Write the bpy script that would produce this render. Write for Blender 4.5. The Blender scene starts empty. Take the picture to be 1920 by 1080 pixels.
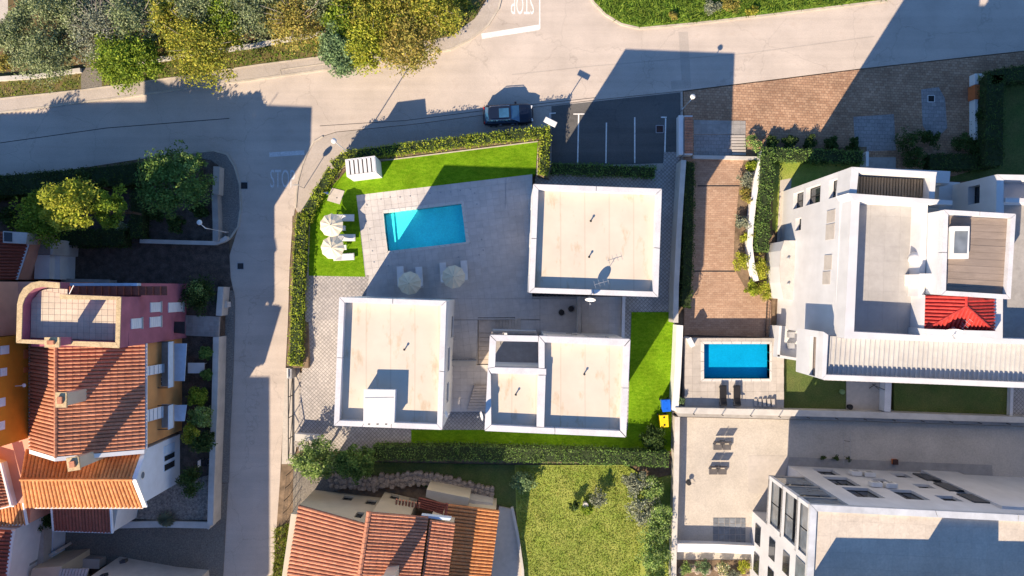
import bpy, bmesh, math, random
import numpy as np
from mathutils import Vector
rnd = random.Random(7); NR = np.random.default_rng(11)
SC = bpy.context.scene; COL = SC.collection
# ---------------------------------------------------------------- camera, sky, sun, exposure
CAMH = 70.0          # drone height above the street
K = 20.0             # photo pixels per metre at street level
cam_d = bpy.data.cameras.new('camera'); cam = bpy.data.objects.new('camera', cam_d); COL.objects.link(cam)
cam.location = (0, 0, CAMH); cam.rotation_euler = (0, 0, 0)
cam_d.sensor_width = 36; cam_d.lens = 36*K*CAMH/1920; cam_d.clip_end = 3000; cam_d.clip_start = 0.5
SC.camera = cam
SUN_EL = math.radians(31.7); SD = (0.534, 0.846)     # horizontal travel of the light
w = bpy.data.worlds.new('World'); SC.world = w; w.use_nodes = True
nt = w.node_tree; bg = nt.nodes['Background']
sky = nt.nodes.new('ShaderNodeTexSky'); sky.sky_type = 'NISHITA'; sky.sun_disc = False
sky.sun_elevation = SUN_EL; sky.sun_rotation = math.radians(212.3); sky.altitude = 50
sky.air_density = 1.0; sky.dust_density = 0.0; sky.ozone_density = 8.0
nt.links.new(sky.outputs[0], bg.inputs[0]); bg.inputs[1].default_value = 0.105
sun_d = bpy.data.lights.new('sun', 'SUN'); sun_d.energy = 5.0; sun_d.angle = math.radians(0.5); sun_d.color = (1.0, 0.82, 0.60)
sun = bpy.data.objects.new('sun', sun_d); COL.objects.link(sun); sun.location = (-40, -60, 60)
sun.rotation_euler = Vector((SD[0]*math.cos(SUN_EL), SD[1]*math.cos(SUN_EL), -math.sin(SUN_EL))).to_track_quat('-Z', 'Y').to_euler()
SC.view_settings.view_transform = 'Standard'; SC.view_settings.look = 'None'
SC.view_settings.gamma = 1.0; SC.view_settings.exposure = 1.0; SC.view_settings.use_curve_mapping = False
SC.render.engine = 'CYCLES'; SC.cycles.max_bounces = 6; SC.cycles.transparent_max_bounces = 8

# ---------------------------------------------------------------- helpers
def P(px, py, z=0.0):
    k = (1-z/CAMH)/K
    return ((px-960)*k, -(py-540)*k, z)
def XY(px, py, z=0.0): return P(px, py, z)[:2]
def PL(pts, z=0.0): return [XY(a, b, z) for a, b in pts]
def on_plane(px, py, A, B):
    """where the sight line through a photo pixel meets the vertical plane through A, B: (metres along AB, height)"""
    dx, dy = (px-960)/(K*CAMH), -(py-540)/(K*CAMH)
    ux, uy = B[0]-A[0], B[1]-A[1]; L = math.hypot(ux, uy); ux /= L; uy /= L
    n = (-uy, ux); t = (A[0]*n[0]+A[1]*n[1])/(dx*n[0]+dy*n[1])
    X, Y, Z = dx*t, dy*t, CAMH-t
    return (X-A[0])*ux+(Y-A[1])*uy, Z
class MB:
    def __init__(s): s.v = []; s.f = []
    def add(s, vs, fs):
        o = len(s.v); s.v += [tuple(q) for q in vs]; s.f += [tuple(i+o for i in f) for f in fs]; return s
    def face(s, *vs): return s.add(vs, [tuple(range(len(vs)))])
    def prism(s, poly, z0, z1, bottom=True):
        n = len(poly)
        z0 = z0 if isinstance(z0, (list, tuple)) else [z0]*n; z1 = z1 if isinstance(z1, (list, tuple)) else [z1]*n
        vs = [(p[0], p[1], z0[i]) for i, p in enumerate(poly)]+[(p[0], p[1], z1[i]) for i, p in enumerate(poly)]
        fs = [(i, (i+1) % n, n+(i+1) % n, n+i) for i in range(n)]+[tuple(range(n, 2*n))]
        if bottom: fs.append(tuple(range(n-1, -1, -1)))
        return s.add(vs, fs)
    def box(s, c, d, rz=0.0, tilt=0.0):
        cx, cy, cz = c; a, b = math.cos(rz), math.sin(rz); ct, st = math.cos(tilt), math.sin(tilt); vs = []
        for z in (-1, 1):
            for x, y in ((-1, -1), (1, -1), (1, 1), (-1, 1)):
                X, Y, Z = x*d[0]/2, y*d[1]/2, z*d[2]/2
                X, Z = X*ct-Z*st, X*st+Z*ct
                vs.append((cx+X*a-Y*b, cy+X*b+Y*a, cz+Z))
        return s.add(vs, [(3, 2, 1, 0), (4, 5, 6, 7), (0, 1, 5, 4), (1, 2, 6, 5), (2, 3, 7, 6), (3, 0, 4, 7)])
    def tube(s, pts, r, n=8, cap=True):
        rs = r if isinstance(r, (list, tuple)) else [r]*len(pts)
        pts = [Vector(p) for p in pts]; vs = []; fs = []
        for i, p in enumerate(pts):
            d = (pts[min(i+1, len(pts)-1)]-pts[max(i-1, 0)]).normalized()
            u = d.cross(Vector((0, 0, 1)))
            if u.length < 1e-3: u = d.cross(Vector((0, 1, 0)))
            u.normalize(); v = d.cross(u)
            for k in range(n):
                t = 2*math.pi*k/n; vs.append(p+(u*math.cos(t)+v*math.sin(t))*rs[i])
        for i in range(len(pts)-1):
            for k in range(n): fs.append((i*n+k, i*n+(k+1) % n, (i+1)*n+(k+1) % n, (i+1)*n+k))
        if cap: fs += [tuple(range(n-1, -1, -1)), tuple(range((len(pts)-1)*n, len(pts)*n))]
        return s.add(vs, fs)
    def lathe(s, c, prof, n=16, sx=1.0, sy=1.0):
        vs = []; fs = []
        for r, z in prof:
            for k in range(n):
                t = 2*math.pi*k/n; vs.append((c[0]+r*math.cos(t)*sx, c[1]+r*math.sin(t)*sy, c[2]+z))
        for i in range(len(prof)-1):
            for k in range(n): fs.append((i*n+k, i*n+(k+1) % n, (i+1)*n+(k+1) % n, (i+1)*n+k))
        return s.add(vs, fs)
    def build(s, name, m, parent=None, smooth=False, bevel=0.0):
        off = Vector((0, 0, 0))
        if parent is not None:
            q = parent
            while q is not None: off += Vector(q.location); q = q.parent
            loc = None
        else:
            a = np.array(s.v); loc = Vector(((a[:, 0].min()+a[:, 0].max())/2, (a[:, 1].min()+a[:, 1].max())/2, a[:, 2].min())); off = loc
        me = bpy.data.meshes.new(name)
        me.from_pydata([(x-off[0], y-off[1], z-off[2]) for x, y, z in s.v], [], s.f)
        bm = bmesh.new(); bm.from_mesh(me); bmesh.ops.recalc_face_normals(bm, faces=bm.faces)
        if bevel > 0: bmesh.ops.bevel(bm, geom=list(bm.edges), offset=bevel, segments=1, affect='EDGES')
        bm.to_mesh(me); bm.free()
        me.materials.append(MT[m])
        if smooth: me.polygons.foreach_set('use_smooth', [True]*len(me.polygons))
        o = bpy.data.objects.new(name, me); COL.objects.link(o)
        if parent is not None: o.parent = parent
        else: o.location = loc
        return o
def npmesh(name, v, f4, m, parent=None):
    """fast mesh of quads or triangles from numpy arrays (world coordinates)"""
    off = np.zeros(3)
    q = parent
    while q is not None: off += np.array(q.location); q = q.parent
    if parent is None: off = np.array([v[:, 0].mean(), v[:, 1].mean(), v[:, 2].min()])
    me = bpy.data.meshes.new(name); k = f4.shape[1]
    me.vertices.add(len(v)); me.vertices.foreach_set('co', (v-off).astype(np.float32).ravel())
    me.loops.add(f4.size); me.loops.foreach_set('vertex_index', f4.astype(np.int32).ravel())
    me.polygons.add(len(f4)); me.polygons.foreach_set('loop_start', np.arange(0, f4.size, k, dtype=np.int32))
    me.update(calc_edges=True); me.validate(); me.materials.append(MT[m])
    o = bpy.data.objects.new(name, me); COL.objects.link(o)
    if parent is not None: o.parent = parent
    else: o.location = off
    return o
def tag(o, label, cat, group=None):
    o['label'] = label; o['category'] = cat
    if group: o['group'] = group
    return o
def thing(name, label, cat, loc=(0, 0, 0), group=None):
    o = bpy.data.objects.new(name, None); COL.objects.link(o); o.location = loc; o.empty_display_size = .3
    return tag(o, label, cat, group)
def struct(o, kind='structure'): o['kind'] = kind; return o
def copy_thing(src, loc, rz=0.0, label=None):
    r = src.copy(); COL.objects.link(r); r.location = loc; r.rotation_euler = (0, 0, rz)
    if label: r['label'] = label
    for ch in list(src.children):
        c = ch.copy(); COL.objects.link(c); c.parent = r
        for g in list(ch.children):
            d = g.copy(); COL.objects.link(d); d.parent = c
    return r
def sheet(name, pts, z, m, th=0.3):
    """a flat surface of the setting, pixel outline at height z"""
    return struct(MB().prism(PL(pts, z), z-th, z).build(name, m))
def offset_line(pts, wd):
    L = []; R = []
    n = len(pts)
    for i in range(n):
        a = Vector(pts[max(i-1, 0)]); b = Vector(pts[min(i+1, n-1)]); d = (b-a).normalized(); nn = Vector((-d.y, d.x))
        p = Vector(pts[i]); L.append(tuple(p+nn*wd/2)); R.append(tuple(p-nn*wd/2))
    return L, R
def strip(mb, pts, wd, z0, z1):
    L, R = offset_line(pts, wd)
    for i in range(len(pts)-1): mb.prism([R[i], R[i+1], L[i+1], L[i]], z0, z1)
    return mb
def strip1(mb, pts, wd, z0, z1):
    L, R = offset_line(pts, wd)
    return mb.prism(R+L[::-1], z0, z1)
def clip_poly(sub, clip):
    """Sutherland-Hodgman, clip polygon convex"""
    area = sum(clip[i][0]*clip[(i+1) % len(clip)][1]-clip[(i+1) % len(clip)][0]*clip[i][1] for i in range(len(clip)))
    if area < 0: clip = clip[::-1]
    out = list(sub)
    for i in range(len(clip)):
        a, b = clip[i], clip[(i+1) % len(clip)]; inp = out; out = []
        def side(p): return (b[0]-a[0])*(p[1]-a[1])-(b[1]-a[1])*(p[0]-a[0])
        for j in range(len(inp)):
            p, q = inp[j], inp[(j+1) % len(inp)]; sp, sq = side(p), side(q)
            if sp >= 0: out.append(p)
            if (sp >= 0) != (sq >= 0):
                t = sp/(sp-sq); out.append((p[0]+(q[0]-p[0])*t, p[1]+(q[1]-p[1])*t))
        if not out: return []
    return out
def half(p, a, b):
    out = []
    for j in range(len(p)):
        s, e = p[j], p[(j+1) % len(p)]
        ss = (b[0]-a[0])*(s[1]-a[1])-(b[1]-a[1])*(s[0]-a[0]); se = (b[0]-a[0])*(e[1]-a[1])-(b[1]-a[1])*(e[0]-a[0])
        if ss >= 0: out.append(s)
        if (ss >= 0) != (se >= 0): t = ss/(ss-se); out.append((s[0]+(e[0]-s[0])*t, s[1]+(e[1]-s[1])*t))
    return out
def parea(p): return abs(sum(p[i][0]*p[(i+1) % len(p)][1]-p[(i+1) % len(p)][0]*p[i][1] for i in range(len(p))))/2
def shrink(p, g):
    cx = sum(q[0] for q in p)/len(p); cy = sum(q[1] for q in p)/len(p); out = []
    for x, y in p:
        d = math.hypot(x-cx, y-cy)
        out.append((x-(x-cx)/d*g*1.35, y-(y-cy)/d*g*1.35))
    return out
def tiles(parent, poly, z, size, rot, m, gap=.012, th=.03, name='tile', limit=300, hole=None, org=None, acc=None):
    """square slabs laid over a convex polygon; each slab its own piece"""
    a, b = math.cos(rot), math.sin(rot); org = org or poly[0]
    loc = [((x-org[0])*a+(y-org[1])*b, -(x-org[0])*b+(y-org[1])*a) for x, y in poly]
    sx, sy = size if isinstance(size, tuple) else (size, size)
    i0, i1 = math.floor(min(p[0] for p in loc)/sx), math.ceil(max(p[0] for p in loc)/sx)
    j0, j1 = math.floor(min(p[1] for p in loc)/sy), math.ceil(max(p[1] for p in loc)/sy)
    pieces = []
    for i in range(i0, i1):
        for j in range(j0, j1):
            sq = [(i*sx, j*sy), ((i+1)*sx, j*sy), ((i+1)*sx, (j+1)*sy), (i*sx, (j+1)*sy)]
            c = clip_poly(sq, loc)
            if len(c) < 3 or parea(c) < .02*sx*sy: continue
            c = [(org[0]+x*a-y*b, org[1]+x*b+y*a) for x, y in c]
            if hole:
                cx = sum(q[0] for q in c)/len(c); cy = sum(q[1] for q in c)/len(c)
                if len(clip_poly(c, hole)) > 2:
                    h = hole if sum(hole[q][0]*hole[(q+1) % len(hole)][1]-hole[(q+1) % len(hole)][0]*hole[q][1] for q in range(len(hole))) > 0 else hole[::-1]
                    for q in range(len(h)):
                        A, B = h[q], h[(q+1) % len(h)]
                        outp = half(c, B, A); c = half(c, A, B)
                        if len(outp) > 2 and parea(outp) > .015: pieces.append(shrink(outp, gap))
                        if len(c) < 3: break
                    continue
            pieces.append(shrink(c, gap))
    pieces.sort(key=lambda c: -parea(c))
    for c in pieces[:limit]:
        dz = rnd.uniform(-.004, .004)
        MB().prism(c, z, z+th+dz).build(name, m, parent)
    if len(pieces) > limit:
        mb = MB() if acc is None else acc
        for c in pieces[limit:]: mb.prism(c, z, z+th+rnd.uniform(-.004, .004))
        if acc is None: struct(mb.build(name+'_field', m, parent), 'stuff')

# ---------------------------------------------------------------- materials
MT = {}
def new_mat(name):
    m = bpy.data.materials.new(name); m.use_nodes = True; MT[name] = m
    t = m.node_tree; return m, t, t.nodes['Principled BSDF']
def N(t, kind, **kw):
    n = t.nodes.new(kind)
    for k, v in kw.items():
        if k.startswith('i_'):
            key = k[2:]
            key = int(key) if key.isdigit() else key
            n.inputs[key].default_value = v
        else: setattr(n, k, v)
    return n
def ramp(t, src, stops):
    r = t.nodes.new('ShaderNodeValToRGB'); t.links.new(src, r.inputs[0]); e = r.color_ramp.elements
    while len(e) < len(stops): e.new(0.5)
    for i, (p, c) in enumerate(stops): e[i].position = p; e[i].color = (*c, 1) if len(c) == 3 else c
    return r.outputs[0]
def mul(t, a, b, fac=1.0, mode='MULTIPLY'):
    m = N(t, 'ShaderNodeMixRGB', blend_type=mode, i_0=fac); t.links.new(a, m.inputs[1])
    if isinstance(b, tuple): m.inputs[2].default_value = (*b, 1)
    else: t.links.new(b, m.inputs[2])
    return m.outputs[0]
def sc(c, k): return tuple(min(1, max(0, x*k)) for x in c)
def pos(t, rot=0.0, scale=(1, 1, 1)):
    g = N(t, 'ShaderNodeNewGeometry'); mp = N(t, 'ShaderNodeMapping'); mp.inputs['Rotation'].default_value = (0, 0, rot); mp.inputs['Scale'].default_value = scale
    t.links.new(g.outputs['Position'], mp.inputs[0]); return mp.outputs[0]
def noise(t, vec, scale, detail=4, rough=.6):
    n = N(t, 'ShaderNodeTexNoise', i_Scale=scale, i_Detail=detail, i_Roughness=rough); t.links.new(vec, n.inputs['Vector']); return n.outputs[0]
def surf(name, c, rough=.85, var=.12, scale=2.5, big=.12, bigs=.25, fine=0.0, fines=30, bump=.0, bumps=20, rand=0.0, metal=0.0, stretch=None, c2=None, spec=.3, coat=0):
    m, t, b = new_mat(name)
    v = pos(t, 0, stretch or (1, 1, 1))
    lo, hi = (sc(c, 1-var), sc(c, 1+var)) if c2 is None else (c, c2)
    col = ramp(t, noise(t, v, scale), [(.32, lo), (.68, hi)])
    if big: col = mul(t, col, ramp(t, noise(t, pos(t), bigs, 3), [(.35, (1-big,)*3), (.65, (1+big*.3,)*3)]))
    if fine: col = mul(t, col, ramp(t, noise(t, pos(t), fines, 2), [(.3, (1-fine,)*3), (.7, (1+fine*.5,)*3)]))
    if rand:
        oi = N(t, 'ShaderNodeObjectInfo'); col = mul(t, col, ramp(t, oi.outputs['Random'], [(0, (1-rand,)*3), (1, (1,)*3)]))
    t.links.new(col, b.inputs['Base Color']); b.inputs['Roughness'].default_value = rough; b.inputs['Metallic'].default_value = metal
    b.inputs['Specular IOR Level'].default_value = spec; b.inputs['Coat Weight'].default_value = coat
    if bump:
        bp = N(t, 'ShaderNodeBump', i_Strength=bump, i_Distance=.05); t.links.new(noise(t, pos(t), bumps, 3), bp.inputs['Height']); t.links.new(bp.outputs[0], b.inputs['Normal'])
    return m
def brick(name, c1, c2, cm, wd, ht, rot=0.0, mortar=.012, offs=.5, rough=.85, big=.2, bump=.5, bigs=.35):
    m, t, b = new_mat(name); v = pos(t, rot)
    k = N(t, 'ShaderNodeTexBrick', offset=offs, i_Scale=1.0); k.inputs['Mortar Size'].default_value = mortar
    k.inputs['Brick Width'].default_value = wd; k.inputs['Row Height'].default_value = ht; k.inputs['Mortar Smooth'].default_value = .3
    k.inputs['Color1'].default_value = (*c1, 1); k.inputs['Color2'].default_value = (*c2, 1); k.inputs['Mortar'].default_value = (*cm, 1)
    t.links.new(v, k.inputs['Vector']); col = k.outputs[0]
    col = mul(t, col, ramp(t, noise(t, pos(t), bigs, 4), [(.3, (1-big,)*3), (.7, (1.05,)*3)]))
    col = mul(t, col, ramp(t, noise(t, pos(t), 9, 2), [(.3, (.82,)*3), (.7, (1.08,)*3)]))
    t.links.new(col, b.inputs['Base Color']); b.inputs['Roughness'].default_value = rough; b.inputs['Specular IOR Level'].default_value = .25
    bp = N(t, 'ShaderNodeBump', i_Strength=bump, i_Distance=.02, invert=True); t.links.new(k.outputs['Fac'], bp.inputs['Height']); t.links.new(bp.outputs[0], b.inputs['Normal'])
def leafm(name, cs, trans=.35):
    m, t, b = new_mat(name); g = N(t, 'ShaderNodeNewGeometry')
    col = ramp(t, g.outputs['Random Per Island'], [(i/(len(cs)-1), c) for i, c in enumerate(cs)])
    col = mul(t, col, ramp(t, noise(t, pos(t), 1.1, 3), [(.3, (.6,)*3), (.7, (1.3,)*3)]))
    b.inputs['Roughness'].default_value = .6; b.inputs['Specular IOR Level'].default_value = .12; t.links.new(col, b.inputs['Base Color'])
    tr = N(t, 'ShaderNodeBsdfTranslucent'); t.links.new(col, tr.inputs[0]); mx = N(t, 'ShaderNodeMixShader', i_0=trans)
    t.links.new(b.outputs[0], mx.inputs[1]); t.links.new(tr.outputs[0], mx.inputs[2]); t.links.new(mx.outputs[0], t.nodes['Material Output'].inputs[0])

def make_asphalt(name, c, dark=.82):
    m, t, b = new_mat(name)
    v = pos(t)
    col = ramp(t, noise(t, v, .35, 5), [(.3, sc(c, .86)), (.7, sc(c, 1.08))])
    # tyre-worn bands along the street, patches and grit
    st = N(t, 'ShaderNodeMapping'); st.inputs['Rotation'].default_value = (0, 0, math.radians(-7.5)); st.inputs['Scale'].default_value = (.02, .55, 1)
    t.links.new(v, st.inputs[0]); col = mul(t, col, ramp(t, noise(t, st.outputs[0], 1.6, 5), [(.35, (dark,)*3), (.6, (1.04,)*3)]))
    col = mul(t, col, ramp(t, noise(t, v, 14, 3), [(.3, (.84,)*3), (.7, (1.1,)*3)]))
    col = mul(t, col, ramp(t, noise(t, v, .7, 6, .7), [(.56, (1, 1, 1)), (.72, (.86, .84, .83))]))
    vo = N(t, 'ShaderNodeTexVoronoi', feature='DISTANCE_TO_EDGE', i_Scale=.16); wv = N(t, 'ShaderNodeMixRGB', i_0=.12)
    t.links.new(v, wv.inputs[1]); nn = N(t, 'ShaderNodeTexNoise', i_Scale=1.2, i_Detail=4); t.links.new(v, nn.inputs['Vector']); t.links.new(nn.outputs[1], wv.inputs[2]); wv.blend_type = 'ADD'; wv.inputs[0].default_value = 1.0
    t.links.new(wv.outputs[0], vo.inputs['Vector']); col = mul(t, col, ramp(t, vo.outputs[0], [(0, (.7,)*3), (.006, (1,)*3)]), .6)
    t.links.new(col, b.inputs['Base Color']); b.inputs['Roughness'].default_value = .9; b.inputs['Specular IOR Level'].default_value = .2
    bp = N(t, 'ShaderNodeBump', i_Strength=.25, i_Distance=.02); t.links.new(noise(t, v, 35, 3), bp.inputs['Height']); t.links.new(bp.outputs[0], b.inputs['Normal'])
make_asphalt('asphalt', (.53, .455, .39), .93)
make_asphalt('asphalt_pavement', (.44, .385, .335), .94)
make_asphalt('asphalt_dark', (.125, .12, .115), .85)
surf('kerb', (.5, .44, .36), var=.15, scale=1.2, fine=.15)
surf('road_paint', (.82, .80, .76), var=.12, scale=3, fine=.25, fines=14)
surf('road_paint_old', (.74, .73, .72), var=.1, scale=3, fine=.35, fines=14)
surf('earth', (.2, .14, .09), var=.4, scale=1.2, fine=.3, bump=.6, bumps=12)
surf('earth_dark', (.11, .085, .07), var=.4, scale=1.6, fine=.4, fines=12, bump=.8, bumps=8)
surf('earth_orange', (.20, .11, .055), c2=(.10, .10, .035), scale=1.0, fine=.3, bump=.6)
surf('verge', (.10, .13, .03), c2=(.2, .14, .06), scale=.9, fine=.4, fines=10, bump=.8, bumps=10)
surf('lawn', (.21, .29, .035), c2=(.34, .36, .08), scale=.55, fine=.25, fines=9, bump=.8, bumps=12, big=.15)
surf('lawn_shade', (.075, .12, .025), c2=(.12, .14, .04), scale=.7, fine=.35, fines=9, bump=.8, bumps=12)  # darker lawn copy, shade put into the colour of the shaded lawns
surf('bank_grass', (.10, .20, .02), c2=(.17, .25, .03), scale=.8, fine=.4, fines=9, bump=1, bumps=9)
surf('turf', (.115, .25, .008), c2=(.205, .36, .016), scale=2.2, fine=.32, fines=13, bump=.7, bumps=24, big=.22, bigs=.35, stretch=(1, 2.2, 1), spec=0)
surf('gravel', (.3, .27, .23), c2=(.16, .145, .125), scale=9, fine=.4, fines=30, bump=1, bumps=18)
surf('pebble', (.33, .31, .28), c2=(.13, .125, .12), scale=11, fine=.4, fines=25, bump=1, bumps=14)
surf('beige_yard', (.50, .45, .39), var=.07, scale=.6, fine=.14, fines=8, bump=.3, bumps=14, big=.07)
surf('travertine', (.57, .53, .50), var=.07, scale=2.2, fine=.08, rand=.09, big=.1, bigs=.4)
surf('terrace_bed', (.38, .35, .33), var=.1)
surf('slab_light', (.5, .45, .40), var=.08, rand=.1, fine=.1)
surf('slab_grey', (.36, .34, .32), var=.12, rand=.14, fine=.12)
surf('slate', (.22, .24, .27), var=.2, rand=.3, fine=.2)
surf('step_stone', (.56, .48, .41), var=.1, fine=.12, rand=.08)
brick('pavers_grey', (.50, .46, .43), (.40, .37, .35), (.20, .185, .175), .26, .26, math.radians(45), .022, 0.0)
brick('pavers_brick', (.50, .335, .235), (.40, .25, .17), (.30, .20, .14), .40, .20, 0, .012, .5, big=.18)
brick('pavers_brick_dark', (.52, .33, .21), (.38, .22, .135), (.22, .14, .10), .34, .24, .05, .016, .5, big=.3)
brick('pavers_tile_grey', (.37, .35, .34), (.30, .28, .275), (.2, .19, .185), .5, .35, .03, .018, .5, big=.2)
surf('stone_wall', (.4, .34, .28), c2=(.17, .14, .12), scale=4.5, fine=.4, fines=14, bump=1, bumps=6)
surf('stucco_white', (.72, .71, .70), var=.05, scale=1, big=.05, bigs=.3, fine=.03)
surf('stucco_white_b', (.61, .605, .61), var=.05, scale=.8, big=.10, bigs=.3, fine=.05, stretch=(1, 1, .3))
surf('parapet', (.62, .61, .62), var=.05, scale=1.5, big=.10, bigs=.6, fine=.08, fines=9, rough=.6)
surf('stucco_cream', (.58, .50, .37), var=.06, scale=.9, big=.08, fine=.06)
surf('stucco_pink', (.34, .12, .17), var=.1, scale=.9, big=.14, bigs=.5, fine=.08)
surf('stucco_orange', (.58, .29, .11), var=.09, scale=.8, big=.12, fine=.06)
surf('stucco_deep_orange', (.55, .22, .02), var=.1, scale=.8, big=.12, fine=.06)
surf('stucco_salmon', (.66, .34, .25), var=.07, scale=.8, big=.1, fine=.05)
surf('stucco_shade_blue', (.66, .72, .80), var=.06, scale=.8, big=.1, fine=.05)  # near-white wall with the blue of sky shade mixed into its colour
surf('cap_ochre', (.56, .42, .24), var=.18, scale=3, fine=.25, fines=10)
surf('concrete', (.34, .32, .30), var=.12, scale=1.5, fine=.15)
surf('concrete_light', (.54, .51, .47), var=.09, scale=1.2, fine=.12)
surf('terracotta', (.63, .285, .165), c2=(.53, .205, .115), scale=2.2, rand=.2, fine=.24, fines=6, big=.16, bigs=.7, rough=.8)
surf('terracotta_orange', (.72, .32, .13), c2=(.60, .23, .075), scale=2.2, rand=.2, fine=.24, fines=6, big=.16, bigs=.7, rough=.8)
surf('terracotta_dull', (.34, .10, .065), c2=(.26, .075, .05), scale=2.2, rand=.16, fine=.2, fines=7, rough=.75)
surf('tile_bed', (.30, .105, .055), var=.2)
surf('red_glazed', (.60, .055, .04), c2=(.44, .03, .025), scale=2.6, rand=.28, fine=.25, fines=9, rough=.6)
surf('terrace_tile', (.62, .53, .42), var=.08, rand=.1, fine=.08)
surf('metal_white', (.74, .72, .69), var=.04, rough=.45, fine=.05)
surf('metal_panel', (.50, .485, .465), var=.06, rough=.5, fine=.06, rand=.06)
surf('metal_dark', (.03, .03, .032), var=.2, rough=.5)
surf('metal_grey', (.35, .35, .36), var=.12, rough=.45)
surf('bench_grey', (.13, .12, .12), var=.15, rand=.1, fine=.15)
surf('wood_brown', (.30, .235, .16), var=.12, rand=.18, fine=.15, stretch=(6, 1, 1))
surf('deck_brown', (.29, .23, .19), var=.12, rand=.12, scale=1.4, fine=.15, stretch=(.5, 3, 1))
surf('canvas', (.80, .70, .52), var=.05, rand=.07, rough=.9)
surf('lounger_white', (.72, .71, .70), var=.04, rough=.6)
surf('plastic_black', (.018, .017, .018), var=.2, rough=.55)
surf('wicker_black', (.03, .028, .03), var=.3, rough=.6, fine=.3)
surf('plastic_blue', (.01, .12, .62), var=.08, rough=.4)
surf('plastic_yellow', (.80, .55, .01), var=.08, rough=.4)
surf('shutter_white', (.66, .68, .72), var=.04, rough=.6)
surf('shutter_shade_blue', (.5, .63, .78), var=.08, rough=.6)  # white parts in shade, the sky's blue put into the colour
surf('gutter_shade_blue', (.58, .68, .80), var=.08, rough=.6)  # white gutters and boards, tinted blue to carry the sky shade
surf('orange_panel', (.52, .15, .05), var=.1)
surf('bark', (.12, .09, .065), var=.35, scale=6, fine=.3, bump=.8)
surf('bare_twig', (.34, .28, .25), var=.2, scale=6)
surf('hedge_core', (.025, .04, .012), var=.3)
surf('pool_liner', (.24, .96, 1.0), var=.05, scale=5, fine=.10, fines=9, rough=.4)
surf('pool_rim', (.64, .61, .57), var=.05, fine=.06, rand=.05)
surf('rubber', (.015, .015, .016), rough=.8)
surf('car_paint', (.008, .014, .034), var=.02, rough=.35, spec=.35, coat=.35, big=0)
surf('chrome', (.6, .6, .62), rough=.2, metal=1.0, var=.02, big=0)
surf('lamp_lens', (.7, .72, .75), rough=.15, var=.02, big=0)
surf('tail_lens', (.35, .01, .01), rough=.2, var=.02, big=0)
surf('rock', (.38, .31, .25), var=.3, scale=5, fine=.3, bump=.8)
surf('sign_red', (.5, .02, .02), var=.05, rough=.4)
surf('sheet_lead', (.52, .54, .57), var=.12, scale=1.2, rough=.45, fine=.1)
leafm('leaf_olive', [(0.125, 0.175, 0.0688), (0.225, 0.275, 0.125), (0.375, 0.413, 0.225), (0.0875, 0.138, 0.05)], .2)
leafm('leaf_green', [(0.115, 0.207, 0.023), (0.23, 0.333, 0.0345), (0.391, 0.483, 0.0575), (0.0805, 0.138, 0.023)])
leafm('leaf_yellow', [(0.244, 0.305, 0.0366), (0.439, 0.451, 0.0549), (0.561, 0.488, 0.0854), (0.159, 0.22, 0.0366), (0.366, 0.305, 0.061)])
leafm('leaf_autumn', [(0.36, 0.336, 0.072), (0.504, 0.432, 0.108), (0.432, 0.312, 0.084), (0.204, 0.228, 0.048), (0.312, 0.264, 0.072)])
leafm('leaf_lime', [(0.275, 0.343, 0.0275), (0.468, 0.495, 0.055), (0.578, 0.55, 0.0825), (0.165, 0.248, 0.0275)])
leafm('leaf_bluegreen', [(0.0945, 0.162, 0.0675), (0.176, 0.27, 0.121), (0.27, 0.365, 0.162)], .2)
leafm('leaf_hedge', [(0.155, 0.253, 0.0232), (0.33, 0.426, 0.0387), (0.561, 0.6, 0.0679), (0.0969, 0.174, 0.0194)], .3)
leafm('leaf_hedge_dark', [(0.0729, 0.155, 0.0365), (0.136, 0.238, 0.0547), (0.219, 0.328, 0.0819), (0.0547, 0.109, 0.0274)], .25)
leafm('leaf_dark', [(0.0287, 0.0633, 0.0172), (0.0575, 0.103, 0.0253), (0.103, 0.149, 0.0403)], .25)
leafm('leaf_grey', [(0.176, 0.203, 0.135), (0.27, 0.297, 0.203), (0.365, 0.378, 0.27)], .2)
leafm('leaf_shrub', [(0.121, 0.223, 0.0507), (0.243, 0.364, 0.091), (0.386, 0.507, 0.152), (0.203, 0.264, 0.121)], .3)
leafm('leaf_flower', [(0.675, 0.675, 0.54), (0.135, 0.203, 0.054), (0.162, 0.23, 0.054), (0.81, 0.675, 0.405), (0.108, 0.162, 0.0405)], .25)
leafm('blade_green', [(0.108, 0.216, 0.027), (0.189, 0.297, 0.0405), (0.27, 0.351, 0.054)], .3)
leafm('blade_dry', [(.3, .37, .05), (.24, .34, .04), (.2, .3, .03), (0.203, 0.257, 0.0405), (0.297, 0.311, 0.054), (0.405, 0.351, 0.0945), (0.162, 0.23, 0.0338)], .3)
def glassm(name, c, rough=.08, spec=.6):
    m, t, b = new_mat(name); b.inputs['Base Color'].default_value = (*c, 1); b.inputs['Roughness'].default_value = rough; b.inputs['Specular IOR Level'].default_value = spec
    v = noise(t, pos(t), .8, 2); t.links.new(ramp(t, v, [(.3, sc(c, .7)), (.7, sc(c, 1.3))]), b.inputs['Base Color'])
glassm('glass', (.02, .025, .032)); glassm('glass_car', (.03, .10, .20), .05, .8); glassm('glass_grey', (.16, .18, .20), .1, .8)
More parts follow.
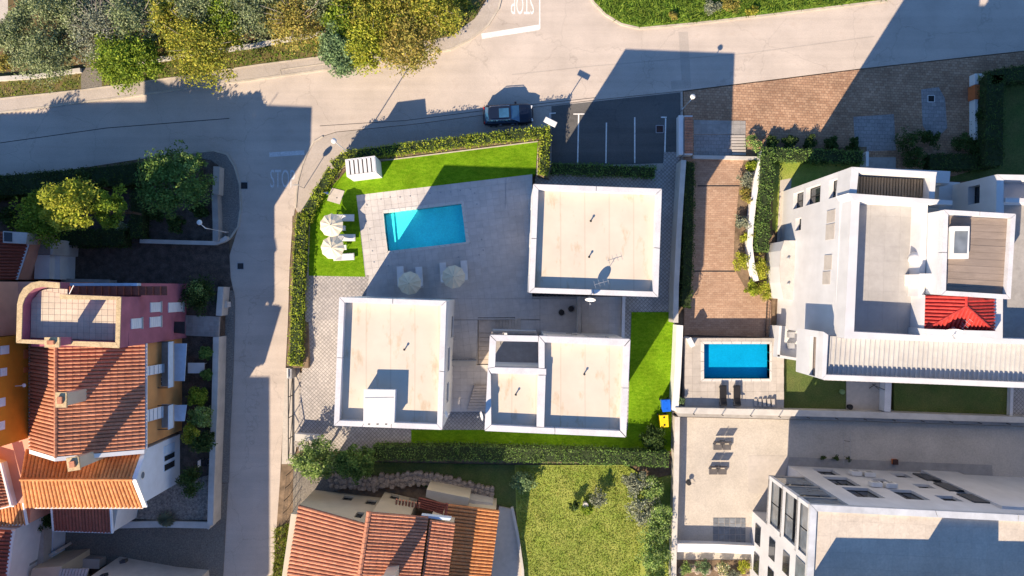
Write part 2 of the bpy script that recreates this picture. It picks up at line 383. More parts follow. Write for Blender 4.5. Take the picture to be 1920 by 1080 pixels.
def waterm(name, tint, dens):
    m, t, b = new_mat(name)
    gl = N(t, 'ShaderNodeBsdfGlossy', i_Roughness=.03); tr = N(t, 'ShaderNodeBsdfTransparent')
    tr.inputs[0].default_value = (*tint, 1); fr = N(t, 'ShaderNodeFresnel', i_IOR=1.33); mx = N(t, 'ShaderNodeMixShader')
    gm_ = N(t, 'ShaderNodeNewGeometry'); mm_ = N(t, 'ShaderNodeMath', operation='SUBTRACT', i_0=1.0); t.links.new(gm_.outputs['Backfacing'], mm_.inputs[1]); mf = N(t, 'ShaderNodeMath', operation='MULTIPLY'); t.links.new(mm_.outputs[0], mf.inputs[0]); t.links.new(fr.outputs[0], mf.inputs[1]); t.links.new(mf.outputs[0], mx.inputs[0]); t.links.new(tr.outputs[0], mx.inputs[1]); t.links.new(gl.outputs[0], mx.inputs[2])
    bp = N(t, 'ShaderNodeBump', i_Strength=.45, i_Distance=.05); t.links.new(noise(t, pos(t), 3.0, 3), bp.inputs['Height']); t.links.new(bp.outputs[0], fr.inputs['Normal']); t.links.new(bp.outputs[0], gl.inputs['Normal'])
    t.links.new(mx.outputs[0], t.nodes['Material Output'].inputs[0])
waterm('water', (.5, 1.0, 1.0), 1); waterm('water_deep', (.12, .60, .82), 1)
# cream roofing felt with seams and rust stains of its own shape
def make_membrane(name, c):
    m, t, b = new_mat(name); v = pos(t)
    col = ramp(t, noise(t, v, .5, 4), [(.3, sc(c, .93)), (.7, sc(c, 1.05))])
    wv = N(t, 'ShaderNodeTexWave', wave_type='BANDS', bands_direction='X', i_Scale=.16, i_Distortion=.25); t.links.new(v, wv.inputs[0])
    col = mul(t, col, ramp(t, wv.outputs['Fac'], [(0, (.86, .83, .8)), (.012, (1, 1, 1))]), .8)
    st = ramp(t, noise(t, pos(t, 0, (1.4, .55, 1)), .9, 5, .65), [(.575, (1, 1, 1)), (.67, (.82, .70, .55)), (.78, (.48, .40, .33))])
    col = mul(t, col, st, .55)
    t.links.new(col, b.inputs['Base Color']); b.inputs['Roughness'].default_value = .8; b.inputs['Specular IOR Level'].default_value = .2
make_membrane('membrane', (.60, .525, .43))
# ---------------------------------------------------------------- plants
def leaf_mesh(c, size, up=.35, asp=.5, nd=None):
    n = len(c); nn = NR.normal(size=(n, 3)); nn[:, 2] = np.abs(nn[:, 2])+up
    nn /= np.linalg.norm(nn, axis=1, keepdims=True)
    a = NR.normal(size=(n, 3)); a -= (a*nn).sum(1, keepdims=True)*nn; a /= np.linalg.norm(a, axis=1, keepdims=True)
    b = np.cross(nn, a); L = size*NR.uniform(.6, 1.35, (n, 1)); W = L*asp
    v = np.stack([c-a*L/2, c+b*W/2+nn*L*.08, c+a*L/2, c-b*W/2+nn*L*.08], 1).reshape(-1, 3)
    return v, np.arange(4*n).reshape(n, 4)
def crown_points(c, r, n, clumps, cl=.3, inner=.35, jag=.22):
    d = NR.normal(size=(clumps, 3)); d /= np.linalg.norm(d, axis=1, keepdims=True)
    d[:, 2] = np.where(d[:, 2] < -.35, -d[:, 2], d[:, 2])
    rad = (inner+(1-inner)*NR.random(clumps)**.6)*(1+NR.normal(size=clumps)*jag*.5)
    cc = d*rad[:, None]*np.array(r)*.86
    k = NR.integers(0, clumps, n); cr = NR.uniform(.6, 1.4, clumps)*cl*min(r[0], r[1])
    g = NR.normal(size=(n, 3)); g /= np.linalg.norm(g, axis=1, keepdims=True); g *= (NR.random((n, 1))**.45)*cr[k][:, None]; g[:, 2] *= .75
    p = cc[k]+g+np.array(c); p[:, 2] = np.maximum(p[:, 2], .12+c[2]-abs(r[2])*1.3)
    return p, cc+np.array(c)
def tree(name, label, px, py, zc, r, m, n=4200, clumps=46, leaf=.24, base=.1, cl=.3, group=None, twigs=None, trunk=.14, inner=.35, cat='tree'):
    c = P(px, py, zc); t = thing(name, label, cat, (c[0], c[1], base), group)
    p, cc = crown_points(c, r, n, clumps, cl, inner); p[:, 2] = np.maximum(p[:, 2], base+.08)
    v, f = leaf_mesh(p, leaf); npmesh('crown', v, f, m, t)
    mb = MB(); top = (c[0]+rnd.uniform(-.2, .2), c[1]+rnd.uniform(-.2, .2), zc)
    mb.tube([(c[0], c[1], base-.1), ((c[0]+top[0])/2+.1, (c[1]+top[1])/2, (base+zc)/2), top], [trunk, trunk*.8, trunk*.5], 7)
    for i in NR.choice(len(cc), min(9, len(cc)), replace=False):
        q = cc[i]; z0 = base+(zc-base)*rnd.uniform(.45, .95); s = (c[0], c[1], z0)
        mb.tube([s, ((s[0]+q[0])/2, (s[1]+q[1])/2, (z0+q[2])/2+.15), tuple(q)], [trunk*.45, trunk*.3, trunk*.1], 5)
    mb.build('trunk', 'bark', t)
    if twigs:
        tb = MB(); 
        for i in range(twigs):
            a = rnd.uniform(0, 6.28); l = rnd.uniform(.5, 1.0)
            s = (c[0]+math.cos(a)*r[0]*.2, c[1]+math.sin(a)*r[1]*.2, zc+r[2]*.3); e = (c[0]+math.cos(a)*r[0]*l, c[1]+math.sin(a)*r[1]*l, zc+r[2]*rnd.uniform(.5, 1.15))
            mdl = tuple((s[k]+e[k])/2+rnd.uniform(-.15, .15) for k in range(3)); tb.tube([s, mdl, e], [.035, .025, .01], 4)
        tb.build('bare_branch', 'bare_twig', t)
    return t
def shrub(label, px, py, r, m, h=None, base=.1, n=900, leaf=.17, group=None, clumps=18, name='shrub', cat='shrub'):
    h = h or r; c = P(px, py, base+h*.55); t = thing(name, label, cat, (c[0], c[1], base), group)
    p, cc = crown_points((c[0], c[1], base+h*.5), (r, r, h*.6), n, clumps, .36, .2); p[:, 2] = np.maximum(p[:, 2], base+.04)
    v, f = leaf_mesh(p, leaf); npmesh('foliage', v, f, m, t)
    mb = MB()
    for i in range(4):
        q = cc[i % len(cc)]; mb.tube([(c[0], c[1], base-.05), tuple((np.array(q)+np.array([c[0], c[1], base]))/2), tuple(q)], [.04, .03, .012], 4)
    mb.build('stem', 'bark', t); return t
def hedge(name, label, pts, wd, z0, z1, m, zr=None, leaf=.17, dens=75, rough=.09, group=None, cat='hedge'):
    """clipped hedge along a pixel line (pixels read at the hedge's top)"""
    q = PL(pts, z1 if zr is None else zr); c = q[len(q)//2]; t = thing(name, label, cat, (c[0], c[1], z0), group)
    strip1(MB(), q, wd-.22, z0-.05, z1-.12).build('core', 'hedge_core', t)
    P3 = []
    for a, b in zip(q[:-1], q[1:]):
        L = math.dist(a, b); d = ((b[0]-a[0])/L, (b[1]-a[1])/L); nx = (-d[1], d[0])
        for area, kind in ((L*wd, 'top'), (L*(z1-z0), 'l'), (L*(z1-z0), 'r')):
            n = int(area*dens*(1.35 if kind == 'top' else .8)); s = NR.uniform(-.12, L+.12, n)
            if kind == 'top': o = NR.uniform(-wd/2, wd/2, n); z = z1+NR.normal(size=n)*rough-.05
            else: o = (wd/2-.02+NR.normal(size=n)*rough)*(1 if kind == 'l' else -1); z = NR.uniform(z0, z1, n)
            P3.append(np.stack([a[0]+d[0]*s+nx[0]*o, a[1]+d[1]*s+nx[1]*o, z], 1))
    for e, oth in ((q[0], q[1]), (q[-1], q[-2])):
        n = int(wd*(z1-z0)*dens); L = math.dist(e, oth); d = ((e[0]-oth[0])/L, (e[1]-oth[1])/L); nx = (-d[1], d[0]); o = NR.uniform(-wd/2, wd/2, n); k = NR.normal(size=n)*rough
        P3.append(np.stack([e[0]+d[0]*k+nx[0]*o, e[1]+d[1]*k+nx[1]*o, NR.uniform(z0, z1, n)], 1))
    p = np.concatenate(P3)
    w_ = np.sin(p[:, 0]*2.1)*np.sin(p[:, 1]*1.7+.6)*.09+np.sin(p[:, 0]*5.3+p[:, 1]*4.1)*.05; p[:, 2] += w_*(p[:, 2] > z1-.3)
    p[:, :2] += (np.sin(p[:, 1]*3.1+p[:, 0]*1.3)*.06)[:, None]*np.array([1, .5])
    v, f = leaf_mesh(p, leaf, .15); npmesh('foliage', v, f, m, t); return t
def tufts(name, poly, z, dens, h, m, label=None, cat=None, spread=.06):
    """grass blades over a polygon in world coordinates"""
    a = np.array(poly); lo, hi = a.min(0), a.max(0); n = int((hi-lo).prod()*dens); p = NR.uniform(lo, hi, (n, 2))
    inside = np.zeros(n, bool)
    for i in range(len(a)):
        x1, y1 = a[i]; x2, y2 = a[(i+1) % len(a)]
        c = ((y1 > p[:, 1]) != (y2 > p[:, 1])) & (p[:, 0] < (x2-x1)*(p[:, 1]-y1)/(y2-y1+1e-9)+x1); inside ^= c
    p = p[inside]; n = len(p); d = NR.uniform(0, 6.283, n); wd = NR.uniform(.03, .07, n); ln = NR.normal(size=(n, 2))*h*.7
    b = np.stack([np.cos(d), np.sin(d)], 1)*wd[:, None]; hh = h*NR.uniform(.5, 1.4, n)
    v = np.stack([np.c_[p-b, np.full(n, z)], np.c_[p+b, np.full(n, z)], np.c_[p+ln, z+hh]], 1).reshape(-1, 3)
    o = npmesh(name, v, np.arange(3*n).reshape(n, 3), m); struct(o, 'stuff')
    if label: o['label'] = label; o['category'] = cat
    return o
# ---------------------------------------------------------------- buildings
def wall_quad(mb, A, B, z0, z1, ops, depth):
    """vertical wall from A to B with real recessed openings (s0, s1, za, zb)"""
    L = math.dist(A, B); ux, uy = (B[0]-A[0])/L, (B[1]-A[1])/L; nx, ny = uy, -ux   # outward = right of A->B
    def pt(s, z, d=0): return (A[0]+ux*s-nx*d, A[1]+uy*s-ny*d, z)
    ss = sorted({0, L, *[q for o in ops for q in o[:2]]}); zs = sorted({z0, z1, *[q for o in ops for q in o[2:4]]})
    for i in range(len(ss)-1):
        for j in range(len(zs)-1):
            sm, zm = (ss[i]+ss[i+1])/2, (zs[j]+zs[j+1])/2
            if any(o[0] < sm < o[1] and o[2] < zm < o[3] for o in ops): continue
            mb.face(pt(ss[i], zs[j]), pt(ss[i+1], zs[j]), pt(ss[i+1], zs[j+1]), pt(ss[i], zs[j+1]))
    for o in ops:
        s0, s1, za, zb = o[:4]
        for (a, b) in (((s0, za), (s1, za)), ((s1, za), (s1, zb)), ((s1, zb), (s0, zb)), ((s0, zb), (s0, za))):
            mb.face(pt(*a), pt(*b), pt(*b, depth), pt(*a, depth))
    return pt
def window(root, pt, o, depth, fm='metal_dark', gm='glass', name='window', bars=1):
    s0, s1, za, zb = o[:4]; d0, d1 = depth-.07, depth-.005; fw = .06; mb = MB()
    def bar(a, b, c, e):
        q = [pt(a, c, d0), pt(b, c, d0), pt(b, e, d0), pt(a, e, d0), pt(a, c, d1), pt(b, c, d1), pt(b, e, d1), pt(a, e, d1)]
        mb.add(q, [(0, 1, 2, 3), (4, 5, 6, 7), (0, 1, 5, 4), (1, 2, 6, 5), (2, 3, 7, 6), (3, 0, 4, 7)])
    e = .004
    bar(s0+e, s1-e, za+e, za+fw); bar(s0+e, s1-e, zb-fw, zb-e); bar(s0+e, s0+fw, za+fw+e, zb-fw-e); bar(s1-fw, s1-e, za+fw+e, zb-fw-e)
    for k in range(bars):
        m = s0+(s1-s0)*(k+1)/(bars+1); bar(m-.03, m+.03, za+fw+e, zb-fw-e)
    f = mb.build(name, fm, root); dp = depth-.03
    MB().face(pt(s0+.01, za+.01, dp), pt(s1-.01, za+.01, dp), pt(s1-.01, zb-.01, dp), pt(s0+.01, zb-.01, dp)).build('pane', gm, f)
    return f
def ops_px(A, B, rects, ax):
    out = []
    for x0, y0, x1, y1 in rects:
        xm, ym = (x0+x1)/2, (y0+y1)/2
        if ax == 'x': z = [on_plane(x0, ym, A, B)[1], on_plane(x1, ym, A, B)[1]]; s = [on_plane(xm, y0, A, B)[0], on_plane(xm, y1, A, B)[0]]
        else: z = [on_plane(xm, y0, A, B)[1], on_plane(xm, y1, A, B)[1]]; s = [on_plane(x0, ym, A, B)[0], on_plane(x1, ym, A, B)[0]]
        out.append((min(s), max(s), min(z), max(z)))
    return out
def walls(root, poly, z0, z1, m, ops={}, depth=.22, name='wall', fm='metal_dark', gm='glass', bars=1, top=True, wname='window'):
    """poly runs counter-clockwise; ops = {edge: [(s0,s1,za,zb)]}"""
    ar = sum(poly[i][0]*poly[(i+1) % len(poly)][1]-poly[(i+1) % len(poly)][0]*poly[i][1] for i in range(len(poly)))
    assert ar > 0, name
    mb = MB(); todo = []
    for i in range(len(poly)):
        A, B = poly[i], poly[(i+1) % len(poly)]; L = math.dist(A, B)
        oo = [(max(.05, o[0]), min(L-.05, o[1]), max(z0+.02, o[2]), min(z1-.05, o[3])) for o in ops.get(i, [])]
        pt = wall_quad(mb, A, B, z0, z1, oo, depth); todo += [(pt, o) for o in oo]
    if top: mb.add([(p[0], p[1], z1) for p in poly], [tuple(range(len(poly)))])
    wl = mb.build(name, m, root)
    for pt, o in todo: window(root, pt, o, depth, fm, gm, wname, bars)
    return wl
def parapet(root, poly, z0, z1, th, m='parapet', closed=True, joints=(), name='parapet'):
    """ring wall along the inside of a polygon, one piece a side, mitred"""
    n = len(poly); cx = sum(p[0] for p in poly)/n; cy = sum(p[1] for p in poly)/n
    inn = []
    ar = sum(poly[i][0]*poly[(i+1) % n][1]-poly[(i+1) % n][0]*poly[i][1] for i in range(n)); sg = 1 if ar > 0 else -1
    for i in range(n):
        p = Vector(poly[i]); a = (p-Vector(poly[i-1])).normalized(); b = (Vector(poly[(i+1) % n])-p).normalized()
        na = Vector((-a.y, a.x))*sg; nb = Vector((-b.y, b.x))*sg; h = (na+nb).normalized(); inn.append(tuple(p+h*th/max(.3, h.dot(na))))
    g = .02
    for i in range(n):
        j = (i+1) % n; A, B, C, D = Vector(poly[i]), Vector(poly[j]), Vector(inn[j]), Vector(inn[i])
        d = (B-A).normalized()*g; A2, B2, C2, D2 = A+d, B-d, C-d, D+d
        cut = [0]+[k for (e, k) in joints if e == i]+[1]
        for s, t in zip(cut[:-1], cut[1:]):
            e0 = .025/(B2-A2).length if s > 0 else 0; e1 = .025/(B2-A2).length if t < 1 else 0
            MB().prism([tuple(A2.lerp(B2, s+e0)), tuple(A2.lerp(B2, t-e1)), tuple(D2.lerp(C2, t-e1)), tuple(D2.lerp(C2, s+e0))], z0, z1).build(name, m, root)
    return inn
def tile_slope(parent, R0, R1, E0, E1, n, m='terracotta', k=9, rad=.36, bed='tile_bed', name='tile_row', under=True):
    """barrel-tile rows running from the ridge R0-R1 to the eave E0-E1"""
    R0, R1, E0, E1 = map(Vector, (R0, R1, E0, E1))
    nrm = (R1-R0).cross(E0-R0).normalized()
    if nrm.z < 0: nrm = -nrm
    if under: MB().face(R0, R1, E1, E0).build('roof_deck', bed, parent)
    for i in range(n):
        a, b = i/n, (i+1)/n; r0, r1, e0, e1 = R0.lerp(R1, a), R0.lerp(R1, b), E0.lerp(E1, a), E0.lerp(E1, b)
        mb = MB(); h = (r1-r0).length*rad; jit = rnd.uniform(-.012, .012)
        for j in range(k):
            t0, t1 = j/k, min(1.0, (j+1)/k+.012); vs = []
            for t, lift in ((t0, .012), (t1, .045)):
                p, q = r0.lerp(e0, t), r1.lerp(e1, t); wd = q-p
                for u, hh in ((.06, 0), (.24, .75), (.5, 1), (.76, .75), (.94, 0)): vs.append(p+wd*u+nrm*(h*hh+lift+jit))
            mb.add(vs, [(c, c+1, c+6, c+5) for c in range(4)]+[(5, 6, 7, 8, 9)])
        mb.build(name, m, parent)
def ridge_cap(parent, A, B, m='terracotta', r=.14, seg=.42):
    A, B = Vector(A), Vector(B); n = max(1, int((B-A).length/seg)); mb = MB()
    for i in range(n): mb.tube([A.lerp(B, i/n), A.lerp(B, (i+1)/n+.01)], [r, r*.86], 7)
    return mb.build('ridge', m, parent)
def chimney(parent, px, py, z0, z1, d=(.9, .7), m='stucco_cream', rz=0.0, cap='concrete_light', name='chimney'):
    c = XY(px, py, z1); o = MB().box((c[0], c[1], (z0+z1-.15)/2), (d[0], d[1], z1-z0-.15), rz).build(name, m, parent)
    MB().box((c[0], c[1], z1-.075), (d[0]+.2, d[1]+.2, .15), rz).build('chimney_cap', cap, o)
    MB().box((c[0], c[1], z1+.1), (d[0]*.55, d[1]*.55, .2), rz).build('flue', 'terracotta', o)
    return o
def quadrect(x0, y0, x1, y1, z=0.0): return PL([(x0, y1), (x1, y1), (x1, y0), (x0, y0)], z)
def dish(label, px, py, z0, z1, r, az, el=.5, m='metal_white', group=None):
    """satellite dish on a pole, az = direction it faces"""
    c = P(px, py, z1); t = thing('satellite_dish', label, 'dish', (c[0], c[1], z0), group)
    MB().tube([(c[0], c[1], z0), (c[0], c[1], z1)], .03, 6).build('pole', 'metal_grey', t)
    mb = MB(); d = Vector((math.cos(az)*math.cos(el), math.sin(az)*math.cos(el), math.sin(el))); u = d.cross(Vector((0, 0, 1))).normalized(); v = u.cross(d); o = Vector(c)+d*.12; n = 18; vs = []; fs = []
    for k in range(4):
        rr = r*k/3
        for i in range(n): a = 2*math.pi*i/n; vs.append(o+(u*math.cos(a)+v*math.sin(a))*rr+d*(.28*r*(k/3)**2))
    for k in range(3):
        for i in range(n): fs.append((k*n+i, k*n+(i+1) % n, (k+1)*n+(i+1) % n, (k+1)*n+i))
    mb.add(vs, fs); mb.build('reflector', m, t, smooth=True)
    f = o+d*r*1.1; MB().tube([o-v*r*.95+d*.26*r, f], .018, 5).build('arm', 'metal_grey', t); MB().box(f, (.1, .1, .14)).build('receiver', 'metal_grey', t)
    return t
def street_lamp(label, base, top, h, head='flat', zb=0.0, hd=(1.0, .45), rz=0.0):
    """base and top given as photo pixels"""
    b = P(*base, zb); tp = P(*top, h); t = thing('street_lamp', label, 'street lamp', b, 'street lamps')
    MB().tube([b, (b[0], b[1], zb+.5)], .09, 8).build('pole_base', 'metal_grey', t)
    MB().tube([(b[0], b[1], zb+.5), (b[0], b[1], h-.35), ((b[0]*.5+tp[0]*.5), (b[1]*.5+tp[1]*.5), h-.03), tp], [.055, .045, .035, .03], 8).build('pole', 'metal_white', t)
    if head == 'flat':
        o = MB().box((tp[0], tp[1], h+.05), (hd[0], hd[1], .09), rz).build('lamp_head', 'metal_white', t, bevel=.03)
        MB().box((tp[0], tp[1], h-.012), (hd[0]*.8, hd[1]*.7, .03), rz).build('lens', 'lamp_lens', o)
    else:
        o = MB().lathe((tp[0], tp[1], h), [(0, .16), (.14, .14), (.22, .06), (.24, 0), (.12, -.06), (0, -.06)], 14).build('lamp_head', 'metal_white', t, smooth=True)
        MB().lathe((tp[0], tp[1], h-.07), [(.13, 0), (.08, -.04), (0, -.05)], 12).build('lens', 'lamp_lens', o)
    return t
# ================================================================ SETTING
V = 1.5    # pool terrace above the street
struct(MB().prism([(-400, -400), (400, -400), (400, 400), (-400, 400)], -1.0, -.06).build('ground', 'earth'))
ROAD = [(-700, 300), (-300, 250), (0, 212), (175, 190), (350, 167), (480, 149), (640, 127), (760, 108), (845, 93), (885, 72), (915, 48), (935, 18), (945, -20), (960, -300), (1100, -300), (1100, -20), (1112, 2),
        (1135, 26), (1165, 44), (1200, 52), (1300, 43), (1440, 27), (1660, 0), (1920, -35), (2300, -90), (2300, 45), (1920, 95), (1800, 108), (1600, 130), (1440, 150), (1280, 170), (1117, 187), (997, 201),
        (892, 217), (780, 232), (680, 242), (630, 247), (605, 255), (588, 265), (575, 285), (565, 310), (557, 340), (553, 390), (547, 440), (543, 500), (540, 600), (535, 700), (530, 800), (525, 900), (512, 1080),
        (490, 1300), (395, 1300), (418, 1080), (428, 900), (432, 800), (437, 700), (440, 600), (440, 560), (432, 520), (430, 480), (447, 425), (452, 390), (450, 345), (440, 310), (425, 288), (400, 281),
        (330, 288), (250, 300), (120, 320), (0, 336), (-300, 380), (-700, 430)]
rd = sheet('road', ROAD, 0.0, 'asphalt', .05)
# seam and repair strips in the street
def patch(name, pts, m, z=.004, wd=None):
    if wd: struct(strip1(MB(), PL(pts), wd, z-.003, z).build(name, m))
    else: struct(MB().prism(PL(pts), z-.003, z).build(name, m))
patch('road_repair_strip', [(1272, 60), (1290, 60), (1296, 165), (1279, 167)], 'asphalt_pavement')
patch('road_repair_patch', [(1258, 152), (1279, 150), (1280, 166), (1259, 168)], 'asphalt_pavement', .005)
surf('tar', (.06, .055, .05), rough=.7)
patch('road_seam', [(600, 236), (760, 226), (997, 196), (1117, 183)], 'tar', .0045, .05)
patch('road_seam', [(0, 268), (200, 240), (430, 222)], 'tar', .0045, .07)
patch('road_seam', [(960, 140), (1110, 124), (1400, 100), (1640, 68)], 'asphalt_pavement', .0046, .10)
# pavements and kerbs
sheet('pavement', [(-300, 250), (0, 210), (175, 188), (350, 165), (480, 147), (640, 125), (760, 106), (845, 91), (885, 70), (914, 46), (933, 17), (943, -20), (943, -150), (912, -150), (912, 0), (890, 35), (845, 68), (760, 84), (620, 103),
                      (480, 122), (350, 142), (150, 169), (0, 185), (-300, 222)], .11, 'asphalt_pavement')
def kerb_line(pts, wd=.17, z=.13): struct(strip1(MB(), PL(pts, z), wd, -.03, z).build('kerb', 'kerb'))
kerb_line([(-300, 251), (0, 211), (175, 189), (350, 166), (480, 148), (640, 126), (760, 107), (845, 92), (885, 71), (915, 47), (934, 17), (944, -20)])
kerb_line([(0, 185), (150, 169), (350, 142), (480, 122), (620, 104)], .12, .14)
kerb_line([(1100, -20), (1112, 3), (1135, 27), (1165, 45), (1200, 53), (1300, 44), (1440, 28), (1660, 1)], .2, .12)
kerb_line([(330, 289), (400, 282), (425, 289), (439, 311), (449, 345), (451, 390), (446, 425), (430, 448)], .16, .13)
kerb_line([(605, 256), (588, 266), (576, 286), (566, 311), (558, 341), (554, 390)], .14, .1)
for q in ([(525, 131), (640, 115), (640, 126)], [(525, 131), (527, 142)]): kerb_line(q, .1, .135)
sheet('pavement', [(605, 256), (630, 248), (680, 243), (780, 233), (892, 218), (997, 202), (1117, 188), (1280, 171), (1282, 330), (640, 330), (560, 400), (554, 392), (558, 341), (566, 311), (576, 286), (588, 266)], .03, 'asphalt_pavement')
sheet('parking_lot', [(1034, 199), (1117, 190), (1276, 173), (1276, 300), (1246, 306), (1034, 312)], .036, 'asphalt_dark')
sheet('pavement', [(330, 289), (400, 283), (425, 290), (438, 312), (448, 345), (450, 390), (445, 425), (428, 450), (405, 458), (412, 420), (412, 312), (395, 300)], .1, 'pebble')
def line_mark(x0, y0, x1, y1, wd, m='road_paint', z=.042): return struct(strip1(MB(), [XY(x0, y0), XY(x1, y1)], wd, z-.004, z).build('parking_line', m))
line_mark(1085, 214, 1083, 306, .12); line_mark(1137, 230, 1136, 306, .12); line_mark(1190, 220, 1190, 306, .12); line_mark(1248, 222, 1246, 306, .12)
line_mark(1075, 214, 1096, 214, .1, z=.046); line_mark(1239, 220, 1250, 220, .1, z=.046); line_mark(1030, 213, 1042, 212, .1); line_mark(1031, 213, 1031, 240, .08, z=.046)
# stop lines and lettering
struct(strip1(MB(), PL([(903, 68), (1011, 51)]), .5, .001, .006).build('stop_line', 'road_paint'))
struct(strip1(MB(), PL([(1012, 54), (1012, -40)]), .12, .001, .0065).build('lane_line', 'road_paint'))
struct(strip1(MB(), PL([(505, 290), (571, 286)]), .42, .001, .006).build('stop_line', 'road_paint_old'))
def road_text(txt, x0, y0, x1, y1, rz, m):
    cu = bpy.data.curves.new('stop_lettering', 'FONT'); cu.body = txt; cu.extrude = 0; cu.resolution_u = 3
    ob = bpy.data.objects.new('tmp', cu); COL.objects.link(ob); dg = bpy.context.evaluated_depsgraph_get(); me = bpy.data.meshes.new_from_object(ob.evaluated_get(dg)); bpy.data.objects.remove(ob)
    a = np.array([v.co[:2] for v in me.vertices]); lo, hi = a.min(0), a.max(0); c = (lo+hi)/2; A, B = XY(x0, y0), XY(x1, y1); wx, wy = abs(B[0]-A[0]), abs(B[1]-A[1])
    for v in me.vertices: v.co = ((v.co[0]-c[0])/(hi[0]-lo[0])*wx, (v.co[1]-c[1])/(hi[1]-lo[1])*wy, 0)
    me.materials.append(MT[m]); o = bpy.data.objects.new('stop_lettering', me); COL.objects.link(o); o.location = ((A[0]+B[0])/2, (A[1]+B[1])/2, .007); o.rotation_euler = (0, 0, rz); struct(o)
road_text('STOP', 958, -9, 1001, 27, math.pi, 'road_paint'); road_text('STOP', 507, 318, 553, 352, 0, 'road_paint_old')
# manholes and drains
def cover(label, px, py, s, z, m='metal_dark', frame='metal_grey'):
    c = P(px, py, z); t = thing('manhole_cover', label, 'manhole', c, 'manhole covers')
    MB().box((c[0], c[1], z+.002), (s+.12, s+.12, .016)).build('frame', frame, t); l = MB().box((c[0], c[1], z+.008), (s, s, .014)).build('lid', m, t)
    for k in (-1, 0, 1): MB().box((c[0], c[1]+k*s*.3, z+.017), (s*.8, s*.07, .008)).build('rib', m, l)
surf('iron_brown', (.07, .035, .03), var=.3, fine=.3, rough=.7)
cover('square brown manhole cover in the corner of the shaded parking lot', 1237, 242, .62, .037, 'iron_brown')
cover('square dark manhole cover in the street beside the curved corner kerb', 458, 348, .6, .001)
cover('square dark manhole cover in the street below the corner lamp', 451, 499, .55, .001)
cover('dark square manhole with a white frame in the paved forecourt', 1746, 185, .55, .05, 'plastic_black', 'road_paint')
# ---- plots
sheet('grass_verge', [(-300, 222), (0, 185), (150, 169), (350, 142), (480, 122), (620, 103), (760, 84), (845, 68), (890, 35), (910, 0), (910, -200), (-600, -200), (-600, 260)], .09, 'verge')
sheet('bare_earth', [(-600, 190), (0, 140), (150, 126), (355, 98), (480, 80), (620, 55), (760, 38), (860, 12), (872, -200), (-600, -200)], .095, 'earth_orange', .02)
sheet('gravel_path', [(152, 128), (190, 124), (191, 163), (152, 169)], .1, 'gravel', .02)
sheet('yard', [(-200, -100), (14, -60), (15, 20), (-5, 105), (-200, 130)], .101, 'beige_yard', .02)
sheet('grass_bank', [(1100, -200), (1114, 2), (1136, 25), (1166, 43), (1200, 51), (1300, 42), (1440, 26), (1660, -1), (1920, -36), (2300, -95), (2300, -400), (1100, -400)], .1, 'bank_grass')
sheet('garden_ground', [(-600, 420), (-300, 388), (0, 341), (250, 305), (330, 292), (395, 300), (412, 312), (412, 420), (404, 456), (100, 452), (-600, 475)], .09, 'earth_dark')
sheet('yard_ground', [(-700, 476), (100, 453), (404, 457), (429, 455), (430, 480), (432, 520), (440, 560), (440, 600), (437, 700), (432, 800), (428, 900), (418, 1080), (395, 1300), (-700, 1300)], .06, 'earth_dark')
sheet('gravel_verge', [(410, 540), (438, 545), (440, 562), (440, 600), (437, 700), (432, 800), (429, 905), (402, 905), (408, 700)], .1, 'pebble', .05)
sheet('gravel_yard', [(400, 908), (428, 906), (418, 1080), (414, 1110), (250, 1060), (100, 1055), (100, 985), (390, 990)], .075, 'gravel', .02)
# villa plot
sheet('paved_yard', [(1003, 318), (1243, 318), (1245, 285), (1275, 285), (1266, 600), (1262, 846), (560, 846), (560, 700), (1000, 600)], .08, 'pavers_grey')
mb = MB()
W_ = [[(572, 512, V+.005), (692, 516, V+.005)], [(572, 600, V+.005), (680, 600, V+.005)], [(560, 800, .1), (770, 800, .1)], [(548, 838, .1), (770, 838, .1)]]
for a, b in zip(W_[:-1], W_[1:]): mb.face(P(*a[0]), P(*a[1]), P(*b[1]), P(*b[0]))
for e in (0, 1):
    for a, b in zip(W_[:-1], W_[1:]): mb.face(P(*a[e]), P(*b[e]), (*XY(*b[e]), -.05), (*XY(*a[e]), -.05))
struct(mb.build('paved_ramp', 'pavers_grey'))
sheet('gate_apron', [(535, 690), (562, 690), (562, 800), (550, 870), (528, 870), (530, 800)], .05, 'beige_yard', .1)
sheet('dry_verge', [(528, 870), (550, 870), (548, 1080), (540, 1300), (490, 1300), (512, 1080), (525, 900)], .05, 'earth', .1)
# raised lawn of the villa (three joined pieces) with its kerb
LAWN = [[(655, 315), (735, 300), (1008, 266), (1004, 326), (668, 366)], [(655, 315), (668, 366), (685, 519), (579, 517), (580, 420), (598, 375)]]
for q in LAWN: struct(MB().prism(PL(q, V), 0, V+.02).build('artificial_lawn', 'turf'))
struct(MB().prism(PL([(618, 330), (660, 285), (1010, 240), (1034, 240), (1030, 334), (1004, 326), (1008, 267), (735, 301), (655, 316), (598, 376), (580, 421), (578, 690), (545, 690), (548, 405), (570, 395)], V), -.04, V-.02).build('planting_bed', 'earth'))
struct(strip1(MB(), PL([(640, 316), (660, 302), (735, 299), (1009, 265), (1007, 328)], V+.06), .1, 0, V+.06).build('lawn_kerb', 'kerb'))
struct(strip1(MB(), PL([(640, 316), (598, 375), (580, 421), (577, 517)], V+.05), .1, 0, V+.05).build('lawn_kerb', 'kerb'))
# lower lawns east and south of the villa
sheet('artificial_lawn', [(1184, 585), (1264, 585), (1258, 846), (1176, 846)], .12, 'turf')
sheet('artificial_lawn', [(771, 806), (1180, 806), (1180, 845), (771, 845)], .121, 'turf')

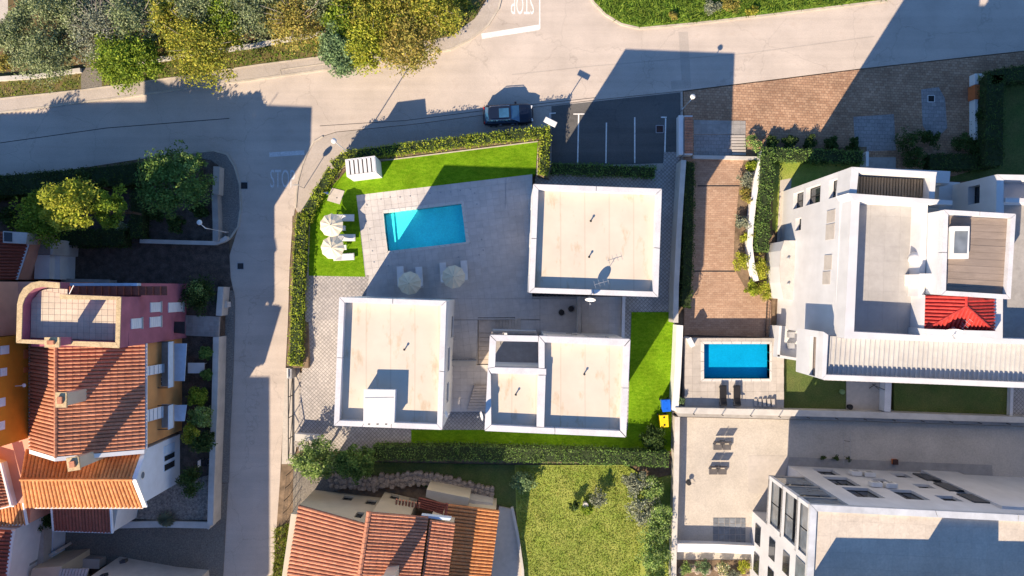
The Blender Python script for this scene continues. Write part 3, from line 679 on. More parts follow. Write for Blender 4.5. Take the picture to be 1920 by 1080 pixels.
# ================================================================ VILLA
# ---- pool terrace and pool
terr = thing('pool_terrace', 'pale stone slab terrace surrounding the rectangular swimming pool of the villa', 'terrace', P(800, 480, 0))
Z0 = V-.035
POOLo = PL([(717, 394), (869, 376), (881, 457), (728, 477)], V); POOLi = PL([(719, 400), (865, 382), (874, 454), (726, 471)], V)
big = [PL([(668, 366), (998, 325), (998, 380), (869, 376), (717, 394), (670, 385)], V), PL([(670, 385), (717, 394), (728, 477), (682, 500)], V), PL([(869, 376), (998, 380), (998, 470), (881, 457)], V),
       PL([(682, 500), (728, 477), (881, 457), (998, 470), (998, 560), (676, 560)], V), PL([(845, 560), (1012, 560), (1012, 600), (896, 600), (896, 683), (840, 683)], V), PL([(975, 556), (1084, 556), (1084, 632), (975, 632)], V)]
tb = MB()
for q in big: tb.prism(q, -.04, Z0)
tb.build('terrace_bed', 'terrace_bed', terr)
SLB = MB()
RA = math.atan2(-(325-366), (998-668))
for q, lim in ((PL([(668, 366), (998, 325), (998, 560), (676, 560)], V), 300), (PL([(846, 560.5), (1012, 560.5), (1012, 599), (896, 599), (846, 599)], V), 0), (PL([(846, 600.5), (895, 600.5), (893, 682), (841, 682)], V), 0), (PL([(1013, 560.5), (1083, 560.5), (1083, 628), (1013, 628)], V), 0), (PL([(977, 600.5), (1012, 600.5), (1012, 628), (977, 628)], V), 0)):
    tiles(terr, q, Z0, .62, RA, 'travertine', gap=.006, th=.035, name='slab', limit=lim, hole=POOLo, org=XY(668, 366, V), acc=SLB)
struct(SLB.build('slab_field', 'travertine', terr), 'stuff')
pool = thing('swimming_pool', 'rectangular bright turquoise swimming pool on the pale stone terrace', 'pool', (*XY(797, 427, V), .1))
n_rim = [14, 8, 14, 8]
for i in range(4):
    j = (i+1) % 4; A, B, C, D = Vector(POOLo[i]), Vector(POOLo[j]), Vector(POOLi[j]), Vector(POOLi[i])
    for k in range(n_rim[i]):
        a, b = (k+.02)/n_rim[i], (k+.98)/n_rim[i]
        MB().prism([tuple(A.lerp(B, a)), tuple(A.lerp(B, b)), tuple(D.lerp(C, b)), tuple(D.lerp(C, a))], .2, V+.025).build('rim_stone', 'pool_rim', pool)
mb = MB(); q = [(p[0], p[1]) for p in POOLi]
mb.add([(*p, .72) for p in q]+[(*p, V-.0) for p in q], [(0, 1, 2, 3)]+[(i, (i+1) % 4, 4+(i+1) % 4, 4+i) for i in range(4)]); mb.build('basin', 'pool_liner', pool)
MB().prism(PL([(721, 401), (736, 399), (742, 468), (728, 470)], V), .73, V-.6).build('entry_step', 'pool_liner', pool)
mb = MB(); wq = [tuple(Vector(p).lerp((Vector(q[0])+Vector(q[2]))/2, .001)) for p in q]; mb.face(*[(*p, V-.12) for p in wq]).build('water_surface', 'water', pool)
# garden spot lights in the paving (small dark dots)
dots = [(687, 384), (714, 374), (731, 370), (750, 370), (769, 368), (806, 363), (826, 361), (845, 360), (863, 357), (882, 355), (890, 362), (688, 385), (693, 430), (695, 450), (698, 471), (701, 492), (903, 449), (906, 469), (898, 478), (859, 482), (728, 498), (894, 383)]
for i, d in enumerate(dots):
    c = P(*d, V); o = MB().lathe((c[0], c[1], V-.0), [(.07, 0), (.06, .03), (0, .035)], 8).build('floor_light', 'metal_grey')
    tag(o, 'small round recessed floor light set in the pale pool terrace', 'floor light', 'recessed floor lights of the pool terrace')
MB().box((*XY(948, 360, V), V+.004), (.06, 3.0, .02), -.03).build('drain_channel', 'metal_grey', terr)

# ---- three white blocks
ZR = 10.3; ZD = ZR-.67
def block(name, label, roofpx, z0, ops=None, joints=(), gm='glass'):
    poly = PL(roofpx, ZR)         # counter-clockwise
    c = (sum(p[0] for p in poly)/len(poly), sum(p[1] for p in poly)/len(poly)); t = thing(name, label, 'house', (*c, 0))
    ins = [tuple(Vector(p).lerp(Vector(c), .004)) for p in poly]
    walls(t, ins, -.04, ZD-.01, 'stucco_white', ops or {}, .2, fm='metal_dark')
    MB().prism(ins, ZD-.005, ZD).build('roof_deck', 'membrane', t)
    parapet(t, poly, ZD-.3, ZR, .42, joints=joints)
    return t, poly
EB, EBp = block('villa_block', 'white flat-roofed villa block with stained cream roof beside the parking lot', [(992, 549), (1234, 557), (1241, 354), (1000, 345)], 0,
                {0: [(1.0, 3.2, 5.2, 7.6), (5.5, 8.5, 5.2, 7.6)], 3: [(1.2, 3.4, 2.0, 4.2), (4.6, 7.2, 2.0, 4.2), (1.2, 3.4, 5.4, 7.4), (4.6, 7.2, 5.4, 7.4)], 2: [(2, 3.4, 5.5, 6.8), (6, 7.4, 5.5, 6.8)], 1: [(1.5, 3, 5.5, 6.8), (5.2, 6.6, 5.5, 6.8)]}, [(0, .5), (1, .45), (2, .51), (3, .5)])
SB, SBp = block('villa_block', 'white flat-roofed villa block with a white box on its cream roof', [(626, 798), (829, 806), (837, 564), (636, 557)], 0,
                {1: [(1.5, 3.2, 4.8, 6.8), (4.2, 6.2, 4.8, 6.8), (6.9, 8.8, 1.7, 4.0)], 2: [(1.5, 3.8, 1.7, 4.1), (4.8, 7.2, 1.7, 4.1), (1.5, 3.8, 5.4, 7.4), (4.8, 7.2, 5.4, 7.4)], 3: [(2, 3.4, 5.4, 6.8), (6, 7.4, 5.4, 6.8)]}, [(0, .26), (0, .53), (1, .45), (2, .5), (3, .47)])
# south block: L shaped roof with an open light well in its north-west corner
LB = thing('villa_block', 'white villa block with an open square light well and two roof decks', 'house', P(1045, 720, 0))
lo_ = PL([(909, 808), (1173, 820), (1182, 637), (1020, 630), (919, 628)], ZR)
body = PL([(911, 806), (1171, 818), (1180, 639), (1022, 632), (1016, 690), (917, 688)], ZR)
walls(LB, body, -.04, ZD-.01, 'stucco_white', {2: [(1.2, 3.2, 5.2, 7.4), (4.2, 5.2, 6.8, 7.2)], 1: [(1.5, 3.2, 5, 6.8), (4.4, 6, 5, 6.8)], 5: [(1.2, 2.4, 5, 6.8), (3.2, 4.2, 5, 6.8)]}, .2)
MB().prism(body, ZD-.005, ZD).build('roof_deck', 'membrane', LB)
def ring(pts, z0=None, z1=None, m='parapet'):
    MB().prism(PL(pts, ZR), ZD-.3 if z0 is None else z0, ZR if z1 is None else z1).build('parapet', m, LB)
ring([(909, 808), (921, 797), (1040, 803), (1040, 814)]); ring([(1041, 814), (1041, 803), (1162, 808), (1173, 820)]); ring([(1174, 819), (1163, 807), (1167, 728), (1178, 728)]); ring([(1178, 727), (1167, 727), (1171, 650), (1182, 637)])
ring([(1181, 636), (1170, 649), (1022, 642), (1011, 630)]); ring([(1010, 630), (1021, 643), (1021, 690.5), (1010, 690)], ZR-.6); ring([(919, 628), (1009, 630), (1009, 641), (931, 639.5)], ZR-.6)
ring([(918.5, 629), (930, 640), (928, 688), (915, 690)], ZR-.6); ring([(915, 691), (928, 688.8), (1010, 690.8), (1024, 692), (1024, 703), (921, 700)]); ring([(908.5, 807), (914.5, 691), (920, 702), (921, 796)])
ring([(1009, 704), (1023, 704), (1020, 801), (1006, 800)])
# light well: floor, inner walls and glass rail half way up
wf = PL([(919, 628), (1011, 630), (1016, 690), (917, 688)], ZR)
surf('well_floor', (.36, .33, .31), var=.1, fine=.1)
MB().prism(wf, 4.0, 6.0).build('well_floor', 'well_floor', LB)
MB().prism(wf, -.04, 3.995).build('wall', 'stucco_white', LB)
rail = MB()
for a, b in (((920, 631), (1008, 633)), ((920, 631), (917, 686))): rail.tube([(*XY(*a, ZR), 7.0), (*XY(*b, ZR), 7.0)], .03, 6)
rail.build('rail', 'metal_dark', LB)
for k in range(4):
    A, B = Vector(XY(920+k*22, 631+k*.5, ZR)), Vector(XY(940+k*22, 631.5+k*.5, ZR)); MB().prism([tuple(A), tuple(B), tuple(B+Vector((0, -.02))), tuple(A+Vector((0, -.02)))], 6.02, 6.95).build('glass_panel', 'glass_grey', LB)
MB().box((*XY(948, 626, 7.2), 7.2), (.25, .18, .18)).build('wall_light', 'metal_white', LB)
for k in (0, 1): MB().box((*XY(1066+k*9, 624+k*3, 8), 8.6), (.5, .03, .2)).build('vent_slot', 'metal_dark', LB)
# roof items
def roof_vent(label, px, py, h=.32):
    c = P(px, py, ZD); t = thing('roof_vent', label, 'roof vent', (c[0], c[1], ZD), 'small roof vents on the villa')
    MB().tube([(c[0], c[1], ZD-.02), (c[0], c[1], ZD+h)], .055, 8).build('pipe', 'metal_dark', t); MB().lathe((c[0], c[1], ZD+h), [(.1, -.02), (.09, .03), (0, .06)], 8).build('cowl', 'metal_dark', t)
roof_vent('small dark roof vent nearest the middle of the parking-side roof', 1107, 415); roof_vent('small dark roof vent near the dish on the parking-side roof', 1104, 482)
roof_vent('small dark roof vent on the roof with the white box', 759, 655); roof_vent('small dark roof vent on the larger deck of the light-well roof', 1095, 701); roof_vent('small dark roof vent on the smaller deck of the light-well roof', 967, 739)
bx = thing('roof_box', 'white box housing standing in the corner of the cream villa roof', 'roof box', P(712, 762, ZD))
MB().prism(PL([(682, 793), (738, 793), (740, 733), (684, 732)], ZD+1.1), ZD-.01, ZD+1.0).build('casing', 'stucco_white', bx)
MB().prism(PL([(681, 794), (739, 794), (741, 731), (682, 730)], ZD+1.1), ZD+1.0, ZD+1.08).build('cover_sheet', 'metal_white', bx)
for k in range(3): MB().box((*XY(692+k*16, 794, ZR), ZR+.05), (.16, .16, .1)).build('bracket', 'metal_dark', bx)
MB().box((*XY(711, 746, ZD+1.1), ZD+1.095), (2.3, .03, .03), .02).build('seam', 'concrete_light', bx)
dish('white satellite dish on the edge of the parking-side villa roof', 1107, 557, ZR-.02, ZR+.75, .42, math.radians(-95), .35)
dish('satellite dish on the corner of the light-well villa roof', 908, 779, ZR-.5, ZR+.4, .4, math.radians(190), .3)
dish('small satellite dish at the corner of the boxed villa roof', 832, 777, ZR-.3, ZR+.3, .3, math.radians(10), .3)
def antenna(label, px, py, z0, h, n=4, rz=0.3):
    c = P(px, py, z0+h); t = thing('tv_antenna', label, 'antenna', (c[0], c[1], z0), 'television aerials')
    MB().tube([(c[0], c[1], z0), (c[0], c[1], z0+h)], .02, 5).build('mast', 'metal_grey', t)
    u = (math.cos(rz), math.sin(rz)); MB().tube([(c[0]-u[0]*.6, c[1]-u[1]*.6, z0+h-.05), (c[0]+u[0]*.6, c[1]+u[1]*.6, z0+h-.05)], .014, 5).build('boom', 'metal_grey', t)
    for k in range(n):
        s = -.55+1.1*k/(n-1); MB().tube([(c[0]+u[0]*s-u[1]*.3, c[1]+u[1]*s+u[0]*.3, z0+h-.03), (c[0]+u[0]*s+u[1]*.3, c[1]+u[1]*s-u[0]*.3, z0+h-.03)], .009, 4).build('element', 'metal_grey', t)
antenna('thin television aerial beside the dish on the parking-side roof', 1128, 530, ZD, 1.5)
# ---- courts, stairs, walls between the blocks
court = struct(MB().prism(PL([(838, 684), (915, 684), (914, 772), (836, 772)], .9), -.04, .86).build('lower_court', 'terrace_bed'))
tiles(court, PL([(838, 684), (915, 684), (914, 772), (836, 772)], .9), .86, .62, 0, 'travertine', gap=.006, th=.035, name='slab')
st = thing('garden_stair', 'stone stair turning down from the pool terrace beside the light-well block', 'stairs', P(920, 640, .8))
MB().prism(PL([(897, 597), (930, 597), (930, 624), (897, 624)], 1.25), -.03, 1.26).build('landing', 'step_stone', st)
for k in range(8):
    x0 = 930+k*5.8; MB().prism(PL([(x0+.3, 597), (x0+5.7, 597), (x0+5.7, 622), (x0+.3, 622)], 1.4), -.03, 1.29+k*.03).build('step', 'step_stone', st)
for k in range(7):
    y0 = 624+k*8.4; MB().prism(PL([(897, y0+.3), (922, y0+.3), (922, y0+8.2), (897, y0+8.2)], 1.1), -.03, 1.2-k*.045).build('step', 'step_stone', st)
MB().tube([(*XY(896, 596, 2.3), 2.35), (*XY(966, 595.5, 2.3), 2.45)], .03, 6).build('handrail', 'metal_dark', st)
for k in range(5): c = XY(897+k*17, 596.2, 2.0); MB().tube([(c[0], c[1], 1.2), (c[0], c[1], 2.37+.018*k)], .02, 5).build('baluster', 'metal_dark', st)
st2 = thing('garden_stair', 'short flight of wide stone steps in the lower court between two blocks', 'stairs', P(900, 745, 0))
for k in range(9):
    y0 = 722+k*5.4; MB().prism(PL([(889-k*1.6, y0+.3), (914, y0+.3), (914, y0+5.1), (889-k*1.6, y0+5.1)], .95), .5, 1.2-.03*k).build('step', 'step_stone', st2)
fr = thing('glass_balustrade', 'grey framed glass balustrade at the end of the passage between two villa blocks', 'balustrade', P(868, 680, V))
MB().prism(PL([(841, 677), (893, 677), (893, 686), (840, 686)], V+.4), 0, V+.4).build('kerb_wall', 'concrete_light', fr)
for k in range(3): MB().prism(PL([(843+k*17, 675.2), (858+k*17, 675.2), (858+k*17, 676.2), (843+k*17, 676.2)], V+1), V-.02, V+1.0).build('glass_panel', 'glass_grey', fr)
MB().tube([(*XY(840, 676, V+1.1), V+1.05), (*XY(894, 676, V+1.1), V+1.05)], .03, 6).build('handrail', 'metal_grey', fr)
patio = struct(MB().prism(PL([(1091, 556), (1170, 556), (1168, 640), (1091, 640)], V), -.03, V-.03).build('patio', 'terrace_bed'))
tiles(patio, PL([(1091, 556), (1167, 556), (1166, 634), (1091, 634)], V), V-.03, .62, 0, 'travertine', gap=.006, th=.035, name='slab')
def lowwall(name, label, pts, wd, z0, z1, m='stucco_white', cap=None, cat='wall'):
    c = XY(*pts[len(pts)//2], z1); t = thing(name, label, cat, (*c, z0))
    zz = z1-.06 if cap else z1
    strip1(MB(), PL(pts, z1), wd, z0, zz).build('wall', m, t)
    if cap: strip1(MB(), PL(pts, z1), wd+.08, zz, z1).build('coping', cap, t)
    return t
lowwall('partition_wall', 'narrow grey partition wall between the villa terrace and the small patio', [(1087, 556), (1086, 630)], .3, 0, 3.2, 'concrete_light', 'concrete')
lowwall('retaining_wall', 'thin pale retaining wall on the outer side of the small patio', [(1170, 556), (1168, 640)], .2, 0, V+.5, 'concrete_light', 'parapet')
lowwall('boundary_wall', 'tall pale boundary wall between the villa lawn and the neighbour driveway', [(1282, 300), (1274, 420), (1268, 540), (1267, 605)], .38, 0, 2.3, 'concrete_light', 'concrete_light')
lowwall('boundary_wall', 'white boundary wall running past the wheelie bins to the hedge', [(1275, 610), (1271, 700), (1266, 770)], .5, 0, 1.9, 'stucco_white', 'stucco_white')
lowwall('boundary_wall', 'white side wall of the parking lot beside the red tiled strip', [(1277, 216), (1277, 290)], .35, 0, 1.2, 'stucco_white', 'stucco_white')
rs = thing('tiled_wall', 'low wall capped with a ladder of red roof tiles beside the parking lot', 'wall', P(1291, 252, 0))
MB().prism(quadrect(1284, 216, 1299, 290, 1.3), 0, 1.2).build('wall', 'stucco_white', rs)
for k in range(13): MB().prism(quadrect(1284, 219+k*5.3, 1299, 223.6+k*5.3, 1.32), 1.2, 1.3+.02*(k % 2)).build('tile', 'red_glazed' if 0 else 'terracotta', rs)
# ================================================================ HEDGES OF THE VILLA
hedge('hedge', 'sunlit clipped hedge along the street side of the pool lawn', [(624, 310), (650, 291), (760, 277), (880, 262), (1030, 245)], .95, V-.05, V+1.0, 'leaf_hedge')
hedge('hedge', 'short sunlit hedge closing the east end of the pool lawn', [(1021, 250), (1019, 325)], .85, V-.05, V+.8, 'leaf_hedge')
hedge('hedge', 'slanting sunlit hedge at the street corner behind the garden shower', [(622, 318), (590, 370), (572, 412)], .95, V-.05, V+1.0, 'leaf_hedge')
hedge('hedge', 'long straight bright hedge on the west edge of the villa garden', [(566, 402), (560, 480), (556, 580), (552, 684)], 1.15, V-.1, V+1.0, 'leaf_hedge')
hedge('hedge', 'shaded clipped hedge between the parking lot and the villa path', [(1036, 315), (1130, 318), (1228, 322)], 1.0, .05, 1.15, 'leaf_hedge_dark')
hedge('hedge', 'long dark clipped hedge behind the villa on the south boundary', [(700, 850), (860, 850), (1060, 855), (1252, 862)], 1.35, .05, 1.9, 'leaf_hedge_dark', leaf=.16)
# ================================================================ GARDEN THINGS
pg = thing('garden_pavilion', 'white walled garden pavilion with a slatted roof on the pool lawn', 'pavilion', P(690, 325, V))
top = PL([(650, 331), (706, 324), (703, 292), (647, 299)], 4.5); zt = 4.5
A, B, C, D = [Vector(p) for p in top]
for a, b in ((A, B), (B, C), (C, D), (D, A)):
    d = (b-a).normalized(); nn = Vector((-d.y, d.x)); MB().prism([tuple(a+d*.002), tuple(b-d*.13), tuple(b+nn*.12-d*.13), tuple(a+nn*.12+d*.002)], V, zt).build('wall', 'stucco_white', pg)
for k in range(7):
    t0, t1 = (k+.12)/7, (k+.82)/7; a0, a1, b0, b1 = A.lerp(B, t0), A.lerp(B, t1), D.lerp(C, t0), D.lerp(C, t1)
    MB().prism([tuple(a0.lerp(b0, .1)), tuple(a1.lerp(b1, .1)), tuple(a1.lerp(b1, .93)), tuple(a0.lerp(b0, .93))], zt-.14, zt+.03).build('slat', 'metal_white', pg)
MB().prism([tuple(A.lerp(C, .06)), tuple(B.lerp(D, .06)), tuple(C.lerp(A, .06)), tuple(D.lerp(B, .06))], zt-.5, zt-.45).build('ceiling', 'metal_dark', pg)
sh = thing('garden_shower', 'square stone shower tray with a chrome pole beside the hedge', 'shower', P(630, 369, V))
MB().prism(PL([(622, 352), (646, 358), (637, 383), (613, 376)], V+.06), V, V+.07).build('tray', 'slab_light', sh)
c = XY(618, 366, V); MB().tube([(c[0], c[1], V), (c[0], c[1], V+2.0), (c[0]+.25, c[1]-.05, V+2.1)], .035, 7).build('pole', 'chrome', sh); MB().lathe((c[0]+.3, c[1]-.06, V+2.07), [(0, .04), (.12, .02), (.12, 0), (0, 0)], 10).build('shower_head', 'chrome', sh)
MB().lathe((*XY(632, 371, V), V+.072), [(.06, 0), (.05, .01), (0, .012)], 8).build('drain', 'metal_dark', sh)
def parasol0():
    t = thing('parasol', 'cream', 'parasol', (0, 0, 0), 'cream parasols by the pool')
    MB().tube([(0, 0, 0), (0, 0, 2.32)], .025, 7).build('pole', 'metal_grey', t); MB().lathe((0, 0, 0), [(0, .09), (.22, .08), (.26, 0)], 12).build('base', 'concrete', t); MB().lathe((0, 0, 2.3), [(.035, 0), (.03, .06), (0, .09)], 8).build('finial', 'metal_dark', t)
    n = 10; R = 1.06
    for k in range(n):
        a, b = 2*math.pi*(k+.5)/n, 2*math.pi*(k+1.5)/n; m_ = (a+b)/2; p = lambda r, q, z: (r*math.cos(q), r*math.sin(q), z); e = .004
        mb = MB(); mb.add([(0, 0, 2.3), p(R*.5, a+e, 2.16), p(R*.47, m_, 2.125), p(R*.5, b-e, 2.16), p(R, a+e, 1.9), p(R*.935, m_, 1.875), p(R, b-e, 1.9), p(R, a+e, 1.8), p(R*.935, m_, 1.775), p(R, b-e, 1.8)],
                          [(0, 1, 2), (0, 2, 3), (1, 4, 5, 2), (2, 5, 6, 3), (4, 7, 8, 5), (5, 8, 9, 6)]); mb.build('canopy_panel', 'canvas', t)
        MB().tube([p(.04, a, 2.27), p(R*.98, a, 1.885)], .009, 4).build('rib', 'metal_grey', t)
    return t
PZ = V+2.2
ps = parasol0()
spots = [(620, 422, 'cream parasol on the lawn nearer the garden shower'), (622, 464, 'cream parasol on the lawn nearer the paved ramp'), (767, 531, 'cream parasol on the terrace nearer the west villa block'), (850, 519, 'cream parasol on the terrace between two grey-blue loungers nearer the middle')]
for i, (x, y, l) in enumerate(spots):
    cx, cy = XY(x, y, PZ); loc = (cx, cy, V+.01); rz = rnd.uniform(0, .6)
    if i == 0: pproto = ps
    else: copy_thing(ps, loc, rz, l)
    if i == 0: l0, lc0 = l, loc
ps.location = lc0; ps['label'] = l0
def lounger0(name, frame, cloth, group):
    t = thing(name, 'x', 'sun lounger', (0, 0, 0), group)      # head towards +X
    mb = MB(); mb.box((0, .29, .3), (1.9, .05, .06)); mb.box((0, -.29, .3), (1.9, .05, .06)); mb.box((-.93, 0, .3), (.05, .53, .06)); mb.box((.93, 0, .3), (.05, .53, .06)); mb.build('frame', frame, t)
    for x in (-.75, .7):
        for y in (-.27, .27): MB().box((x, y, .14), (.06, .05, .28)).build('leg', frame, t)
    MB().box((-.36, 0, .345), (1.1, .56, .035)).build('seat_panel', cloth, t, bevel=.012)
    MB().box((.5, 0, .49), (.72, .56, .035), 0, .42).build('backrest', cloth, t, bevel=.012)
    MB().box((.78, 0, .655), (.2, .42, .07), 0, .42).build('headrest', cloth, t, bevel=.02)
    for y in (-.2, .2): MB().tube([(.62, y, .5), (.8, y, .3)], .012, 5).build('support', 'metal_grey', t)
    return t
wl = lounger0('sun_lounger', 'metal_white', 'lounger_white', 'white sun loungers by the pool')
LG = [(646, 409, math.pi, 'white sun lounger on the lawn nearest the garden shower'), (648, 446, math.pi, 'white sun lounger on the lawn between the two parasols'), (646, 482, math.pi+.05, 'white sun lounger on the lawn nearest the paved ramp'),
      (752, 519, -math.pi/2+.06, 'white sun lounger on the terrace at the left of the leftmost terrace parasol'), (787, 520, -math.pi/2+.06, 'white sun lounger on the terrace at the right of the leftmost terrace parasol'),
      (832, 512, -math.pi/2+.06, 'white sun lounger on the terrace at the left of the rightmost terrace parasol'), (871, 508, -math.pi/2+.06, 'white sun lounger on the terrace at the right of the rightmost terrace parasol')]
for x, y, r, l in LG[1:]: copy_thing(wl, P(x, y, V+.03)[:2]+(V+.015,), r, l)
wl.location = (*XY(LG[0][0], LG[0][1], V), V+.015); wl.rotation_euler = (0, 0, LG[0][2]); wl['label'] = LG[0][3]
def side_table(label, px, py):
    c = P(px, py, V+.45); t = thing('side_table', label, 'table', (c[0], c[1], V+.015), 'small white side tables on the pool lawn')
    MB().box((c[0], c[1], V+.46), (.45, .45, .04), .1).build('table_top', 'lounger_white', t, bevel=.012)
    for sx in (-.17, .17):
        for sy in (-.17, .17): MB().box((c[0]+sx, c[1]+sy, V+.225), (.04, .04, .44)).build('leg', 'metal_white', t)
side_table('small white side table beside the parasol nearer the shower', 643, 428); side_table('small white side table beside the parasol nearer the ramp', 645, 464)
def armchair(label, px, py, rz):
    c = P(px, py, V+.4); t = thing('armchair', label, 'armchair', (0, 0, 0), 'black round armchairs on the terrace')
    MB().lathe((0, 0, .3), [(0, 0), (.24, 0), (.27, .06), (.24, .11), (0, .12)], 14).build('seat', 'wicker_black', t)
    pts = [(math.cos(a)*.33, math.sin(a)*.33, .62+.14*abs(math.sin((a-1.0)/3.3*3.14))) for a in [1.0+4.28*k/14 for k in range(15)]]
    MB().tube(pts, .028, 6).build('back_rim', 'metal_grey', t)
    mb = MB()
    for q in pts: mb.tube([(q[0]*.8, q[1]*.8, .36), q], .02, 4)
    mb.build('backrest', 'wicker_black', t)
    for a in (.8, 2.4, 3.9, 5.5): MB().tube([(math.cos(a)*.2, math.sin(a)*.2, .3), (math.cos(a)*.28, math.sin(a)*.28, 0)], .016, 5).build('leg', 'metal_dark', t)
    t.location = (c[0], c[1], V+.01); t.rotation_euler = (0, 0, rz)
armchair('black armchair with a pale rim, the one further from the partition wall', 1053, 586, .6); armchair('black armchair with a pale rim, the one closer to the partition wall', 1071, 579, 2.2)
def bin_(label, px, py, m, rz):
    t = thing('wheelie_bin', label, 'bin', (0, 0, 0), 'wheelie bins by the boundary wall')
    mb = MB(); a, b = .36, .52; mb.add([(-a*.8, -b*.8, .1), (a*.8, -b*.8, .1), (a*.8, b*.8, .1), (-a*.8, b*.8, .1), (-a, -b, 1.2), (a, -b, 1.2), (a, b, 1.2), (-a, b, 1.2)], [(0, 1, 2, 3), (0, 1, 5, 4), (1, 2, 6, 5), (2, 3, 7, 6), (3, 0, 4, 7)]); mb.build('body', m, t)
    l = MB().box((0, 0, 1.25), (.8, 1.12, .1)).build('lid', m, t, bevel=.035); MB().tube([(-.3, .6, 1.22), (.3, .6, 1.22)], .03, 6).build('handle', 'plastic_black', l)
    for s in (-.36, .36): MB().tube([(s-.04, .45, .12), (s+.04, .45, .12)], .12, 12).build('wheel', 'rubber', t)
    for s in (-.35, .35): MB().lathe((0, s, 1.3), [(.1, 0), (.09, .02), (0, .025)], 10).build('knob', 'plastic_black' if m == 'plastic_yellow' else m, t)
    c = XY(px, py, 1.25); t.location = (c[0], c[1], .12); t.rotation_euler = (0, 0, rz)
bin_('blue wheelie bin on the lawn against the white boundary wall', 1249, 760, 'plastic_blue', .08); bin_('yellow wheelie bin on the lawn next to the blue one', 1245, 789, 'plastic_yellow', .06)
# sliding gate at the end of the west hedge
gt = thing('sliding_gate', 'black bar sliding gate standing at the end of the long west hedge', 'gate', P(556, 750, 0))
ga, gb = XY(549, 702, .1), XY(549, 856, .1)
def gl(t, z): return (ga[0]+(gb[0]-ga[0])*t, ga[1]+(gb[1]-ga[1])*t, z)
for z in (.15, 1.5): MB().tube([gl(0, z), gl(1, z)], .05, 6).build('rail', 'metal_dark', gt)
for k in range(5): MB().tube([gl(k/4, .1), gl(k/4, 1.55)], .045, 6).build('post', 'metal_dark', gt)
MB().tube([gl(0, .2), gl(.5, 1.45)], .03, 6).build('brace', 'metal_dark', gt); MB().tube([gl(.5, .2), gl(1, 1.45)], .03, 6).build('brace', 'metal_dark', gt)
MB().box((*XY(546, 700, 1.2), .8), (.3, .9, 1.6)).build('gate_motor', 'metal_grey', gt)
MB().tube([gl(-.1, 1.7), gl(.02, 1.7)], .07, 8).build('guide_post', 'metal_white', gt)
mbx = thing('meter_cabinet', 'low white meter cabinet on the paving above the bushy tree', 'cabinet', P(575, 820, .1))
MB().prism(PL([(553, 814), (597, 818), (597, 826), (553, 826)], 1.0), .1, 1.0).build('casing', 'stucco_white', mbx); MB().prism(PL([(552, 813), (598, 817), (598, 827), (552, 827)], 1.05), 1.0, 1.05).build('lid', 'concrete_light', mbx)
# stop sign at the street corner
sg = thing('stop_sign', 'thin roadside sign post with a round sign at the villa street corner', 'sign', P(570, 353, .03))
c = XY(570, 353); MB().tube([(*c, 0), (*c, 2.95)], .03, 7).build('post', 'metal_grey', sg)
mb = MB(); mb.prism([(math.cos(math.pi*(k+.5)/4)*.36, math.sin(math.pi*(k+.5)/4)*.36) for k in range(8)], -.012, .012)
mb.v = [(c[0]+x*.95, c[1]+z-.05+x*.1, 2.6+y) for x, y, z in mb.v]; mb.build('sign_plate', 'metal_grey', sg)
street_lamp('tall street lamp at the villa street corner with a small grey head', (661, 293), (626, 264), 7.5, 'round', .03)
street_lamp('short street lamp with a flat white rectangular head by the parked car', (1027, 245), (1032, 229), 3.8, 'flat', .03, (1.15, .5), math.radians(-27))
street_lamp('white street lamp with a round head at the corner of the brick forecourt', (1277, 207), (1299, 181), 4.1, 'round', .03)
street_lamp('street lamp leaning over the white corner garden wall', (427, 436), (374, 417), 5.5, 'round', .1)

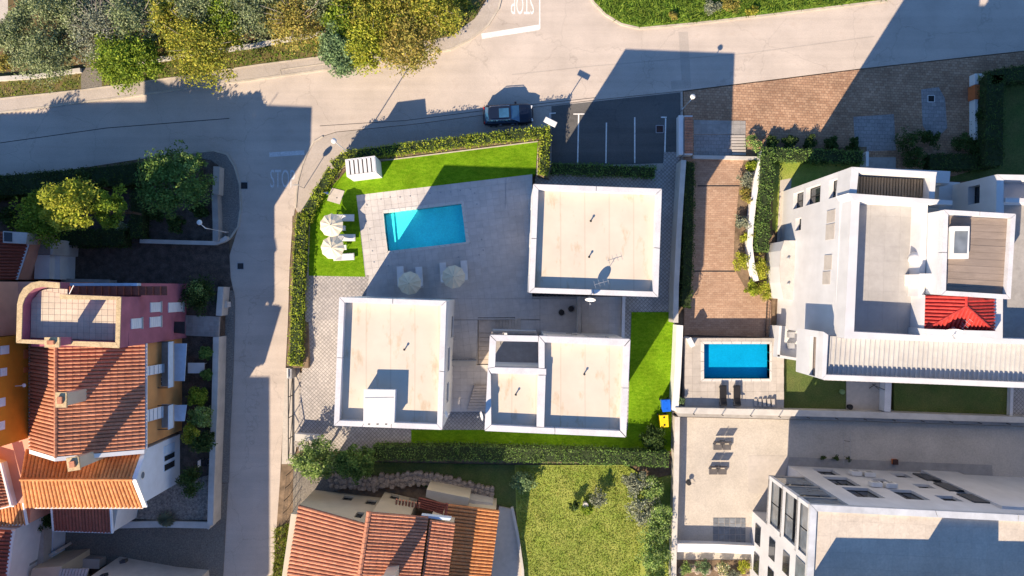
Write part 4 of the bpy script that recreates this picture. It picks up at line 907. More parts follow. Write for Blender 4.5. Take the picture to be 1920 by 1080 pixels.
# ================================================================ CAR (parked, nose to the right)
def make_car(label, px, py, rz):
    t = thing('parked_car', label, 'car', (0, 0, 0))
    W = .93
    # lower body: stations along the length (x, half width, z of sill, z of shoulder)
    st_ = [(-2.3, .70, .50, .86), (-2.22, .84, .36, .96), (-1.9, .91, .28, 1.02), (-1.2, .93, .26, 1.03), (0, .93, .26, 1.02), (1.1, .93, .26, .99), (1.75, .91, .28, .95), (2.12, .84, .36, .86), (2.3, .66, .46, .72)]
    mb = MB(); vs = []; fs = []; n = 10
    for x, hw, z0, z1 in st_:
        zm = (z0*.45+z1*.55)
        sec = [(-hw*.9, z0), (-hw, z0+.1), (-hw*1.0, zm), (-hw*.97, z1-.06), (-hw*.86, z1), (hw*.86, z1), (hw*.97, z1-.06), (hw, zm), (hw, z0+.1), (hw*.9, z0)]
        vs += [(x, y, z) for y, z in sec]
    for i in range(len(st_)-1):
        for k in range(n): fs.append((i*n+k, i*n+(k+1) % n, (i+1)*n+(k+1) % n, (i+1)*n+k))
    fs += [tuple(range(n-1, -1, -1)), tuple(range((len(st_)-1)*n, len(st_)*n))]
    mb.add(vs, fs); body = mb.build('body', 'car_paint', t, smooth=True)
    # hood crease lines, glass house, roof
    gb_ = [(-2.1, .74), (.98, .78)]; gt_ = [(-1.72, .60), (.12, .62)]
    zb, zt_ = 1.0, 1.56
    def quad(a, b, c, d, name, m): return MB().face(a, b, c, d).build(name, m, t)
    F0, F1 = (1.02, -.78, zb), (1.02, .78, zb); f0, f1 = (.2, -.62, zt_), (.2, .62, zt_); R0, R1 = (-2.12, -.74, zb), (-2.12, .74, zb); r0, r1 = (-1.75, -.58, zt_), (-1.75, .58, zt_)
    quad(F0, F1, f1, f0, 'windscreen', 'glass_car'); quad(R0, r0, r1, R1, 'rear_window', 'glass_car')
    for s, a, b, c, d in ((-1, F0, f0, r0, R0), (1, F1, f1, r1, R1)):
        A, B, C, D = map(Vector, (a, b, c, d)); 
        for u0, u1 in ((.03, .36), (.39, .70), (.73, .97)):
            quad(A.lerp(D, u0), A.lerp(D, u1), B.lerp(C, u1), B.lerp(C, u0), 'side_window', 'glass_car')
        for u in (0, .375, .715, .985): MB().tube([A.lerp(D, u)+Vector((0, s*.006, 0)), B.lerp(C, u)+Vector((0, s*.006, 0))], .028, 5).build('pillar', 'car_paint', t)
    rp = [(.24, -.63), (.27, 0), (.24, .63), (-.8, .66), (-1.8, .6), (-1.86, 0), (-1.8, -.6), (-.8, -.66)]
    mb = MB(); mb.prism(rp, 1.53, 1.565); mb.add([(x*.9-.06, y*.86, 1.59) for x, y in rp], [tuple(range(8))]); 
    mb.add([(x, y, 1.565) for x, y in rp]+[(x*.9-.06, y*.86, 1.59) for x, y in rp], [(i, (i+1) % 8, 8+(i+1) % 8, 8+i) for i in range(8)]); roof = mb.build('roof', 'car_paint', t, smooth=False)
    MB().face((-.85, -.42, 1.593), (.05, -.42, 1.593), (.05, .42, 1.593), (-.85, .42, 1.593)).build('sunroof', 'glass_car', roof)
    for s in (-1, 1): MB().tube([(-1.7, s*.6, 1.57), (-1.6, s*.61, 1.66), (.0, s*.63, 1.66), (.12, s*.62, 1.57)], .03, 6).build('roof_rail', 'chrome', t)
    for s in (-1, 1):
        m_ = MB().box((.72, s*1.0, 1.06), (.2, .2, .15)).build('mirror', 'car_paint', t, bevel=.04)
        MB().box((2.14, s*.6, .78), (.22, .3, .13), s*-.35).build('headlight', 'lamp_lens', t, bevel=.03); MB().box((-2.22, s*.68, .88), (.12, .26, .2), s*.2).build('tail_light', 'tail_lens', t, bevel=.03)
        for x in (-1.42, 1.42):
            w_ = MB().tube([(x, s*.70, .34), (x, s*.945, .34)], .34, 20).build('wheel', 'rubber', t); MB().tube([(x, s*.90, .34), (x, s*.955, .34)], .21, 12).build('rim', 'chrome', w_)
        for x in (.35, -.75): MB().box((x, s*.945, .9), (.2, .03, .03)).build('door_handle', 'chrome', t)
    MB().box((2.27, 0, .42), (.1, 1.3, .14)).build('front_bumper', 'plastic_black', t, bevel=.03); MB().box((2.3, 0, .64), (.04, .7, .16)).build('grille', 'plastic_black', t)
    MB().box((-2.3, 0, .5), (.1, 1.4, .14)).build('rear_bumper', 'plastic_black', t, bevel=.03)
    for s in (-1, 1): MB().tube([(1.1, s*.5, 1.005), (2.0, s*.42, .93)], .012, 4).build('hood_crease', 'car_paint', t)
    c = XY(px, py, 1.2); t.location = (c[0], c[1], .034); t.rotation_euler = (0, 0, rz)
make_car('dark blue sport utility car with silver roof rails parked in the shade by the hedge', 953, 213, math.radians(3))

# ================================================================ NORTH STRIP: TREES, LOW WALL
lw = thing('low_wall', 'long low white garden wall running behind the roadside trees', 'wall', P(480, 84, 0))
for q in ([(-60, 153), (0, 147), (70, 142), (150, 131)], [(190, 126), (355, 102), (480, 84), (520, 76), (610, 61), (760, 44), (815, 38), (858, 18), (876, -6), (880, -80)]): strip1(MB(), PL(q, .45), .38, 0, .45).build('wall', 'concrete_light', lw)
TG = 'roadside trees north of the street'
TR = [('olive_tree', 'grey-green olive tree at the top left corner of the photo', 95, 12, 2.6, (2.7, 2.0, 1.9), 'leaf_olive', 4500), ('olive_tree', 'grey-green olive tree left of the gravel path', 92, 98, 2.2, (2.8, 2.3, 1.7), 'leaf_olive', 5200),
      ('olive_tree', 'pale olive tree with bare twigs just right of the gravel path', 192, 62, 2.6, (2.4, 2.6, 1.9), 'leaf_grey', 3600), ('olive_tree', 'dense olive tree right of the bare-twigged pale one', 262, 40, 2.9, (2.4, 2.6, 2.1), 'leaf_olive', 4800),
      ('maple_tree', 'bright green roadside tree overhanging the pavement by the gravel path', 242, 118, 2.8, (2.9, 2.2, 2.2), 'leaf_green', 5600), ('walnut_tree', 'yellow-green tree reaching over the pavement between the olives', 385, 88, 2.8, (3.1, 3.0, 2.1), 'leaf_yellow', 5200),
      ('olive_tree', 'olive tree at the top edge left of the yellowing trees', 372, 12, 2.9, (2.4, 1.8, 2.0), 'leaf_olive', 4000), ('olive_tree', 'olive tree at the top edge above the orange earth', 468, 22, 2.9, (2.5, 2.2, 2.0), 'leaf_olive', 4200),
      ('walnut_tree', 'sparse autumn tree above the white wall and orange earth', 560, 38, 2.8, (2.5, 2.4, 2.0), 'leaf_autumn', 3000), ('olive_tree', 'olive tree behind the bushy blue-green roadside tree', 605, 5, 2.9, (1.9, 1.9, 1.9), 'leaf_olive', 3300),
      ('cypress_tree', 'rounded blue-green roadside tree at the pavement edge', 640, 90, 2.4, (1.7, 2.2, 2.2), 'leaf_bluegreen', 4600), ('lime_tree', 'bright lime-green rounded tree beside the blue-green one', 684, 84, 2.8, (1.7, 2.2, 2.2), 'leaf_lime', 4600),
      ('walnut_tree', 'large yellow autumn tree behind the lime-green one', 700, 22, 3.2, (3.0, 2.4, 2.2), 'leaf_yellow', 5600), ('walnut_tree', 'brown-yellow autumn tree leaning over the kerb before the side street', 768, 75, 2.9, (2.6, 2.8, 2.0), 'leaf_autumn', 4600),
      ('walnut_tree', 'yellow autumn tree at the top edge near the side street', 800, 18, 3.2, (3.0, 2.2, 2.1), 'leaf_yellow', 5200),
      ('olive_tree', 'small olive tree at the left edge between the two corner olives', 28, 62, 2.2, (1.5, 1.6, 1.5), 'leaf_olive', 2400), ('olive_tree', 'grey olive tree in the shade beside the narrow grey path', 148, 30, 2.4, (1.4, 1.9, 1.6), 'leaf_olive', 2600),
      ('walnut_tree', 'yellow-green tree at the top edge between two olive trees', 318, 40, 2.6, (1.7, 2.0, 1.8), 'leaf_yellow', 3000), ('walnut_tree', 'fresh green tree at the top edge beyond the yellow-green roadside tree', 424, 40, 2.7, (1.6, 2.0, 1.8), 'leaf_green', 3000),
      ('olive_tree', 'dark olive tree at the top edge right of the orange earth', 520, 8, 2.6, (1.7, 1.5, 1.7), 'leaf_olive', 2600), ('walnut_tree', 'fresh green tree behind the blue-green roadside tree', 648, 40, 2.9, (1.7, 1.8, 1.8), 'leaf_green', 3000), ('walnut_tree', 'ochre tree at the top edge between two large yellow ones', 752, 8, 3.0, (1.8, 1.6, 1.8), 'leaf_autumn', 3000)]
for nm, lb, x, y, z, r, m, n in TR:
    tree(nm, lb, x, y, z+.7, tuple(q*1.2 for q in r[:2])+(r[2]*1.15,), m, int(n*2.2), 95, .23 if 'olive' not in nm else .19, .09, .33, TG, 26 if 'twig' in lb or 'sparse' in lb else (10 if m == 'leaf_yellow' else None))
for i, (x, y, r, m) in enumerate([(10, 118, .9, 'leaf_autumn'), (30, 35, 1.0, 'leaf_olive'), (310, 75, 1.0, 'leaf_yellow'), (320, 20, 1.2, 'leaf_green'), (520, 60, .8, 'leaf_autumn'), (420, 50, 1.1, 'leaf_autumn'), (862, 8, .9, 'leaf_yellow'), (270, 85, 1.0, 'leaf_autumn'), (150, 20, .8, 'leaf_olive')]):
    shrub(['rust-coloured bush at the left photo edge by the low wall', 'small olive bush between the two leftmost olive trees', 'yellow bush under the bright green roadside tree', 'green bush at the top edge between olive trees', 'rusty bush on the orange earth beside the low wall', 'autumn bush among the olive trees above the low wall', 'yellow bush at the end of the low wall by the side street', 'autumn bush under the dense olive tree', 'dark olive bush beside the grey path at the top'][i], x, y, r, m, base=.09, n=1100, leaf=.2, group='bushes of the north strip')
tufts('verge_grass', PL([(195, 160), (350, 141), (480, 121), (620, 102), (845, 67), (890, 34), (905, 0), (870, 20), (760, 46), (610, 64), (355, 105), (195, 127)]), .09, 45, .2, 'blade_green')
tufts('verge_grass', PL([(-20, 187), (0, 184), (148, 168), (150, 134), (0, 150), (-20, 152)]), .09, 30, .18, 'blade_dry')
tufts('bank_grass_blades', PL([(1102, -20), (1114, 2), (1136, 25), (1166, 43), (1200, 51), (1300, 42), (1440, 26), (1660, -1), (1700, -20)]), .1, 110, .3, 'blade_green')
for i, (x, y, r, m) in enumerate([(1335, 12, .9, 'leaf_grey'), (1368, 6, 1.0, 'leaf_autumn'), (1262, 30, .5, 'leaf_autumn'), (1410, 18, .5, 'leaf_yellow')]):
    shrub(['grey-green bush on the grass bank at the top', 'dry ochre bush next to the grey-green one on the bank', 'small rusty plant in the grass bank near the kerb', 'small yellow plant on the grass bank right of the bushes'][i], x, y, r, m, base=.1, n=900, leaf=.16, group='plants on the grass bank')

# ================================================================ CORNER GARDEN (left)
hedge('hedge', 'dark shaded hedge along the main street at the left edge', [(-120, 368), (0, 348), (120, 338), (262, 325)], 2.0, .08, 1.9, 'leaf_dark', dens=60)
tree('garden_tree', 'sunlit yellow-green tree in the shaded corner garden', 134, 388, 7.4, (2.6, 2.5, 2.1), 'leaf_lime', 6800, 46, .26, .1, .3)
tree('garden_tree', 'darker green tree to the left of the sunlit one in the corner garden', 88, 410, 4.6, (2.6, 2.6, 2.1), 'leaf_green', 5600, 50, .24, .1)
tree('garden_tree', 'slim green tree just right of the sunlit tree in the corner garden', 213, 392, 6.0, (1.5, 2.1, 1.9), 'leaf_green', 3800, 34, .22, .1)
tree('pine_tree', 'small pine with an arching sunlit branch behind the hedge', 165, 345, 4.5, (2.2, 1.0, 1.2), 'leaf_dark', 2600, 24, .22, .1)
tree('fig_tree', 'wide dark tree with pale blossom tips at the street corner', 325, 345, 3.8, (3.4, 3.1, 2.1), 'leaf_hedge_dark', 7600, 60, .26, .1)
tree('fig_tree', 'upright leafy tree with bright tips on the rim of the street corner', 345, 305, 4.3, (2.2, 1.0, 1.2), 'leaf_shrub', 1700, 26, .26, .1)
hedge('hedge', 'dark ivy hedge between the corner garden and the earth yard', [(60, 442), (150, 446), (230, 446)], 1.6, .08, 1.7, 'leaf_dark', dens=60)
hedge('hedge', 'narrow shaded hedge crossing the corner garden', [(256, 355), (254, 445)], 1.3, .08, 1.5, 'leaf_dark', dens=60)
lowwall('garden_wall', 'white low wall of the corner garden ending in a curve by the lamp', [(262, 452), (330, 454), (402, 456), (418, 450), (425, 445)], .3, 0, .8, 'concrete_light', 'concrete_light')
lowwall('garden_wall', 'grey wall on the street side of the corner garden', [(402, 362), (404, 420), (404, 452)], .45, 0, 1.2, 'concrete', 'concrete')
lowwall('garden_wall', 'pale stone wall stub under the corner tree', [(406, 312), (404, 364)], .5, 0, 1.3, 'slab_light', 'slab_light')
lowwall('garden_wall', 'thin pale edging wall inside the corner garden', [(271, 372), (268, 427)], .3, 0, .4, 'concrete', None)
shrub('white-flowering shrub between the ivy hedge and the earth yard', 230, 430, .7, 'leaf_flower', 1.2, .09, 700, .16)
shrub('dark shrub with small white blossoms beside the pink house entrance', 373, 552, 1.9, 'leaf_dark', 3.0, .08, 3200, .2, None, 34)
shrub('small bush lit by the sun at the top of that shrub row', 376, 548, 1.3, 'leaf_shrub', 3.8, .08, 300, .18)

for i, (x, y, r, l) in enumerate([(290, 400, .8, 'low dark bush under the wide corner tree'), (330, 420, .9, 'low dark bush in the middle of the corner plot'), (375, 395, .8, 'low dark bush against the street wall of the corner plot'), (20, 410, 1.1, 'dark bush at the left edge behind the street hedge'), (55, 385, 1.0, 'dark bush between the street hedge and the garden trees')]):
    shrub(l, x, y, r, 'leaf_dark', r*1.2, .09, 1300, .2, 'low bushes of the corner garden')
# ================================================================ NEIGHBOUR PLOT (right): forecourt, driveway, pool
sheet('brick_forecourt', [(1282, 172), (1440, 152), (1600, 132), (1800, 110), (1920, 97), (2300, 50), (2300, 330), (1282, 330)], .045, 'pavers_brick_dark')
def slabs(name, pts, z, size, rot, m, gap=.012): 
    o = struct(MB().prism(PL(pts, z), z-.03, z).build(name, 'terrace_bed')); tiles(o, PL(pts, z), z, size, rot, m, gap=gap, th=.02, name='slab'); return o
slabs('grey_slab_area', [(1301, 225), (1398, 227), (1398, 252), (1301, 252)], .055, (.62, .42), 0, 'slab_grey')
sheet('grey_paver_patch', [(1600, 219), (1676, 214), (1680, 282), (1604, 284)], .05, 'pavers_tile_grey', .01)
sheet('grey_paver_patch', [(1727, 168), (1760, 163), (1772, 185), (1776, 240), (1762, 254), (1742, 254), (1730, 235)], .049, 'pavers_tile_grey', .01)
sheet('shaded_paving', [(1301, 253), (1398, 253), (1398, 293), (1301, 293)], .06, 'pavers_tile_grey', .02)
gs = thing('entry_steps', 'flight of narrow pale steps beside the forecourt shrub', 'stairs', P(1389, 275, 0))
for k in range(7): MB().prism(quadrect(1370+k*.5, 253+k*5.6, 1398, 257.4+k*5.6, .2), .03, .12+.03*k).build('step', 'slab_light', gs)
sheet('driveway', [(1283, 296), (1420, 296), (1416, 340), (1412, 380), (1402, 430), (1402, 480), (1418, 545), (1446, 565), (1446, 632), (1283, 632)], .1, 'pavers_brick')
for y, x0, x1 in ((348.5, 1308, 1388), (508.5, 1300, 1378)): struct(MB().prism(quadrect(x0, y-1.2, x1, y+1.2, .1), .09, .112).build('drain_channel', 'metal_dark'))
lowwall('edge_wall', 'pale low wall across the top of the brick driveway', [(1300, 294), (1430, 297)], .25, 0, .6, 'concrete_light', 'concrete_light')
hedge('hedge', 'dark shaded hedge along the driveway side of the boundary wall', [(1294, 305), (1292, 400), (1290, 500), (1286, 575)], 1.0, .08, 1.5, 'leaf_dark', dens=65)
fc = thing('fence', 'black bar fence closing the lower end of the brick driveway', 'fence', P(1360, 632, 0))
fa, fb = Vector(XY(1290, 630, 1.1)), Vector(XY(1446, 634, 1.1))
for z in (.25, 1.15): MB().tube([(*fa, z), (*fb, z)], .035, 6).build('rail', 'metal_dark', fc)
for k in range(24): q = fa.lerp(fb, k/23); MB().tube([(*q, .1), (*q, 1.13)], .014, 5).build('bar', 'metal_dark', fc)
fc2 = thing('fence', 'short black fence at the right end of the brick driveway', 'fence', P(1444, 600, 0))
fa, fb = Vector(XY(1444, 566, 1.1)), Vector(XY(1441, 632, 1.1))
for z in (.25, 1.15): MB().tube([(*fa, z), (*fb, z)], .035, 6).build('rail', 'metal_dark', fc2)
for k in range(12): q = fa.lerp(fb, k/11); MB().tube([(*q, .1), (*q, 1.13)], .014, 5).build('bar', 'metal_dark', fc2)
# curved white wall with planting
cw = [(1432, 284), (1428, 300), (1420, 330), (1414, 370), (1408, 425), (1406, 460), (1410, 495), (1418, 527)]
lowwall('curved_wall', 'snaking white garden wall between driveway shrubs and tall hedge', cw, .42, 0, 1.0, 'stucco_white', 'stucco_white')
sheet('planting_bed', [(1430, 284), (1418, 330), (1412, 370), (1405, 430), (1404, 470), (1420, 545), (1445, 562), (1400, 545), (1375, 500), (1378, 430), (1385, 360), (1395, 296)], .13, 'earth')
sheet('planting_bed', [(1432, 280), (1625, 275), (1625, 303), (1452, 306), (1448, 420), (1470, 540), (1446, 560), (1420, 530), (1408, 470), (1410, 425), (1420, 330)], .14, 'earth')
sheet('garden_lawn', [(1450, 300), (1620, 298), (1600, 330), (1482, 358), (1470, 440), (1448, 430)], .15, 'lawn')
sheet('garden_path', [(1463, 338), (1484, 334), (1480, 430), (1478, 560), (1452, 560), (1458, 430)], .155, 'beige_yard', .02)
hedge('hedge', 'tall clipped hedge on the garden side of the snaking white wall', [(1440, 288), (1438, 350), (1433, 420), (1430, 470)], 1.15, .1, 1.7, 'leaf_hedge_dark')
hedge('hedge', 'straight clipped hedge on the street side of the apartment garden', [(1432, 288), (1520, 290), (1618, 294)], 1.15, .1, 1.6, 'leaf_hedge_dark')
SH = [(1408, 312, .6, 'leaf_hedge', 'yellow-green shrub at the top of the driveway bed'), (1402, 335, .8, 'leaf_grey', 'silver-grey shrub in the driveway bed below the yellow-green one'), (1396, 366, .85, 'leaf_autumn', 'olive-brown shrub in the middle of the driveway bed'), (1392, 418, .8, 'leaf_grey', 'silver-grey shrub beside the lower half of the snaking wall'),
      (1403, 445, .7, 'leaf_lime', 'bright yellow shrub beside the snaking wall'), (1390, 492, .95, 'leaf_lime', 'round lime-green shrub near the driveway drain'), (1408, 540, .8, 'leaf_hedge', 'green shrub at the lower end of the driveway bed'), (1432, 545, .95, 'leaf_lime', 'large lime shrub where the snaking wall ends'),
      (1425, 438, .8, 'leaf_hedge', 'sunny green shrub right of the snaking wall'), (1430, 500, 1.1, 'leaf_lime', 'wide yellow-green shrub right of the snaking wall'), (1455, 530, .9, 'leaf_autumn', 'ochre shrub at the foot of the apartment wall'), (1413, 268, .8, 'leaf_shrub', 'round green shrub at the corner of the forecourt')]
for x, y, r, m, l in SH: shrub(l, x, y, r, m, r*1.3, .13, 1200, .16, 'driveway bed shrubs')
for i, (x, y, r) in enumerate([(1445, 268, .75), (1480, 266, .75), (1520, 268, .7), (1560, 270, .75), (1600, 272, .7), (1705, 268, 1.3), (1740, 262, 1.0), (1800, 268, 1.1), (1835, 275, 1.0), (1713, 296, 1.2)]):
    shrub(['dark rounded shrub, first in the row above the clipped hedge', 'dark rounded shrub, second in the row above the clipped hedge', 'dark rounded shrub, third in the row above the clipped hedge', 'dark rounded shrub, fourth in the row above the clipped hedge', 'dark rounded shrub, last in the row above the clipped hedge', 'large shaded bush below the grey paver patch', 'shaded bush right of the large one at the forecourt edge', 'shaded bush at the forecourt edge near the white planter', 'shaded bush touching the white planter wall', 'round clipped dark bush at the apartment entrance'][i], x, y, r, 'leaf_dark', r*1.3, .06, 1500, .17, 'shaded forecourt shrubs')
pw = thing('planter_wall', 'white planter wall with an orange panel at the right of the forecourt', 'planter', P(1838, 200, 0))
MB().prism(quadrect(1845, 138, 1849, 262, 1.2), 0, 1.2).build('wall', 'stucco_white', pw); MB().prism(quadrect(1828, 186, 1844, 262, .9), 0, .9).build('trough', 'stucco_white', pw); MB().prism(quadrect(1828, 138, 1844, 158, .9), 0, .9).build('trough', 'stucco_white', pw)
MB().prism(quadrect(1828, 159, 1844, 185, 1.1), 0, 1.1).build('panel', 'orange_panel', pw)
shrub('trailing plant growing out of the white planter', 1836, 215, .45, 'leaf_dark', .9, .85, 600, .14); shrub('small plant in the upper end of the white planter', 1838, 146, .32, 'leaf_flower', .6, .85, 300, .12)
hedge('hedge', 'tall dark hedge behind the white planter wall', [(1868, 140), (1866, 220), (1866, 310)], 1.8, .05, 2.2, 'leaf_dark', dens=60)
hedge('hedge', 'dark hedge turning along the street at the right edge', [(1860, 145), (1940, 133), (2050, 120)], 1.4, .05, 2.2, 'leaf_dark', dens=60)
hedge('hedge', 'dark low hedge in front of the apartment entrance', [(1745, 303), (1850, 303)], 1.5, .05, 1.3, 'leaf_dark', dens=60)
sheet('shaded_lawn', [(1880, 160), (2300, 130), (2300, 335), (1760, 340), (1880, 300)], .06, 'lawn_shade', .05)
ep = thing('entrance_wall', 'pale wall and ramp at the shaded apartment entrance', 'wall', P(1657, 300, 0)); MB().prism(quadrect(1627, 292, 1688, 314, 1.2), 0, .4).build('ramp', 'slab_grey', ep); MB().prism(quadrect(1624, 284, 1629, 312, 1.4), 0, 1.4).build('wall', 'stucco_white', ep)
# ---- neighbour pool terrace
NZ = 1.4
nt_ = thing('pool_terrace', 'pale slab terrace with the smaller swimming pool next door', 'terrace', P(1370, 700, 0))
NP_o = PL([(1314, 640), (1447, 640), (1447, 715), (1314, 715)], NZ); NP_i = PL([(1320, 645), (1443, 645), (1443, 710), (1320, 710)], NZ)
for q in ([(1284, 634), (1470, 634), (1470, 640), (1284, 640)], [(1284, 640), (1314, 640), (1314, 715), (1284, 715)], [(1447, 640), (1470, 640), (1470, 715), (1447, 715)], [(1284, 715), (1470, 715), (1470, 766), (1284, 766)]): MB().prism(PL(q, NZ), 0, NZ-.03).build('terrace_bed', 'terrace_bed', nt_)
tiles(nt_, PL([(1284, 634), (1470, 634), (1470, 766), (1284, 766)], NZ), NZ-.03, .7, 0, 'slab_light', gap=.006, th=.03, name='slab', hole=NP_o, limit=200)
np_ = thing('swimming_pool', 'smaller deep blue swimming pool next to the brick driveway', 'pool', P(1381, 678, 0))
for i in range(4):
    j = (i+1) % 4; A, B, C, D = Vector(NP_o[i]), Vector(NP_o[j]), Vector(NP_i[j]), Vector(NP_i[i]); n = (7, 4, 7, 4)[i]
    for k in range(n): a, b = (k+.02)/n, (k+.98)/n; MB().prism([tuple(A.lerp(B, a)), tuple(A.lerp(B, b)), tuple(D.lerp(C, b)), tuple(D.lerp(C, a))], .1, NZ+.02).build('rim_stone', 'pool_rim', np_)
mb = MB(); q = NP_i; mb.add([(*p, .7) for p in q]+[(*p, NZ) for p in q], [(0, 1, 2, 3)]+[(i, (i+1) % 4, 4+(i+1) % 4, 4+i) for i in range(4)]); mb.build('basin', 'pool_liner', np_)
MB().face(*[(*p, NZ-.1) for p in q]).build('water_surface', 'water_deep', np_)
bl = lounger0('sun_lounger', 'metal_dark', 'plastic_black', 'black sun loungers by the smaller pool')
copy_thing(bl, (*XY(1380, 741, NZ), NZ+.01), -math.pi/2, 'black sun lounger by the smaller pool, the one nearer the apartment building')
bl.location = (*XY(1354, 741, NZ), NZ+.01); bl.rotation_euler = (0, 0, -math.pi/2); bl['label'] = 'black sun lounger by the smaller pool, the one nearer the bins'
ht = thing('pool_steps', 'short pale steps at the corner of the smaller pool terrace', 'steps', P(1452, 735, NZ))
for k in range(5): MB().prism(quadrect(1415+k*8, 748, 1420+k*8, 762, NZ+.2), NZ, NZ+.1+.05*k).build('step', 'slab_light', ht)
shrub('small potted green plant at the corner of the smaller pool terrace', 1278, 752, .35, 'leaf_bluegreen', .7, NZ, 300, .14)
lowwall('pool_wall', 'white wall beside the smaller pool below the brick driveway', [(1292, 634), (1300, 650)], .3, 0, 2.0, 'stucco_white', 'stucco_white')
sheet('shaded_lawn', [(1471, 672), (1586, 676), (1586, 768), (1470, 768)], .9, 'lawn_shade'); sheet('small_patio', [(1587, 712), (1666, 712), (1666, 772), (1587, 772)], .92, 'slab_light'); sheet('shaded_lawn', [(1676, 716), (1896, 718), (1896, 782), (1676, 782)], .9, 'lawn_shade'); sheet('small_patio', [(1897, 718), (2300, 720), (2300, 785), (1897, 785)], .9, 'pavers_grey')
lowwall('divider_wall', 'pale low wall between the small patio and the second shaded lawn', [(1666, 716), (1664, 772)], .5, 0, 2.0, 'stucco_white', 'parapet'); lowwall('divider_wall', 'pale divider at the right end of the second shaded lawn', [(1898, 720), (1896, 785)], .2, 0, 1.4, 'stucco_white', 'parapet')
bq = thing('garden_grill', 'folded dark clothes stand on the small shaded patio', 'clothes stand', P(1640, 728, .92))
for a, b in (((1630, 728, .95), (1642, 720, 1.9)), ((1636, 720, .95), (1648, 730, 1.9)), ((1642, 724, 1.9), (1662, 732, 1.9))): MB().tube([P(*a), P(*b)], .03, 5).build('bar', 'metal_dark', bq)
o = MB().lathe(P(1577, 734, .9), [(.22, 0), (.24, .35), (.18, .36), (0, .3)], 12).build('plant_pot', 'leaf_bluegreen'); tag(o, 'small teal pot at the edge of the first shaded lawn', 'pot')
o = MB().lathe(P(1591, 762, .92), [(.2, 0), (.26, .4), (.2, .41), (0, .35)], 12).build('plant_pot', 'plastic_black'); tag(o, 'small dark pot in the corner of the small patio', 'pot')
# long wall with fence posts south of the pool gardens
sw = thing('long_wall', 'long pale wall with short black posts below the pool gardens', 'wall', P(1600, 778, 0))
MB().prism(PL([(1266, 764), (1600, 771), (1920, 782), (2300, 795), (2300, 806), (1920, 793), (1600, 783), (1270, 775)], 2.0), 0, 2.0).build('wall', 'concrete_light', sw)
MB().prism(PL([(1268, 774.5), (1600, 782.5), (1920, 793), (2300, 805), (2300, 812), (1920, 799), (1600, 789), (1272, 781)], 1.3), 0, 1.3).build('ledge', 'concrete', sw)
for k in range(13):
    x = 1300+k*53.5; y = 776+(x-1300)*.031; c = P(x, y, 2.0); MB().tube([(c[0], c[1], 1.9), (c[0], c[1], 2.45)], .04, 6).build('post', 'metal_dark', sw)
sheet('beige_yard', [(1266, 782), (1600, 790), (1920, 800), (2300, 812), (2300, 1400), (1262, 1400)], .2, 'beige_yard')
sheet('slate_paving_bed', [(1337, 971), (1398, 971), (1398, 1023), (1337, 1023)], .215, 'concrete', .02)
for k in range(1):
    o = [x for x in bpy.data.objects if x.name.startswith('slate_paving_bed')][0]; tiles(o, PL([(1337, 971), (1398, 971), (1398, 1023), (1337, 1023)], .22), .215, .52, 0, 'slate', gap=.03, th=.02, name='slate')
sheet('yard_panel', [(1403, 854), (1480, 854), (1475, 925), (1403, 925)], .207, 'slab_light', .02)
def bench2(label, px, py):
    c = P(px, py, .4); t = thing('folding_bench', label, 'bench', (c[0], c[1], .2), 'folded double benches on the beige yard')
    for s in (-.42, .42):
        MB().box((c[0]+s, c[1]-.28, .6), (.78, .5, .05)).build('seat', 'bench_grey', t); MB().box((c[0]+s, c[1]+.22, .82), (.78, .05, .5), 0).build('backrest', 'bench_grey', t)
        for q in (-.35, .35): MB().box((c[0]+s+q, c[1]-.28, .4), (.05, .45, .4)).build('leg', 'metal_grey', t)
    MB().tube([(c[0]-.2, c[1]+.3, .5), (c[0], c[1]+.45, 1.05), (c[0]+.25, c[1]+.3, .5)], .03, 6).build('handle', 'metal_dark', t)
bench2('dark grey double bench on the beige yard, the one nearer the long wall', 1353, 832); bench2('dark grey double bench on the beige yard, the one further from the long wall', 1345, 878)
o = thing('garden_hose_reel', 'small dark reel standing on the beige yard', 'reel', P(1291, 905, .2)); c = P(1291, 905, .4); MB().lathe((c[0], c[1], .2), [(.22, 0), (.22, .06), (.08, .07), (.08, .35), (.22, .36), (.22, .42), (.05, .43)], 14).build('drum', 'metal_dark', o); MB().tube([(c[0], c[1], .6), (c[0]+.6, c[1]-.1, .3)], .02, 5).build('handle', 'metal_grey', o)
lowwall('yard_wall', 'broad white wall at the lower end of the beige yard', [(1264, 1027), (1340, 1028), (1424, 1032)], .7, 0, 1.2, 'stucco_white', 'stucco_white')
lowwall('yard_wall', 'narrow pale wall between the green shrubs and the beige yard', [(1270, 782), (1268, 900), (1264, 1030), (1262, 1150)], .4, 0, 1.3, 'concrete_light', 'concrete_light')
sheet('planting_bed', [(1268, 1050), (1425, 1050), (1425, 1200), (1268, 1200)], .25, 'earth')
for i, (x, y, r, m) in enumerate([(1285, 1065, .7, 'leaf_shrub'), (1318, 1062, .8, 'leaf_bluegreen'), (1355, 1066, .8, 'leaf_flower'), (1395, 1062, .7, 'leaf_lime'), (1375, 1078, .6, 'leaf_grey')]):
    shrub(['green shrub in the rock bed nearest the narrow wall', 'blue-green succulent in the rock bed', 'white-flowering shrub in the middle of the rock bed', 'yellow shrub in the rock bed near the glazed building', 'silver shrub at the bottom edge of the rock bed'][i], x, y, r, m, r, .25, 700, .16, 'rock bed plants')
